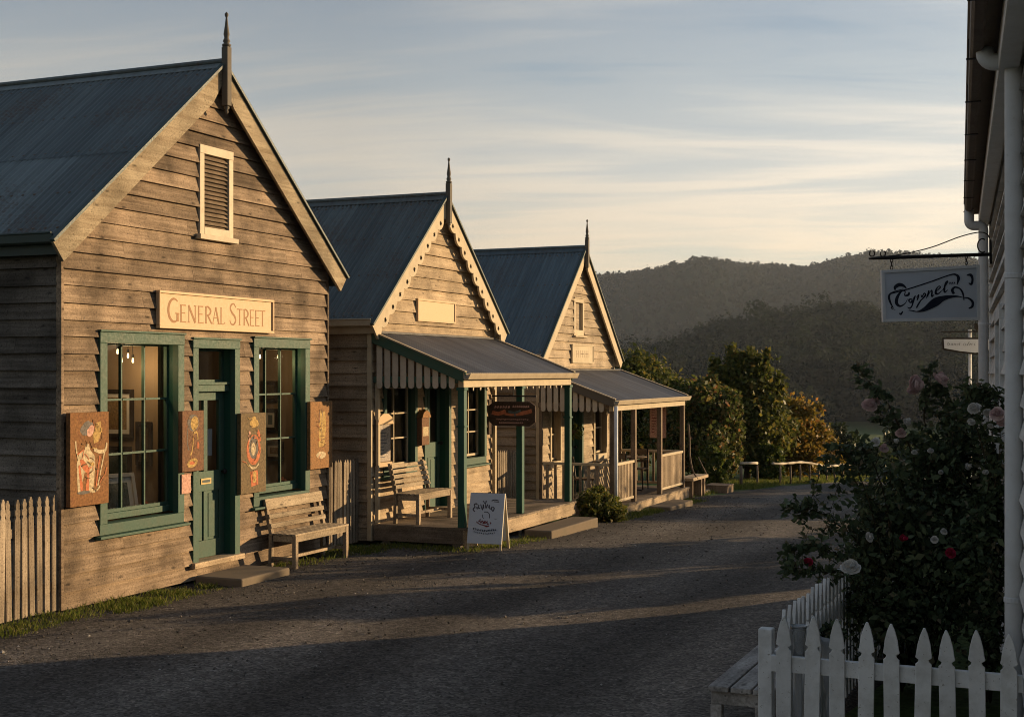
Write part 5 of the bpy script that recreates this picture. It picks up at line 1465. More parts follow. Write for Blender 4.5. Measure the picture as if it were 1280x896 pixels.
def small_pot(loc, mat, label, s=1.0):
    t = thing('pottery_jar', loc, label, 'jar', 'pottery on the shop window shelves')
    mb = MB(); mb.lathe([(0.045 * s, 0), (0.062 * s, 0.03 * s), (0.066 * s, 0.08 * s), (0.05 * s, 0.12 * s), (0.054 * s, 0.135 * s), (0.044 * s, 0.133 * s), (0.038 * s, 0.10 * s)], n=18); mb.build('body', mat, t, smooth=True)
    mb = MB(); mb.lathe([(0.055 * s, 0.136 * s), (0.05 * s, 0.15 * s), (0.014 * s, 0.165 * s), (0.012 * s, 0.18 * s)], n=14); mb.build('lid', M['p_red'], t, smooth=True)
small_pot((-9.74, 12.30, 0.80), M['p_pink'], 'small pink pottery jar at the right end of the large shop window')
small_pot((-9.74, 15.10, 0.82), M['p_grey'], 'dark pottery jar at the right end of the right shop window', 1.25)
small_pot((-9.73, 14.30, 0.82), M['p_ochre'], 'ochre pottery jar at the left end of the right shop window', 1.3)
M['bulb'] = glow_mat('lit bulb', (1.0, 0.66, 0.30), 3.5)
def lamp(loc, label, drop):
    t = thing('pendant_lamp', loc, label, 'lamp', 'small lit lamps hanging in the shop')
    mb = MB(); mb.lathe([(0.003, -0.014), (0.010, -0.008), (0.012, 0.004), (0.010, 0.02), (0.008, 0.04)], n=14); mb.build('bulb', M['bulb'], t, smooth=True)
    mb = MB(); mb.tube([(0, 0, 0.04), (0, 0, 0.08)], 0.014, 8); mb.build('socket', M['iron'], t)
    mb = MB(); mb.tube([(0, 0, 0.08), (0, 0, drop)], 0.004, 6); mb.build('cord', M['iron'], t)
    d = bpy.data.lights.new('bulb_light', 'POINT'); d.energy = 2.2; d.color = (1.0, 0.66, 0.33); d.shadow_soft_size = 0.04
    l = bpy.data.objects.new('bulb_light', d); col.objects.link(l); l.location = (0, 0, -0.06); l.parent = t
for (u, v, y, lab) in ((147, 441, 11.75, 'lit lamp nearest the left edge of the large shop window'), (152, 452, 11.95, 'lit lamp hanging lowest but one in the large window'), (160, 446, 12.1, 'middle lit lamp high in the large shop window'), (166, 452, 12.3, 'rightmost lit lamp in the large shop window'), (325, 447, 14.6, 'left lit lamp high in the right shop window'), (348, 447, 15.0, 'right lit lamp high in the right shop window')):
    k = (u - 640) / 1684.0
    x = y * (k * CS - SN) / (CS + k * SN); dd = -x * SN + y * CS
    z = CAM_Z - (v - 465) / 1684.0 * dd
    lamp((x, y, z), lab, 2.98 - z)
# papers taped inside the shop door
mb = MB(); xx = -9.5 - 0.167
mb.box(xx, xx + 0.002, 13.32, 13.45, 1.42, 1.74); tag(mb.build('paper_notice', M['sign_white'], None), 'white paper notice taped inside the shop door glass', 'notice')
mb = MB(); mb.box(xx, xx + 0.002, 13.33, 13.46, 1.02, 1.14); tag(mb.build('paper_notice', M['sign_white'], None), 'small pale card low in the shop door glass', 'notice')

# ------------------------------------------------------------------ steps
def slab(x0, x1, y0, y1, z0, z1, mat, label, name='doorstep'):
    mb = MB(); n = 6
    mb.box(x0, x1, y0, y1, z0, z1); o = mb.build(name, mat, None, bevel=0.02)
    return tag(o, label, 'step')
slab(-9.42, -8.78, 12.78, 13.78, -0.12, 0.085, M['concrete'], 'worn concrete doorstep in front of the brown shop door')
slab(-7.90, -7.45, 18.95, 21.05, -0.35, 0.02, M['concrete'], 'concrete step in front of the green-posted verandah deck')
slab(-7.86, -7.42, 25.15, 26.75, -0.55, -0.19, M['concrete'], 'low concrete step at the farthest cottage verandah')

# ------------------------------------------------------------------ benches
def bench(loc, L, D, label, slats, top_board, rz=0.0, hseat=0.44, hback=0.86):
    """faces local +x, runs along y"""
    t = thing('wooden_bench', loc, label, 'bench', 'slatted benches', rz)
    mb = MB(); n = 6; w = D / n
    for i in range(n): mb.box(-D / 2 + i * w + 0.005, -D / 2 + (i + 1) * w - 0.005, -L / 2, L / 2, hseat - 0.025, hseat)
    mb.build('seat', M['bench'], t, bevel=0.004)
    mb = MB()
    mb.box(D / 2 - 0.045, D / 2 - 0.012, -L / 2 + 0.071, L / 2 - 0.071, hseat - 0.10, hseat - 0.026); mb.box(-D / 2 + 0.012, -D / 2 + 0.045, -L / 2 + 0.071, L / 2 - 0.071, hseat - 0.10, hseat - 0.026)
    for y in (-L / 2 + 0.03, L / 2 - 0.03): mb.box(-D / 2 + 0.062, D / 2 - 0.062, y - 0.018, y + 0.018, hseat - 0.10, hseat - 0.026)
    mb.build('seat_rail', M['bench'], t, bevel=0.003)
    lean = 0.10
    mb = MB(); z = hseat + 0.06; span = hback - hseat - 0.06
    hs = [span / (slats + 0.2)] * slats
    if top_board: hs = [0.055] * (slats - 1) + [0.13]
    tot = sum(hs); gap = (span - tot) / max(1, slats - 1) if top_board else 0
    for i, h in enumerate(hs):
        hh = h if top_board else h * 0.72
        f = lambda zz: -D / 2 + 0.03 - lean * (zz - hseat) / (hback - hseat)
        a, b = f(z), f(z + hh)
        e = 0.02 if top_board and i == slats - 1 else 0.0
        mb.mesh([(a + .012, -L / 2 - e, z), (a + .012, L / 2 + e, z), (b + .012, L / 2 + e, z + hh), (b + .012, -L / 2 - e, z + hh), (a + .034, -L / 2 - e, z), (a + .034, L / 2 + e, z), (b + .034, L / 2 + e, z + hh), (b + .034, -L / 2 - e, z + hh)],
                [(3, 2, 1, 0), (4, 5, 6, 7), (0, 1, 5, 4), (2, 3, 7, 6), (1, 2, 6, 5), (3, 0, 4, 7)])
        z += h + gap
    mb.build('backrest', M['bench'], t, bevel=0.004)
    for y in (-L / 2 + 0.035, L / 2 - 0.035):
        mb = MB(); mb.box(D / 2 - 0.06, D / 2 - 0.005, y - 0.03, y + 0.03, 0, hseat - 0.026); mb.build('leg', M['bench_leg'], t, bevel=0.004)
        mb = MB()
        mb.mesh([(-D / 2 - 0.01, y - .028, 0), (-D / 2 + .04, y - .028, 0), (-D / 2 + .04, y + .028, 0), (-D / 2 - .01, y + .028, 0),
                 (-D / 2 + 0.0, y - .028, hseat), (-D / 2 + .045, y - .028, hseat), (-D / 2 + .045, y + .028, hseat), (-D / 2 + 0.0, y + .028, hseat),
                 (-D / 2 - lean, y - .028, hback - .02), (-D / 2 - lean + .04, y - .028, hback - .02), (-D / 2 - lean + .04, y + .028, hback - .02), (-D / 2 - lean, y + .028, hback - .02)],
                [(0, 3, 2, 1), (8, 9, 10, 11)] + [(b + i, b + (i + 1) % 4, b + 4 + (i + 1) % 4, b + 4 + i) for b in (0, 4) for i in range(4)])
        mb.build('leg', M['bench_leg'], t, bevel=0.003)
        mb = MB(); mb.box(-D / 2 + 0.041, D / 2 - 0.061, y - 0.012, y + 0.012, 0.11, 0.15); mb.build('stretcher', M['bench_leg'], t, bevel=0.003)
    mb = MB(); mb.box(-0.015, 0.015, -L / 2 + 0.05, L / 2 - 0.05, 0.112, 0.148); mb.build('stretcher', M['bench_leg'], t)
    return t
bench((-9.17, 14.86, gz(-9.2, 14.9) + 0.01), 1.30, 0.40, 'weathered slatted bench with wide top board against the brown shop wall', 3, True)
bench((-8.98, 17.70, 0.24), 1.10, 0.42, 'wooden slat-backed bench on the cottage deck beside the green post', 5, False, hback=0.88)
def slat_seat():
    x0, x1, y0, y1 = -1.965, -1.585, 7.38, 8.62
    zg = gz(-1.8, 8); h = 0.665 - zg
    t = thing('backless_bench', ((x0 + x1) / 2, (y0 + y1) / 2, zg), 'dark backless slatted bench beside the white picket fence', 'bench')
    W = x1 - x0; L = y1 - y0
    for i in range(3):
        mb = MB(); a = -W / 2 + i * (W / 3); mb.box(a + 0.006, a + W / 3 - 0.006, -L / 2, L / 2, h - 0.032, h); mb.build('slat', M['bench_dark'], t, bevel=0.006)
    for y in (-L / 2 + 0.07, L / 2 - 0.07):
        mb = MB(); mb.box(-W / 2 + 0.01, W / 2 - 0.01, y - 0.03, y + 0.03, h - 0.11, h - 0.033); mb.build('bearer', M['bench_dark'], t, bevel=0.004)
        for x in (-W / 2 + 0.04, W / 2 - 0.04):
            mb = MB(); mb.box(x - 0.032, x + 0.032, y - 0.029, y + 0.029, 0, h - 0.111); mb.build('leg', M['bench_dark'], t, bevel=0.004)
    mb = MB(); mb.box(-0.02, 0.02, -L / 2 + 0.1, L / 2 - 0.1, 0.14, 0.19); mb.build('stretcher', M['bench_dark'], t)
M['bench_dark'] = wood('grey bench timber', (0.54, 0.50, 0.46), (0.34, 0.31, 0.28), 'y', vary=0.4)  # one plain grey timber tone over the whole bench
slat_seat()

# ------------------------------------------------------------------ picket fences
def picket_poly(w, h, kind):
    if kind == 'gothic':
        return [(-w / 2, 0), (w / 2, 0), (w / 2, h - 0.185), (w * 0.36, h - 0.175), (w * 0.30, h - 0.162), (w * 0.52, h - 0.150), (w * 0.46, h - 0.125), (w * 0.40, h - 0.085), (w * 0.24, h - 0.035), (w * 0.06, h), (-w * 0.06, h),
                (-w * 0.24, h - 0.035), (-w * 0.40, h - 0.085), (-w * 0.46, h - 0.125), (-w * 0.52, h - 0.150), (-w * 0.30, h - 0.162), (-w * 0.36, h - 0.175), (-w / 2, h - 0.185)]
    if kind == 'spear':
        return [(-w / 2, 0), (w / 2, 0), (w / 2, h - 0.20), (w * 0.32, h - 0.17), (w * 0.46, h - 0.145), (w * 0.46, h - 0.105), (w * 0.30, h - 0.09), (w * 0.40, h - 0.05), (w * 0.12, h), (-w * 0.12, h), (-w * 0.40, h - 0.05), (-w * 0.30, h - 0.09), (-w * 0.46, h - 0.105), (-w * 0.46, h - 0.145), (-w * 0.32, h - 0.17), (-w / 2, h - 0.20)]
    return [(-w / 2, 0), (w / 2, 0), (w / 2, h - 0.05), (0.0, h), (-w / 2, h - 0.05)]
def fence(name, label, runs, h, w, gap, kind, mat, thick=0.02, rails=(0.25, 0.75), post=None, group=None, rail_h=0.09, ends=(True, True), cap_first=False):
    """runs: list of ((x0, y0), (x1, y1), dz function) ; pickets stand on the road side"""
    a = runs[0][0]; zg = gz(*a)
    t = thing(name, (a[0], a[1], zg), label, 'fence', group)
    r = random.Random(hash(kind) % 97 + int(h * 100))
    for p, q, side in runs:
        p = Vector(p); q = Vector(q); d = q - p; Lr = d.length; d = d / Lr; nrm = Vector((d.y, -d.x)) * side
        ang = math.atan2(d.y, d.x)
        n = max(1, int(round(Lr / gap)))
        meshes = None
        for i in range(n):
            c = p + d * (Lr * (i + 0.5) / n); zz = gz(c.x, c.y)
            hh = h + r.uniform(-0.012, 0.012); lean = r.uniform(-0.02, 0.02)
            mb = MB()
            fn = lambda u, v, tt: (c.x - a[0] + d.x * (u + v * lean) + nrm.x * tt, c.y - a[1] + d.y * (u + v * lean) + nrm.y * tt, zz - zg + 0.04 + v)
            mb.prism(picket_poly(w, hh, kind), fn, 0.021, 0.021 + thick)
            mb.build('picket', mat, t, bevel=0.003 if h < 1.05 and kind == 'gothic' else 0)
        for f in rails:
            mb = MB(); z0 = gz(p.x, p.y) - zg + h * f; z1 = gz(q.x, q.y) - zg + h * f
            A = Vector((p.x - a[0], p.y - a[1], z0)); B = Vector((q.x - a[0], q.y - a[1], z1))
            mb.bar(A, B, 0.038, rail_h); mb.build('rail', mat, t, bevel=0.003)
    for (x, y, ph, pw) in (post or []):
        zz = gz(x, y) - zg
        mb = MB(); mb.box(x - a[0] - pw / 2, x - a[0] + pw / 2, y - a[1] - pw / 2, y - a[1] + pw / 2, zz - 0.1, zz + ph); mb.build('post', mat, t, bevel=0.006)
    return t
fence('picket_fence', 'grey timber picket fence with spear tops at the left frame edge', [((-9.545, 8.9), (-9.53, 10.63), 1)], 1.16, 0.068, 0.102, 'spear', M['picket'], post=[(-9.66, 8.9, 1.1, 0.09)])
fence('picket_fence', 'grey paling fence closing the gap between the shop and the cream cottage', [((-9.72, 15.86), (-9.70, 16.98), 1)], 1.20, 0.062, 0.085, 'plain', M['picket'], post=[(-9.86, 16.4, 1.1, 0.09)])
fence('picket_fence', 'paling fence between the cream cottage and the farthest cottage', [((-9.95, 21.62), (-9.85, 23.36), 1)], 1.16, 0.062, 0.088, 'plain', M['picket'], post=[(-10.09, 22.5, 1.1, 0.09)])
fence('white_picket_fence', 'white picket fence with shaped tops around the rose garden', [((-1.56, 7.185), (-0.30, 7.235), 1), ((-1.55, 13.6), (-1.55, 7.26), -1)], 0.905, 0.080, 0.134, 'gothic', M['white'], thick=0.02, rails=(0.24, 0.76), rail_h=0.085, post=[(-1.60, 7.245, 0.86, 0.075), (-1.50, 10.4, 0.8, 0.075), (-1.50, 13.55, 0.8, 0.075)])

# ------------------------------------------------------------------ hanging sign on the right-hand house
def hung_sign():
    d = 12.0
    o = rot_loc(0.315, 0, 0)
    tl = at(1101, 338, d); trp = at(1224, 331, d)
    # local frame: a runs from the wall out over the road, facing the street
    wall = at(1238.5, 319, d)
    ang = HEAD + R(0.0)
    t = thing('hanging_sign', (wall.x, wall.y, wall.z), 'white framed sign with dark script swinging from an iron bracket on the right', 'sign', rz=HEAD)
    px = d / 1684.0
    def P(u, v, q=0.0): return Vector(((u - 1238.5) * px, q, -(v - 319) * px))
    mb = MB(); mb.tube([P(1238, 318), P(1200, 319.2), P(1100, 322.5), P(1086, 323.5)], [0.016, 0.016, 0.016, 0.009], 8); mb.build('bracket_arm', M['iron'], t, smooth=True)
    mb = MB()
    mb.tube(spline([P(1105, 321), P(1130, 317.5), P(1165, 309), P(1200, 296), P(1224, 290.5), P(1235, 294), P(1239, 305)], 6), 0.0055, 6)
    mb.tube([P(1238, 300), P(1238.6, 330)], 0.012, 8)
    mb.tube([P(u, v) for u, v in arc(1228, 307, 6, 8.5, 60, 300, 14)], 0.006, 6)
    for cx in (1090, 1103.5): mb.tube([P(u, v) for u, v in arc(cx, 317, 3.3, 3.6, -60, 255 if cx < 1100 else 200, 14)], 0.006, 6)
    mb.build('scroll', M['iron'], t, smooth=True)
    for u, v0, v1 in ((1114.5, 323, 342), (1208, 320, 334)):
        mb = MB(); n = 4
        for i in range(n):
            c = P(u, v0 + (v1 - v0) * (i + 0.5) / n, 0.0); s = (v1 - v0) / n * px * 0.62
            pts = [Vector((c.x + (0.011 * math.cos(a) if i % 2 == 0 else 0), c.y + (0 if i % 2 == 0 else 0.011 * math.cos(a)), c.z + s * math.sin(a))) for a in [2 * math.pi * k / 10 for k in range(11)]]
            mb.tube(pts, 0.0042, 5, cap=False)
        mb.build('chain', M['iron'], t, smooth=True)
    TLq, TRq, BRq, BLq = P(1101, 338), P(1223.5, 331), P(1224.5, 400), P(1103, 402.5)
    def S(a, b, q):   # a 0..1 across, b 0..1 down
        top = TLq.lerp(TRq, a); bot = BLq.lerp(BRq, a); r = top.lerp(bot, b); return Vector((r.x, q, r.z))
    mb = MB(); mb.prism([(0.02, 0.04), (0.98, 0.04), (0.98, 0.96), (0.02, 0.96)], lambda a, b, q: S(a, b, q), -0.012, 0.012); mb.build('board', M['sign_white'], t)
    mb = MB()
    for poly in ([(0, 0), (1, 0), (0.97, 0.055), (0.03, 0.055)], [(0, 1), (0.03, 0.945), (0.97, 0.945), (1, 1)], [(0, 0), (0.03, 0.055), (0.03, 0.945), (0, 1)], [(1, 0), (1, 1), (0.97, 0.945), (0.97, 0.055)]):
        mb.prism(poly, lambda a, b, q: S(a, b, q), -0.024, 0.024)
    mb.build('frame', M['pipe'], t)
    # the script, traced on a 1280 x 750 grid of the board's own area
    def G(x, y):
        f = (x - 92) / (1178 - 92); tp = 98 + (60 - 98) * f; bt = 672 + (655 - 672) * f
        return (f, (y - tp) / (bt - tp))
    fn = lambda a, b, q: S(a, b, q)
    mb = MB(); k = [0]
    def stroke(pts, ws, n=6):
        q = spline([(x, y, w) for (x, y), w in zip(pts, ws)], n)
        # ribbons in grid units, so the pen keeps its round shape
        gx = [(a, b) for a, b, w in q]; w = [c for a, b, c in q]
        mb.ribbon(gx, w, lambda a, b, tt: fn(*G(a, b), tt), -0.0125 - 0.0003 * k[0]); k[0] += 1
    stroke([(395, 345), (385, 375), (345, 380), (350, 335), (310, 335), (262, 400), (252, 465), (290, 498), (345, 470), (375, 420)], [16, 26, 14, 12, 16, 34, 36, 22, 10, 6])        # C
    stroke([(420, 420), (392, 430), (395, 455), (418, 455), (424, 430), (414, 418)], [12, 20, 12, 20, 14, 8])                                          # o
    stroke([(430, 425), (462, 385), (440, 440), (420, 500), (395, 522), (370, 510)], [5, 10, 20, 14, 16, 6])                                         # s with tail
    stroke([(470, 410), (500, 375), (490, 410), (478, 440)], [5, 12, 18, 8])                                                                           # y
    stroke([(525, 375), (535, 400), (560, 360), (575, 380), (545, 415), (520, 440), (490, 485), (470, 520)], [8, 14, 12, 20, 14, 14, 18, 14])
    stroke([(580, 420), (615, 330), (596, 400)], [6, 16, 16])                                                                                          # n
    stroke([(600, 390), (640, 330), (648, 345), (645, 395), (672, 375)], [5, 10, 18, 18, 6])
    stroke([(690, 345), (740, 300), (725, 285), (695, 320), (690, 362), (720, 365), (760, 330)], [5, 14, 10, 18, 26, 14, 5])                           # e
    stroke([(760, 335), (805, 270), (825, 232), (800, 250), (785, 320), (790, 352), (825, 325)], [5, 12, 14, 14, 22, 16, 5])                           # l
    stroke([(188, 360), (380, 312), (620, 240), (850, 165), (920, 165), (945, 205), (925, 275)], [10, 13, 14, 14, 22, 34, 6])                          # top line
    stroke([(240, 320), (240, 290), (285, 262), (335, 275), (365, 305)], [14, 34, 40, 28, 8])
    stroke([(330, 312), (240, 335), (185, 360), (168, 400), (185, 465), (215, 520)], [8, 12, 18, 26, 20, 6])
    stroke([(205, 500), (190, 520), (235, 540)], [16, 10, 4])
    stroke([(275, 575), (295, 585), (318, 555)], [8, 24, 10])
    stroke([(380, 545), (470, 560), (560, 535), (680, 460), (780, 415), (900, 398), (985, 408)], [4, 10, 44, 92, 52, 22, 8])                            # swash
    stroke([(890, 370), (872, 330), (905, 298), (960, 318), (990, 370), (1000, 440)], [28, 30, 18, 16, 20, 8])
    stroke([(990, 412), (1050, 420), (1095, 460), (1090, 510), (1050, 530)], [8, 18, 28, 26, 12])
    stroke([(1035, 172), (1080, 170), (1098, 215), (1085, 268), (1055, 255)], [10, 30, 24, 24, 8])
    for i, x in enumerate((845, 870, 895)): stroke([(x - 5, 268), (x + 4, 245), (x + 9, 262)], [5, 8, 5])
    stroke([(385, 540), (440, 552), (480, 562)], [4, 8, 5])
    mb.build('lettering', M['ink'], t)
hung_sign()

def second_sign():
    d = 16.2; px = d / 1684.0
    o = at(1213.5, 465, d); zg = gz(o.x, o.y)
    t = thing('post_sign', (o.x, o.y, zg), 'small white board sign on a thin white post beyond the drainpipe', 'sign', rz=HEAD)
    P = lambda u, v, q=0.0: Vector(((u - 1213.5) * px, q, CAM_Z - zg - (v - 465) * px))
    mb = MB(); mb.tube([(0, 0.03, -0.1), P(1213.5, 412, 0.03)], 0.019, 10); mb.build('post', M['white'], t, smooth=True)
    mb = MB(); mb.bar(P(1176, 415), P(1240, 414), 0.02, 0.016); mb.build('arm', M['iron'], t)
    for u in (1187.5, 1219.5):
        mb = MB(); mb.tube([P(u, 415), P(u, 422)], 0.004, 6); mb.build('hanger', M['iron'], t)
    out = [(1177.3, 422), (1238, 422), (1238, 439), (1228, 442), (1219, 443), (1200, 441), (1178, 437)]
    inn = [(1179.3, 424), (1236, 424), (1236, 437.2), (1228, 439.8), (1219, 440.9), (1200, 438.9), (1180, 435.3)]
    mb = MB(); mb.prism(out, lambda a, b, q: P(a, b, q), -0.010, 0.012); mb.build('backing', M['iron'], t)
    mb = MB(); mb.prism(inn, lambda a, b, q: P(a, b, q), -0.018, -0.0101); mb.build('board', M['sign_white'], t)
    mb = MB(); k = 0
    def Z(x, y): return (1165 + x / 16.0, 405 + y / 16.0)
    L = [[(320, 375), (300, 385), (292, 425), (320, 432), (335, 400), (325, 376)], [(345, 385), (345, 430), (372, 425), (375, 385)], [(390, 430), (392, 385), (412, 392), (398, 408), (415, 430)], [(430, 430), (430, 385), (446, 388), (446, 408), (432, 410)], [(465, 385), (463, 430), (482, 428)], [(463, 408), (478, 406)], [(492, 430), (494, 386), (512, 428), (514, 385)], [(540, 430), (542, 382)], [(528, 388), (558, 384)],
         [(650, 385), (625, 388), (622, 428), (650, 430)], [(665, 385), (662, 430), (690, 425), (692, 385)], [(700, 428), (712, 385), (735, 352)], [(702, 408), (720, 406)], [(742, 430), (748, 385), (768, 390), (750, 408)], [(800, 388), (780, 400), (788, 430)], [(855, 385), (832, 392), (836, 428), (858, 424)]]
    for s in L:
        mb.ribbon([Z(*q) for q in s], 0.42, lambda a, b, q: P(a, b, q), -0.0184 - k * 0.0002); k += 1
    mb.build('lettering', M['ink'], t)
    mb = MB(); c = P(1221, 408, 0.0)
    mb.box(c.x - 0.03, c.x + 0.03, -0.02, 0.02, c.z - 0.035, c.z + 0.035); mb.tube([(c.x, 0, c.z - 0.035), P(1221, 415)], 0.006, 6); mb.build('finial', M['iron'], t)
second_sign()

# ------------------------------------------------------------------ A-frame board
def a_frame():
    x, y = -7.68, 17.12; zg = gz(x, y) + 0.02
    t = thing('sandwich_board', (x, y, zg), 'white A-frame sandwich board with maroon lettering standing on the gravel', 'sign', rz=R(7))
    W = 0.50; H = 0.78; lean = 0.20
    def F(a, b, q):   # front leaf faces -y
        return Vector((a, -lean * (1 - b / H) - 0.012 - q, b))
    def B(a, b, q): return Vector((a, lean * (1 - b / H) + 0.012 + q, b))
    for fn, nm in ((F, 'front_panel'), (B, 'back_panel')):
        mb = MB(); mb.prism([(-W / 2, 0.10), (W / 2, 0.10), (W / 2, H), (-W / 2, H)], lambda a, b, q: fn(a, b, q), 0.0, 0.012); p = mb.build(nm, M['sign_white'], t, bevel=0.002)
        for s in (-1, 1):
            mb = MB(); mb.prism([(s * W / 2, -0.02), (s * (W / 2 - 0.035 if s > 0 else W / 2 - 0.035), -0.02), (s * (W / 2 - 0.035), H), (s * W / 2, H)], lambda a, b, q: fn(a, b, q), -0.022, -0.001); mb.build('leg', M['trim_cream'], t)
    mb = MB(); mb.tube([(-W / 2 + 0.02, 0, H - 0.005), (W / 2 - 0.02, 0, H - 0.005)], 0.009, 8); mb.build('hinge', M['iron'], t)
    # lettering traced from the board, grid of 791 x 896 over its face
    def G(px, py):
        b = (py - 112) / (738 - 112); l = 180 + (100 - 180) * b; r = 645 + (545 - 645) * b
        return (-W / 2 + W * (px - l) / (r - l), H - (H - 0.10) * b)
    k = [0]
    def st(mb, pts, w):
        q = spline(pts, 5); mb.ribbon(q, w, lambda a, b, tt: F(*G(a, b), tt), 0.0125 + 0.0003 * k[0]); k[0] += 1
    mb = MB()
    for pts, w in (([(225, 345), (205, 315), (230, 285), (225, 255), (255, 245), (262, 262)], 16), ([(240, 300), (262, 290), (258, 315)], 12), ([(285, 255), (280, 300), (300, 298)], 14), ([(310, 250), (330, 320), (345, 250), (350, 300)], 13), ([(372, 245), (378, 298), (400, 245)], 12), ([(405, 255), (410, 295)], 12), ([(430, 255), (428, 300), (450, 300)], 13), ([(465, 275), (450, 300), (468, 330), (488, 295), (472, 282)], 15), ([(345, 205), (372, 240), (392, 205)], 11), ([(372, 205), (372, 225)], 8)):
        st(mb, pts, w)
    mb.build('lettering', M['ink_soft'], t)
    mb = MB()
    for pts, w in (([(350, 345), (395, 345), (420, 375), (415, 420)], 10), ([(330, 375), (325, 405), (340, 425)], 8), ([(460, 205), (500, 190), (555, 200)], 12), ([(490, 212), (560, 216)], 10), ([(480, 425), (510, 428)], 5)): st(mb, pts, w)
    mb.build('emblem', M['ink_soft'], t)
    mb = MB()
    for pts, w in (([(240, 465), (275, 492), (330, 508), (405, 520)], 10), ([(272, 470), (282, 452), (300, 480)], 12), ([(310, 480), (318, 455), (340, 478), (322, 490)], 12), ([(352, 490), (350, 460), (372, 470), (358, 482)], 12), ([(385, 455), (382, 492), (402, 488)], 12), ([(418, 470), (432, 478), (420, 490)], 11), ([(290, 432), (300, 445)], 10), ([(345, 515), (375, 525), (400, 508)], 10)): st(mb, pts, w)
    mb.build('lettering', M['maroon'], t)
    mb = MB(); r = random.Random(4)
    for i in range(13):
        x = 196 + i * 24; yy = 556 + 18 * math.sin(math.pi * i / 12)
        st(mb, [(x, yy - 12), (x + 3, yy + 12)], 9); st(mb, [(x - 3, yy - 10 + r.uniform(0, 20)), (x + 15, yy + r.uniform(-12, 12))], 7)
        if i < 12: st(mb, [(x + 4, yy + 34), (x + 16, yy + 38 + r.uniform(-6, 6))], 12)
    mb.build('lettering', M['ink'], t)
a_frame()

# ------------------------------------------------------------------ fittings on the two cottages
def plaque(x, y0, y1, z0, z1, label, letters=False, name='name_plaque'):
    t = thing(name, (x, (y0 + y1) / 2, z0), label, 'plaque'); L = y1 - y0; H = z1 - z0; f = 0.03
    mb = MB(); mb.box(0, 0.025, -L / 2 + f, L / 2 - f, f, H - f); mb.build('board', M['sign_cream'] if not letters else M['trim_cream'], t)
    mb = MB(); mb.box(0, 0.04, -L / 2, -L / 2 + f, f, H - f); mb.box(0, 0.04, L / 2 - f, L / 2, f, H - f); mb.box(0, 0.0412, -L / 2, L / 2, 0, f); mb.box(0, 0.0412, -L / 2, L / 2, H - f, H); mb.build('frame', M['sign_cream'] if not letters else M['trim_cream'], t, bevel=0.003)
    if letters:
        mb = MB()
        for i in range(7): mb.ribbon([(-L / 2 + L * (0.2 + i * 0.09), 0.3 * H), (-L / 2 + L * (0.2 + i * 0.09), 0.68 * H)], 0.03, lambda a, b, q: (q, a, b), 0.0255)
        for i in range(3): mb.ribbon([(-L / 2 + L * (0.18 + i * 0.22), 0.5 * H), (-L / 2 + L * (0.32 + i * 0.22), 0.5 * H)], 0.02, lambda a, b, q: (q, a, b), 0.0262)
        mb.build('lettering', M['rail_tan'], t)
plaque(-9.5 + 0.033, 18.40, 19.74, 3.20, 3.55, 'blank cream plaque in the gable of the fretted cottage')
plaque(-9.5 + 0.033, 25.12, 26.38, 2.60, 2.98, 'weathered plaque with faint lettering in the farthest cottage gable', True)

M['old_paper'] = mottled('aged notice paper', (0.34, 0.28, 0.23), (0.40, 0.34, 0.28), (0.28, 0.21, 0.17))
def notice_board():
    t = thing('notice_board', (-9.46, 17.30, 1.06), 'pale paper notice board with rolled top beside the cottage window', 'notice board')
    mb = MB(); mb.box(0, 0.03, -0.22, 0.22, 0, 0.68); mb.build('board', M['louvre'], t, bevel=0.004)
    mb = MB(); mb.box(0.031, 0.034, -0.19, 0.20, 0.06, 0.60); mb.build('paper', M['old_paper'], t)
    mb = MB(); mb.prism([(-0.24, 0.60), (0.24, 0.60), (0.20, 0.70), (0.08, 0.755), (-0.08, 0.755), (-0.20, 0.70)], lambda a, b, q: (q, a, b), 0.036, 0.07); mb.build('pediment', M['sign_cream'], t, bevel=0.005)
    mb = MB(); mb.box(0.036, 0.06, -0.22, 0.22, -0.03, 0.05); mb.build('bottom_rail', M['sign_cream'], t, bevel=0.005)
    mb = MB(); r = random.Random(3)
    for i in range(9): mb.box(0.0341, 0.0346, -0.15, -0.15 + r.uniform(0.15, 0.30), 0.52 - i * 0.05, 0.532 - i * 0.05)
    mb.build('lettering', M['ink_soft'], t)
notice_board()
def wall_box():
    t = thing('wall_sign', (-9.46, 18.52, 1.30), 'small brown box sign with a domed top between cottage window and door', 'sign')
    mb = MB(); mb.box(0, 0.10, -0.13, 0.13, 0, 0.42); mb.build('box', M['panel_b'], t, bevel=0.006)
    mb = MB(); mb.prism([(-0.15, 0.421), (0.15, 0.421), (0.10, 0.50), (0.0, 0.54), (-0.10, 0.50)], lambda a, b, q: (q, a, b), 0.0, 0.12); mb.build('lid', M['panel_d'], t, bevel=0.004)
    mb = MB(); mb.face([(0.1012, -0.09, 0.14), (0.1012, 0.09, 0.14), (0.1012, 0.09, 0.28), (0.1012, -0.09, 0.28)]); mb.build('label_panel', M['p_cream'], t)
wall_box()
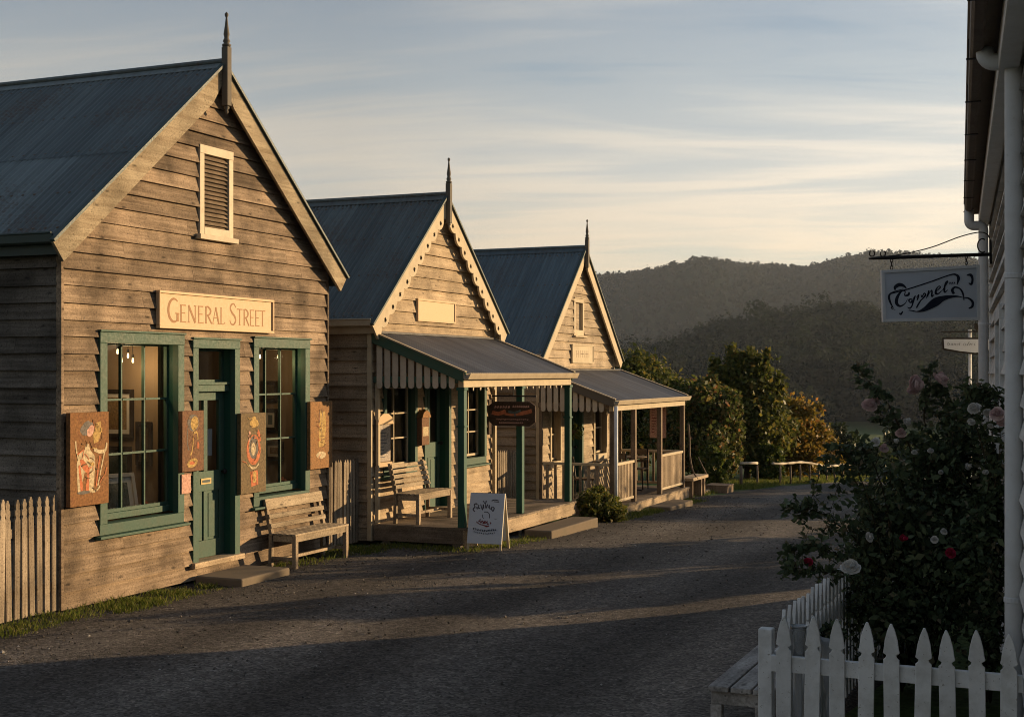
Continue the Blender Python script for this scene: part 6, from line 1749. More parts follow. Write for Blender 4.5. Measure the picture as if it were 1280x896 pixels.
def octagon_sign():
    d = 20.3; y = 18.88; c = (-8.07, y, 1.90)
    t = thing('verandah_sign', (-8.07, y, 1.60), 'dark octagonal sign with reddish lettering hanging under the cottage verandah', 'sign')
    w, h, e = 0.385, 0.185, 0.09
    poly = lambda s: [(-w * s + e, -h * s), (w * s - e, -h * s), (w * s, -h * s + e * .7), (w * s, h * s - e * .7), (w * s - e, h * s), (-w * s + e, h * s), (-w * s, h * s - e * .7), (-w * s, -h * s + e * .7)]
    z0 = 0.185
    mb = MB(); mb.prism(poly(1.0), lambda a, b, q: (a, q, z0 + b), -0.016, 0.016); mb.build('board', M['octagon'], t, bevel=0.004)
    mb = MB(); k = 0
    def st(m, pts, ww):
        m.ribbon(spline(pts, 5), ww, lambda a, b, q: (a, -q, z0 + b), 0.0165 + 0.0003 * st.k); st.k += 1
    st.k = 0
    a, b, c2 = MB(), MB(), MB()
    st(a, [(-0.33, 0.02), (-0.22, 0.0), (-0.10, 0.04)], 0.06); st(a, [(0.10, 0.0), (0.22, 0.02), (0.33, 0.05)], 0.06)
    st(a, [(-0.12, 0.0), (0.0, -0.015), (0.10, -0.01)], 0.035)
    st(c2, [(-0.06, 0.035), (0.05, 0.02), (0.15, 0.05)], 0.035); st(c2, [(0.05, 0.0), (0.06, -0.04)], 0.025)
    r = random.Random(9)
    for i in range(6): st(b, [(-0.28 + i * 0.045, 0.085), (-0.27 + i * 0.045, 0.12), (-0.255 + i * 0.045, 0.09)], 0.014)
    for i in range(8): st(b, [(0.02 + i * 0.035, 0.095), (0.03 + i * 0.035, 0.125), (0.04 + i * 0.035, 0.10)], 0.013)
    for i in range(16): st(b, [(-0.25 + i * 0.034, -0.09 + r.uniform(-.01, .01)), (-0.235 + i * 0.034, -0.075)], 0.014)
    for i in range(12): st(b, [(-0.2 + i * 0.034, -0.150), (-0.195 + i * 0.034, -0.125), (-0.183 + i * 0.034, -0.145)], 0.011)
    a.build('painted_scene', M['p_red'], t); c2.build('painted_scene', M['pic_blue'], t); b.build('lettering', M['p_pink'], t)
    mb = MB(); mb.tube([(-0.34, 0, 0.455), (0.40, 0, 0.455)], 0.012, 8); mb.build('bar', M['iron'], t)
    for x in (-0.22, 0.22):
        mb = MB(); mb.tube([(x, 0, 0.455), (x, 0, 0.37)], 0.005, 6); mb.build('hanger', M['iron'], t)
    mb = MB(); mb.tube([(0.02, 0, 0.46), (0.02, 0, 0.62)], 0.012, 8); mb.build('bracket', M['iron'], t)
M['octagon'] = mottled('dark varnished board', (0.045, 0.03, 0.022), (0.07, 0.045, 0.03), (0.055, 0.03, 0.02))
octagon_sign()
def house_number():
    mb = MB(); mb.box(-9.46, -9.445, 21.08, 21.28, 1.35, 1.95); tag(mb.build('wall_plate', M['octagon'], None, bevel=0.004), 'narrow dark board fixed to the cream cottage wall right of its window', 'plate')
house_number()

# ------------------------------------------------------------------ farthest verandah: table, chairs, banner, basket
def cafe_set():
    zd = -0.06
    t = thing('cafe_table', (-8.75, 26.75, zd), 'small dark cafe table on the farthest verandah', 'table')
    mb = MB(); mb.lathe([(0.33, 0.70), (0.34, 0.71), (0.34, 0.725), (0.33, 0.73)], n=24); mb.build('table_top', M['louvre'], t)
    mb = MB(); mb.lathe([(0.03, 0.05), (0.025, 0.4), (0.03, 0.699)], n=10); mb.build('pedestal', M['iron'], t, smooth=True)
    mb = MB()
    for i in range(4):
        a = R(45 + 90 * i); mb.bar((0, 0, 0.05), (0.26 * math.cos(a), 0.26 * math.sin(a), 0.012), 0.03, 0.025)
    mb.build('foot', M['iron'], t)
    def chair(loc, rz, label, first=None):
        c = thing('cafe_chair', loc, label, 'chair', 'dark chairs on the farthest verandah', rz)
        mb = MB(); mb.box(-0.19, 0.19, -0.19, 0.19, 0.42, 0.45); mb.build('seat', M['louvre'], c, bevel=0.006)
        for x in (-0.165, 0.165):
            for y in (-0.165, 0.165):
                mb = MB(); top = 0.84 if x < 0 else 0.419; mb.tube([(x * 1.1, y * 1.1, 0), (x, y, 0.42), (x - (0.05 if x < 0 else 0), y, top)], 0.014, 7); mb.build('leg', M['iron'], c, smooth=True)
        mb = MB(); mb.box(-0.225, -0.20, -0.155, 0.155, 0.72, 0.84); mb.box(-0.205, -0.185, -0.152, 0.152, 0.56, 0.61); mb.build('backrest', M['louvre'], c, bevel=0.004)
        return c
    chair((-8.75, 26.15, zd), R(90), 'dark cafe chair on the near side of the small verandah table')
    chair((-8.8, 27.35, zd), R(-90), 'dark cafe chair on the far side of the small verandah table')
    chair((-8.9, 24.35, zd), R(20), 'dark chair behind the side railing of the farthest verandah')
cafe_set()
def banner():
    t = thing('hanging_banner', (-8.72, 27.98, 1.68), 'pink hanging notice with faint writing at the far end of the verandah', 'banner')
    mb = MB(); n = 8
    for i in range(n):
        f = lambda q: 0.02 * math.sin(q * 5)
        x0, x1 = 0.0 + 0.36 * i / n, 0.36 * (i + 1) / n
        mb.face([(x0, f(x0), -0.68), (x1, f(x1), -0.68), (x1, f(x1), 0), (x0, f(x0), 0)], 0.5); mb.face([(x0, f(x0) + .006, 0), (x1, f(x1) + .006, 0), (x1, f(x1) + .006, -0.68), (x0, f(x0) + .006, -0.68)], 0.5)
    mb.build('cloth', M['banner'], t, smooth=True)
    mb = MB(); mb.tube([(-0.02, 0.003, 0), (0.38, 0.003, 0)], 0.01, 8); mb.build('rod', M['iron'], t)
    mb = MB(); r = random.Random(8)
    for i in range(9):
        for sx in (0.05, 0.2): mb.box(sx, sx + r.uniform(0.06, 0.12), -0.0245, -0.0235, -0.08 - i * 0.06, -0.065 - i * 0.06)
    mb.build('lettering', M['maroon'], t)
M['banner'] = mottled('pink cloth', (0.50, 0.30, 0.24), (0.55, 0.34, 0.27), (0.46, 0.27, 0.22))
banner()
def basket(loc, label):
    t = thing('hanging_basket', loc, label, 'basket')
    mb = MB(); mb.lathe([(0.02, -0.10), (0.06, -0.08), (0.09, -0.02), (0.10, 0.0), (0.08, 0.0)], n=16); mb.build('bowl', M['bark'], t, smooth=True)
    mb = MB()
    for i in range(3):
        a = R(120 * i); mb.tube([(0.095 * math.cos(a), 0.095 * math.sin(a), 0), (0, 0, 0.34)], 0.003, 5)
    mb.build('wire', M['iron'], t)
    v, f, P = blob_leaves([((0, 0, 0.03), (0.13, 0.13, 0.08)), ((0.06, 0.03, -0.05), (0.08, 0.08, 0.12)), ((-0.07, -0.02, -0.06), (0.07, 0.07, 0.13))], 420, 0.03); np_mesh('foliage', v, f, M['leaf_green'], t, rnd=nr.random(len(f)))
basket((-8.9, 23.85, 1.33), 'hanging basket of trailing leaves under the farthest verandah roof')

# ------------------------------------------------------------------ yard things past the last cottage
def yard():
    x, y = -8.25, 29.6; zg = gz(x, y)
    t = thing('plank_bench', (x, y, zg), 'low plank bench outside the last verandah', 'bench')
    mb = MB(); mb.box(-0.15, 0.2, -0.55, 0.75, 0.40, 0.47); mb.build('plank', M['fascia'], t, bevel=0.005)
    for yy in (0.35, 0.62): 
        mb = MB(); mb.box(-0.1, 0.15, yy - 0.05, yy + 0.05, 0, 0.399); mb.build('leg', M['post_brown'], t, bevel=0.004)
    mb = MB(); mb.box(-0.1, 0.15, -0.42, -0.36, 0, 0.399); mb.build('leg', M['post_brown'], t, bevel=0.004)
    zb = gz(-8.2, 31.0)
    mb = MB(); mb.box(-8.50, -8.20, 30.6, 31.1, zb - 0.02, zb + 0.10); tag(mb.build('timber_block', M['fascia'], None, bevel=0.01), 'low timber block on the grass beside the plank bench', 'block')
    zb = gz(-8.0, 31.6)
    t = thing('timber_crate', (-8.15, 31.75, zb), 'rough low timber crate on the grass past the plank bench', 'crate')
    mb = MB()
    for i in range(3): mb.box(-0.28, 0.28, -0.3 + i * 0.205, -0.3 + i * 0.205 + 0.19, 0.17, 0.195)
    mb.build('lid', M['post_brown'], t, bevel=0.004)
    mb = MB(); mb.box(-0.27, 0.27, -0.29, 0.29, 0, 0.169); mb.build('body', M['post_brown'], t, bevel=0.006)
    pts = [at(872, 598, 30.2), at(866, 588, 30.3), at(862.5, 570, 30.5), at(862, 550, 30.6), at(860.5, 530, 30.7)]
    mb = MB(); mb.tube(spline([tuple(p) for p in pts], 5), [0.02] * 21, 7); 
    tag(mb.build('bent_pole', M['post_brown'], None, smooth=True), 'thin bent pole leaning beside the last verandah', 'pole')
    mb = MB(); pts = [at(884, 594, 31.2), at(878, 582, 31.3), at(873, 571, 31.4)]; mb.tube([tuple(p) for p in pts], [0.016, 0.013, 0.008], 6)
    tag(mb.build('short_stick', M['post_brown'], None, smooth=True), 'short leaning stick beside the bent pole', 'stick')
yard()

M['rail_pale'] = wood('bleached rail timber', (0.72, 0.62, 0.47), (0.50, 0.42, 0.30), 'y', vary=0.2)
def rail_fence():
    P = [(926, 607, 580.5), (946.5, 605, 580), (975, 603, 581), (988, 601, 580), (1000, 600, 579), (1012, 599.5, 580), (1023, 598.5, 582), (1033, 598.5, 584), (1043, 598.5, 585.5), (1053, 598.5, 584.5), (1060, 600, 584), (1065, 600, 583)]
    ds = np.linspace(35.2, 41.5, len(P))
    first = at(P[0][0], P[0][1], ds[0]); zg = gz(first.x, first.y)
    t = thing('rail_fence', (first.x, first.y, zg), 'low rustic rail fence with pale sagging top rail along the far road bend', 'fence')
    tops = []
    for i, ((u, vb, vt), d) in enumerate(zip(P, ds)):
        b = at(u, vb, d); zz = gz(b.x, b.y); tp = at(u, vt, d)
        h = max(0.42, tp.z - zz); tops.append((b.x - first.x, b.y - first.y, zz + h - zg))
        mb = MB(); r = 0.028 if i not in (0, 11) else 0.045
        mb.tube([(b.x - first.x, b.y - first.y, zz - zg - 0.1), (b.x - first.x + 0.01, b.y - first.y, zz - zg + h * 0.5), (b.x - first.x, b.y - first.y, zz - zg + h - 0.03)], [r, r * 0.95, r * 0.9], 8); mb.build('post', M['post_brown'], t, smooth=True)
    up = Vector((0, 0, 0.03))
    mb = MB(); mb.tube([Vector(p) + up for p in spline(tops[0:2], 5)], 0.036, 8); mb.build('rail', M['rail_pale'], t, smooth=True)
    mb = MB(); a = Vector(tops[2]); a0 = a + (Vector(tops[1]) - a) * 0.35
    pts = spline([tuple(a0)] + tops[2:], 5); mb.tube([Vector(p) + up for p in pts], [0.034 + 0.006 * math.sin(i * 1.3) for i in range(len(pts))], 8); mb.build('rail', M['rail_pale'], t, smooth=True)
rail_fence()
# ------------------------------------------------------------------ trees behind the last cottage
def tree_at(u, v_top, d, wpx, **k):
    b = at(u, 600, d); zg = gz(b.x, b.y)
    top = at(u, v_top, d).z
    return tree(loc=(b.x, b.y, zg), w=wpx / 2 / 1684.0 * d, h=top - zg, **k)
TG = 'small trees behind the rail fence'
tree_at(806, 454, 46.0, 165, name='leafy_tree', label='broad olive tree rising behind the last verandah roof', cat='tree', z0=0.5, n=28000, size=0.075, mat=M['leaf_olive'], seed=3, k=26, top=0.75, group=TG, trunk_r=0.13)
tree_at(874, 482, 37.5, 162, name='leafy_tree', label='round dark green tree with russet top just right of the last verandah', cat='tree', z0=0.25, n=38000, size=0.066, mat=M['leaf_russet'], seed=8, k=34, top=0.7, group=TG, trunk_r=0.12, small=0.24, extra=[((-0.6, 0, 2.5), (0.2, 0.2, 0.35)), ((0.3, 0.1, 2.65), (0.22, 0.22, 0.35)), ((0.9, 0.2, 2.1), (0.25, 0.25, 0.4)), ((-1.2, 0, 1.9), (0.25, 0.25, 0.4))])
tree_at(934, 450, 40.0, 155, name='leafy_tree', label='tallest tree with upright feathery tops in the middle of the rail fence', cat='tree', z0=0.3, n=38000, size=0.07, mat=M['leaf_olive'], seed=15, k=30, top=0.45, group=TG, trunk_r=0.12, small=0.27,
        extra=[((0.1, -0.2, 3.5), (0.16, 0.16, 0.45)), ((-0.5, 0.1, 3.0), (0.18, 0.18, 0.45)), ((0.6, -0.1, 2.95), (0.16, 0.16, 0.4)), ((-0.25, 0, 3.25), (0.22, 0.22, 0.5)), ((0.30, 0.2, 3.05), (0.2, 0.2, 0.45)), ((0.85, 0.3, 2.75), (0.28, 0.28, 0.42)), ((-0.7, 0.2, 2.7), (0.25, 0.25, 0.4))])
tree_at(990, 506, 42.0, 115, name='autumn_shrub', label='yellowing autumn shrub glowing at the right of the tall tree', cat='shrub', z0=0.1, n=16000, size=0.06, mat=M['leaf_autumn'], seed=21, k=24, top=0.6, group=TG, trunk_r=0.06)
tree_at(1024, 540, 45.0, 84, name='autumn_shrub', label='low golden shrub behind the far end of the rail fence', cat='shrub', z0=0.05, n=6500, size=0.06, mat=M['leaf_autumn'], seed=25, k=18, top=0.6, group=TG, trunk_r=0.05)
tree_at(893, 560, 34.6, 46, name='dark_shrub', label='dark low shrub at the left end of the rail fence', cat='shrub', z0=0.0, n=7000, size=0.05, mat=M['leaf_green'], seed=31, k=16, top=0.8, group=TG, trunk_r=0.04)
tree_at(960, 556, 38.6, 52, name='dark_shrub', label='green shrub growing through the gap in the rail fence', cat='shrub', z0=0.0, n=7000, size=0.05, mat=M['leaf_green'], seed=33, k=16, top=0.8, group=TG, trunk_r=0.04)
tree_at(1030, 578, 44.0, 44, name='dark_shrub', label='small dark shrub hugging the end of the rail fence', cat='shrub', z0=0.0, n=4000, size=0.055, mat=M['leaf_dark'], seed=36, k=12, top=0.8, group=TG, trunk_r=0.04)
def bush_at(u, v_top, v_bot, d, wpx, label, seed, n=5000, mat='leaf_dark', size=0.16):
    b = at(u, v_bot, d); zg = gz(b.x, b.y); top = at(u, v_top, d).z
    return tree('valley_bush', label, 'bush', (b.x, b.y, zg), wpx / 2 / 1684.0 * d, max(1.5, top - zg), 0.1, n, size, M[mat], seed, k=16, top=0.75, group='bushes in the valley', trunk_r=0.12, small=0.36)
bush_at(1050, 540, 600, 78, 70, 'dark valley bush left of the field, behind the golden shrub', 41)
bush_at(1092, 560, 605, 66, 62, 'rounded valley bush in front of the field near the roses', 42)
bush_at(1120, 548, 605, 84, 70, 'valley bush seen through the top of the rose canes', 43)
bush_at(1165, 545, 605, 90, 80, 'valley bush behind the rose bush', 44)
bush_at(1010, 556, 600, 92, 60, 'small valley bush behind the autumn shrub', 45)
bush_at(1062, 553, 600, 105, 50, 'far small valley bush at the edge of the field', 46)

# ------------------------------------------------------------------ trees across the street, past the white house: unseen, sized and spaced to shade the road
def shade_tree(x, y, w, h, z0, seed, label, name='unseen_shade_tree', n=7000, top=0.7):
    return tree(name, label, 'tree', (x, y, gz(x, y)), w, h, z0, n, 0.10, M['leaf_dark'], seed, k=26, top=top, group='unseen shade trees past the white house', trunk_r=0.14, small=0.34)
SH = [(0.9, 19.7, 1.3, 1.7, 0.0), (0.9, 23.6, 2.0, 1.85, 0.0), (1.0, 32.3, 2.3, 2.1, 0.0), (1.4, 37.4, 2.5, 2.3, 0.0), (1.5, 43.0, 2.6, 2.7, 0.0), (5.5, 38.0, 2.6, 2.8, 0.0)]
for i, (x, y, w, h, z0) in enumerate(SH):
    shade_tree(x, y, w, h, z0, 70 + i, 'unseen tree in the row past the white house, shaped to shade the road')

# ------------------------------------------------------------------ front shrub between the two verandahs
def front_shrub():
    x, y = -7.75, 22.05
    t = thing('flowering_shrub', (x, y, gz(x, y)), 'low leafy shrub between the two verandahs beside the concrete step', 'shrub')
    bl = [((0, 0, 0.32), (0.36, 0.36, 0.3)), ((0.05, 0.5, 0.22), (0.3, 0.3, 0.22)), ((-0.15, -0.35, 0.45), (0.26, 0.26, 0.28)), ((0.22, 0.2, 0.2), (0.26, 0.3, 0.2)), ((-0.1, 0.15, 0.6), (0.22, 0.22, 0.2))]
    bl = [(tuple(q * 0.8 for q in c_), tuple(q * 0.8 for q in r_)) for c_, r_ in bl]
    v, f, P = blob_leaves(bl, 4200, 0.034, 0.35); np_mesh('foliage', v, f, M['leaf_olive'], t, rnd=nr.random(len(f)))
    mb = MB()
    for c, r in bl: mb.tube([(0, 0, -0.05), (c[0] * .5, c[1] * .5, c[2] * .5), c], [0.018, 0.012, 0.005], 5)
    mb.build('stem', M['bark'], t)
front_shrub()

# ------------------------------------------------------------------ roses
M['rose_leaf'] = leaf_mat('rose leaves', [(0.0, (0.034, 0.050, 0.026)), (0.6, (0.085, 0.115, 0.056)), (0.92, (0.15, 0.18, 0.09)), (1.0, (0.22, 0.17, 0.11))], 0.3, 0.45)
M['cane'] = wood('rose canes', (0.085, 0.065, 0.035), (0.04, 0.035, 0.02), 'z', grain=30, knots=False)
def petal_mat(name, a, b):
    m, nn, ll, p, out = new_mat(name)
    c = ramp_n(nn, ll, rnd_attr(nn), [(0.0, a), (1.0, b)])
    ll.new(c, p.inputs['Base Color']); p.inputs['Roughness'].default_value = 0.6
    t = nn.new('ShaderNodeBsdfTranslucent'); ll.new(c, t.inputs[0]); mx = nn.new('ShaderNodeMixShader'); mx.inputs[0].default_value = 0.3
    ll.new(p.outputs[0], mx.inputs[1]); ll.new(t.outputs[0], mx.inputs[2]); ll.new(mx.outputs[0], out.inputs[0]); return m
M['petal_pink'] = petal_mat('pale pink petals', (0.62, 0.42, 0.41), (0.84, 0.70, 0.66))
M['petal_white'] = petal_mat('white petals', (0.60, 0.57, 0.52), (0.86, 0.84, 0.80))
M['petal_red'] = petal_mat('magenta petals', (0.42, 0.015, 0.06), (0.55, 0.03, 0.10))
def rose_mesh(seed):
    """cupped layered petals, unit size, opening towards +z"""
    r = random.Random(seed); mb = MB()
    rings = [(4, 0.16, 0.62, 1.0), (5, 0.32, 0.66, 0.92), (6, 0.50, 0.66, 0.80), (7, 0.70, 0.58, 0.62), (8, 0.92, 0.46, 0.42)]
    for k, (n, rad, ln, up) in enumerate(rings):
        for i in range(n):
            a = 2 * math.pi * (i + 0.5 * (k % 2)) / n + r.uniform(-0.2, 0.2); w = rad * 1.5 / n * 2.6 + 0.12; tone = r.random()
            u2 = up + r.uniform(-0.15, 0.15)
            pts = []
            for s in (0, 0.35, 0.7, 1.0):
                q = 0.06 + (rad - 0.06) * (1 - (1 - s) ** 1.7) * r.uniform(0.93, 1.07); z = -0.25 * (rad > 0.6) + ln * s ** 1.5 * u2 + 0.05 * r.uniform(-1, 1) * s
                ww = w * (0.35 + 0.65 * math.sin(math.pi * min(1, 0.12 + 0.68 * s)))
                for e in (-1, 0, 1):
                    x = q + (0.05 if e == 0 else -0.03) * s; y = e * ww
                    pts.append((x * math.cos(a) - y * math.sin(a), x * math.sin(a) + y * math.cos(a), z))
            fs = [(3 * j + e, 3 * j + e + 1, 3 * j + 4 + e, 3 * j + 3 + e) for j in range(3) for e in (0, 1)]
            mb.mesh(pts, fs, tone)
    return mb
rose_protos = {}
def add_rose(parent, loc, base, s, kind, face, label=None):
    key = (kind, int(loc[0] * 91 + loc[1] * 57) % 3)
    if key not in rose_protos:
        o = rose_mesh(key[1] * 7 + 1).build('rose', M['petal_' + kind], parent, smooth=True); rose_protos[key] = o
    else:
        o = rose_protos[key].copy(); col.objects.link(o); o.parent = parent
    q = random.Random(int(loc[0] * 977 + loc[2] * 3571)); o.location = Vector(loc) - Vector(base); o.scale = (s * q.uniform(0.75, 1.05), s * q.uniform(0.7, 1.0), s * q.uniform(0.9, 1.5)); face = (face[0] + q.uniform(-.6, .6), face[1] + q.uniform(-.6, .6), face[2] + q.uniform(-.5, .7))
    o.rotation_euler = Vector(face).to_track_quat('Z', 'Y').to_euler()
    if label: o['label'] = label
    return o
def rose_bush(name, label, base, canes, masses, n_mass, roses, group=None):
    t = thing(name, base, label, 'rose bush', group); B = Vector(base)
    mb = MB(); C, S, Nn = [], [], []
    r = random.Random(len(canes) * 3 + n_mass)
    for pts, rad, dens in canes:
        q = [Vector(p) - B for p in spline([tuple(p) for p in pts], 8)]
        L = sum((q[i + 1] - q[i]).length for i in range(len(q) - 1))
        mb.tube(q, [rad * (1 - 0.7 * i / (len(q) - 1)) for i in range(len(q))], 6)
        k = int(L / dens / 1.7)
        for j in range(k):
            f = (0.25 + 0.75 * (j + r.random()) / k) * (len(q) - 1); i = min(int(f), len(q) - 2)
            p = q[i].lerp(q[i + 1], f - i); d = (q[i + 1] - q[i]).normalized()
            side = Vector((r.gauss(0, 1), r.gauss(0, 1), r.gauss(0, 0.7))); side -= d * side.dot(d); side.normalize()
            stem = (side + d * 0.5).normalized(); ln = r.uniform(0.05, 0.10)
            mb.tube([p, p + stem * ln], [0.0018, 0.0012], 4, cap=False)
            for m_, (al, sd) in enumerate(((0.45, 1), (0.45, -1), (0.8, 1), (0.8, -1), (1.1, 0))):
                sidev = stem.cross(Vector((0, 0, 1)))
                if sidev.length < 1e-3: sidev = Vector((1, 0, 0))
                sidev.normalize()
                C.append(p + stem * ln * al + sidev * sd * 0.022 + Vector((r.gauss(0, .004), r.gauss(0, .004), -0.006 + r.gauss(0, .006)))); S.append(r.uniform(0.020, 0.034)); Nn.append((r.gauss(0, 0.6), r.gauss(0, 0.6), 0.9))
    mb.build('cane', M['cane'], t, smooth=True)
    blobs = [(tuple(Vector(c) - B), rr) for c, rr in masses]
    v1, f1, P = blob_leaves(blobs, n_mass, 0.027, 0.2, 0.55)
    C = np.array([tuple(c) for c in C]); S = np.array(S); Nn = np.array(Nn)
    v2, f2 = leaf_faces(C, S, Nn, 0.6, 0.1)
    v = np.concatenate([v1, v2]); f = np.concatenate([f1, f2 + len(v1)])
    np_mesh('foliage', v, f, M['rose_leaf'], t, rnd=nr.random(len(f)))
    mb = MB()
    for c, rr in blobs:
        for j in range(7):
            d = Vector((r.gauss(0, 1), r.gauss(0, 1), abs(r.gauss(0, 1)) * 0.6)).normalized()
            e = Vector(c) + Vector((d.x * rr[0], d.y * rr[1], d.z * rr[2])) * r.uniform(0.8, 1.1)
            mb.tube(spline([(c[0] * 0.3, c[1] * 0.3, 0.0), tuple(Vector(c) * 0.8 + Vector((r.gauss(0, .05), r.gauss(0, .05), 0))), tuple(e)], 5), [0.008 - 0.0055 * i / 10 for i in range(11)], 5)
    mb.build('branch', M['cane'], t, smooth=True)
    for p, s, kind, face, lab in roses: add_rose(t, p, base, s, kind, face, lab)
    return t
toward = (at(640, 465, 0.1) - at(640, 465, 9)).normalized()
def fc(x=0, z=0.4): return (toward.x + x * CS, toward.y + x * SN, z)
b0 = at(1130, 800, 9.6); b0.z = gz(b0.x, b0.y)
root = (b0.x, b0.y, b0.z + 0.02)
c = lambda *p: [at(*q) for q in p]
canes = [([Vector(root), at(1150, 620, 9.7), at(1118, 520, 9.6), at(1095, 488, 9.6), at(1073, 462, 9.6)], 0.009, 0.030),
         ([Vector(root), at(1160, 600, 9.8), at(1128, 545, 9.7), at(1092, 510, 9.7)], 0.007, 0.032),
         ([Vector(root), at(1165, 600, 9.9), at(1155, 520, 9.9), at(1163, 490, 9.9), at(1163, 458, 9.9)], 0.008, 0.030),
         ([Vector(root), at(1178, 600, 9.9), at(1180, 530, 9.9), at(1176, 483, 9.9)], 0.007, 0.034),
         ([Vector(root), at(1085, 700, 9.2), at(1040, 650, 9.0), at(1008, 635, 8.9), at(985, 632, 8.9)], 0.007, 0.024),
         ([Vector(root), at(1080, 720, 8.9), at(1035, 690, 8.7), at(1010, 680, 8.7), at(992, 690, 8.7)], 0.006, 0.024),
         ([Vector(root), at(1070, 730, 8.8), at(1030, 715, 8.6), at(1000, 710, 8.6), at(984, 708, 8.6)], 0.005, 0.026),
         ([Vector(root), at(1110, 650, 9.2), at(1080, 620, 9.1), at(1065, 585, 9.1), at(1085, 560, 9.1)], 0.006, 0.03),
         ([Vector(root), at(1190, 620, 9.9), at(1210, 530, 9.9), at(1222, 500, 9.9), at(1212, 480, 9.9)], 0.006, 0.028),
         ([Vector(root), at(1200, 640, 9.6), at(1190, 560, 9.6), at(1196, 515, 9.6)], 0.006, 0.028)]
masses = [(at(1150, 660, 9.7), (0.50, 0.50, 0.55)), (at(1195, 600, 10.0), (0.36, 0.45, 0.42)), (at(1115, 660, 9.4), (0.30, 0.40, 0.38)), (at(1190, 720, 9.2), (0.42, 0.4, 0.55)), (at(1120, 740, 9.2), (0.45, 0.4, 0.5)),
          (at(1168, 580, 9.9), (0.24, 0.34, 0.22)), (at(1118, 610, 9.7), (0.18, 0.24, 0.2)), (at(1088, 700, 9.2), (0.20, 0.22, 0.3)), (at(1225, 660, 9.9), (0.25, 0.4, 0.5)), (at(1095, 650, 9.3), (0.16, 0.2, 0.18)), (at(1205, 545, 10.2), (0.2, 0.26, 0.16)), (at(1092, 765, 9.0), (0.2, 0.22, 0.28))]
extra_canes = [([Vector(root), at(u0, 640, dd), at(u1, 560, dd), at(u2, v2, dd)], 0.0055, 0.032) for u0, u1, u2, v2, dd in ((1190, 1200, 1203, 498, 9.9), (1175, 1185, 1190, 505, 9.8), (1110, 1070, 1030, 665, 8.9), (1090, 1045, 1003, 655, 8.9))]
canes += extra_canes
roses = [(at(1087, 506, 9.55), 0.07, 'pink', fc(-.3), None), (at(1094, 501, 9.66), 0.04, 'pink', fc(.6, .7), None), (at(1145, 480, 9.8), 0.075, 'pink', fc(-.1, .1), None), (at(1141, 488, 9.83), 0.045, 'pink', fc(-.5, 0), None), (at(1176, 474, 9.8), 0.075, 'pink', fc(.2, .8), None),
         (at(1126, 541, 9.5), 0.045, 'pink', fc(0, .5), None), (at(1094, 552, 9.05), 0.036, 'white', fc(-.3, .5), None), (at(1105, 560, 9.05), 0.043, 'pink', fc(0.1, .2), None), (at(1163, 563, 9.3), 0.03, 'white', fc(), None), (at(1063, 708, 8.35), 0.072, 'white', fc(0.1, .25), 'large white rose leaning over the picket fence'),
         (at(1188, 691, 8.7), 0.036, 'red', fc(0, .3), 'small magenta rose'), (at(1129, 672, 8.8), 0.034, 'red', fc(.1, .2), 'dark red rose among the leaves'), (at(1010, 702, 8.55), 0.036, 'red', fc(-.3, 0), 'dark red rose over the roadside'), (at(1087, 671, 8.75), 0.038, 'white', fc(-.2, .3), None), (at(1168, 674, 8.8), 0.028, 'white', fc(), None), (at(1180, 664, 8.8), 0.026, 'white', fc(), None),
         (at(1210, 583, 9.4), 0.034, 'white', fc(.1, .1), None), (at(1120, 551, 9.4), 0.026, 'white', fc(), None), (at(1099, 597, 9.1), 0.026, 'white', fc(), None), (at(1143, 565, 9.4), 0.022, 'white', fc(), None), (at(1176, 590, 9.4), 0.022, 'white', fc(), None), (at(1134, 527, 9.5), 0.032, 'white', fc(.1, .9), None)]
rose_bush('rose_bush', 'large dark rose bush with pale pink blooms leaning over the white picket fence', root, canes, masses, 12000, roses)
b1 = at(1238, 800, 9.2); b1.z = gz(b1.x, b1.y); root1 = (b1.x, b1.y, b1.z + 0.02)
canes1 = [([Vector(root1), at(1238, 640, 9.2), at(1228, 560, 9.2), at(1212, 510, 9.2), at(1215, 485, 9.2)], 0.007, 0.026), ([Vector(root1), at(1245, 620, 9.3), at(1240, 540, 9.3), at(1243, 500, 9.3), at(1228, 492, 9.3)], 0.007, 0.028), ([Vector(root1), at(1240, 650, 9.1), at(1250, 560, 9.1), at(1247, 488, 9.1)], 0.006, 0.028)]
masses1 = [(at(1236, 760, 9.0), (0.14, 0.3, 0.45)), (at(1222, 690, 9.1), (0.15, 0.3, 0.4)), (at(1240, 620, 9.2), (0.06, 0.22, 0.3))]
roses1 = [(at(1246, 517, 8.9), 0.062, 'pink', fc(-.2, .2), None), (at(1254, 527, 8.9), 0.048, 'pink', fc(.2, 0), None), (at(1217, 510, 9.0), 0.052, 'white', fc(-.1, .3), None), (at(1214, 527, 9.0), 0.036, 'white', fc(-.3, .1), None), (at(1234, 515, 9.0), 0.034, 'white', fc(0, .3), None), (at(1238, 532, 9.0), 0.026, 'white', fc(0, .3), None), (at(1232, 590, 9.0), 0.026, 'white', fc(0, .3), None)]
rose_bush('rose_bush', 'narrow climbing rose with white and pink blooms against the white wall and drainpipe', root1, canes1, masses1, 3000, roses1)
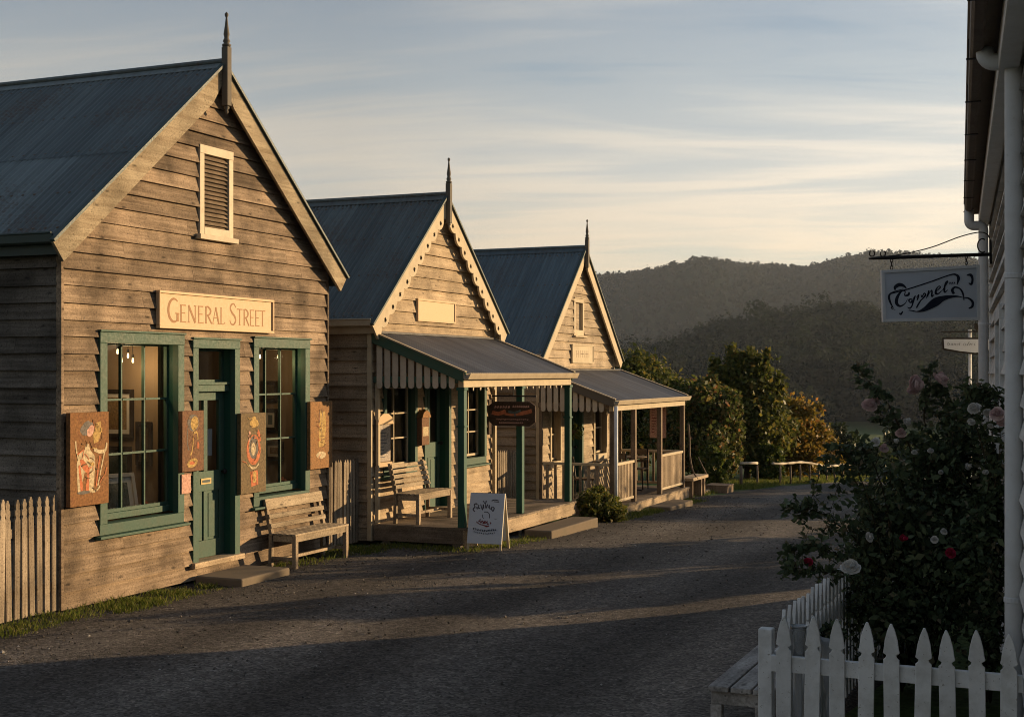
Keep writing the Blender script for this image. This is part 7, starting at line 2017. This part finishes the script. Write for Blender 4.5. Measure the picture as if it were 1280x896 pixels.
# a clear glass jar on the fence rail and a pot behind it
gm, gnn, gll, gp, gout = new_mat('clear jar glass'); gp.inputs['Base Color'].default_value = (0.9, 0.92, 0.92, 1); gp.inputs['Roughness'].default_value = 0.12; gp.inputs['Transmission Weight'].default_value = 0.75
M['jar'] = gm
p = at(998.5, 822, 7.35)
t = thing('glass_jar', (p.x, p.y, p.z), 'frosted glass jar standing behind the first white pickets', 'jar')
mb = MB(); mb.lathe([(0.026, 0), (0.030, 0.01), (0.028, 0.06), (0.031, 0.11), (0.040, 0.155), (0.044, 0.17), (0.041, 0.168), (0.036, 0.15), (0.027, 0.11), (0.024, 0.06), (0.024, 0.012)], n=20); mb.build('body', M['jar'], t, smooth=True)
mb = MB(); mb.lathe([(0.043, 0.168), (0.047, 0.172), (0.047, 0.178), (0.043, 0.18), (0.041, 0.174)], n=20); mb.build('rim', M['jar'], t, smooth=True)
zr_ = gz(p.x, p.y)
t = thing('plant_stand', (p.x, p.y, zr_), 'slim grey stand holding the glass jar behind the white pickets', 'stand')
mb = MB(); mb.lathe([(0.05, p.z - zr_ - 0.022), (0.055, p.z - zr_ - 0.015), (0.05, p.z - zr_ - 0.002)], n=16); mb.build('top', M['pipe'], t)
mb = MB(); mb.tube([(0, 0, -0.03), (0, 0, p.z - zr_ - 0.022)], 0.02, 8); mb.build('leg', M['pipe'], t)
p = at(1040, 816, 8.0); zr_ = gz(p.x, p.y)
t = thing('garden_pot', (p.x, p.y, zr_), 'slim grey garden urn behind the white pickets', 'pot')
h = p.z - zr_ + 0.10
mb = MB(); mb.lathe([(0.08, 0), (0.085, 0.03), (0.04, 0.08), (0.036, h - 0.34), (0.045, h - 0.30), (0.055, h - 0.20), (0.062, h - 0.05), (0.07, h - 0.03), (0.07, h), (0.062, h), (0.055, h - 0.04)], n=22); mb.build('urn', M['pipe'], t, smooth=True)
v, f, P_ = blob_leaves([((0, 0, h + 0.02), (0.08, 0.08, 0.06))], 120, 0.026); np_mesh('foliage', v, f, M['rose_leaf'], t, rnd=nr.random(len(f)))

# ------------------------------------------------------------------ grass
def grass(name, patches, n, hmin, hmax, seed):
    g = np.random.default_rng(seed)
    w = np.array([p[4] for p in patches], float); w /= w.sum(); cnt = g.multinomial(n, w)
    X, Y, Hs = [], [], []
    for (x0, x1, y0, y1, _), k in zip(patches, cnt):
        # tufts
        m = max(3, k // 26); tx = g.uniform(0, 1, m); ty = g.uniform(0, 1, m); i = g.integers(0, m, k)
        x = x0 + (x1 - x0) * tx[i] + g.normal(0, 0.05, k); y = y0 + (y1 - y0) * ty[i] + g.normal(0, 0.06, k)
        X.append(x); Y.append(y); Hs.append(g.uniform(hmin, hmax, k) * g.uniform(0.5, 1.2, m)[i])
    X = np.concatenate(X); Y = np.concatenate(Y); H = np.concatenate(Hs); k = len(X)
    Z = ground_z(X, Y) + 0.005
    a = g.uniform(0, 6.283, k); bw = g.uniform(0.003, 0.006, k); le = g.uniform(0.1, 0.7, k) * H; b = g.uniform(0, 6.283, k)
    dx, dy = np.cos(a) * bw, np.sin(a) * bw; lx, ly = np.cos(b) * le, np.sin(b) * le
    v = np.stack([np.stack([X - dx, Y - dy, Z], -1), np.stack([X + dx, Y + dy, Z], -1), np.stack([X + dx * .7 + lx * .35, Y + dy * .7 + ly * .35, Z + H * .6], -1), np.stack([X + lx, Y + ly, Z + H], -1), np.stack([X - dx * .7 + lx * .35, Y - dy * .7 + ly * .35, Z + H * .6], -1)], 1).reshape(-1, 3)
    f = np.arange(k * 5).reshape(k, 5)
    o = np_mesh(name, v, f, M['grass'], rnd=g.random(k)); tag(o, kind='stuff')
grass('verge_grass', [(-9.4, -8.85, 10.9, 12.2, 12), (-9.45, -9.0, 9.4, 10.8, 7), (-9.3, -8.9, 12.2, 12.7, 1), (-9.6, -8.9, 15.5, 16.6, 8), (-9.3, -7.7, 16.6, 17.1, 6), (-7.9, -7.5, 17.2, 18.9, 4), (-7.9, -7.5, 22.2, 24.6, 7), (-7.9, -7.5, 24.6, 25.2, 3), (-7.9, -7.55, 26.8, 28.2, 6), (-9.3, -9.0, 13.9, 15.5, 1.5)], 18000, 0.02, 0.085, 5)
grass('road_bend_grass', [(-9.6, -8.1, 28.4, 33.5, 12), (-9.8, -7.6, 33.2, 37.5, 20), (-9.0, -6.7, 37.0, 40.5, 20), (-8.0, -5.4, 40, 44, 14), (-4.6, -2.5, 46, 49, 6)], 42000, 0.04, 0.12, 6)
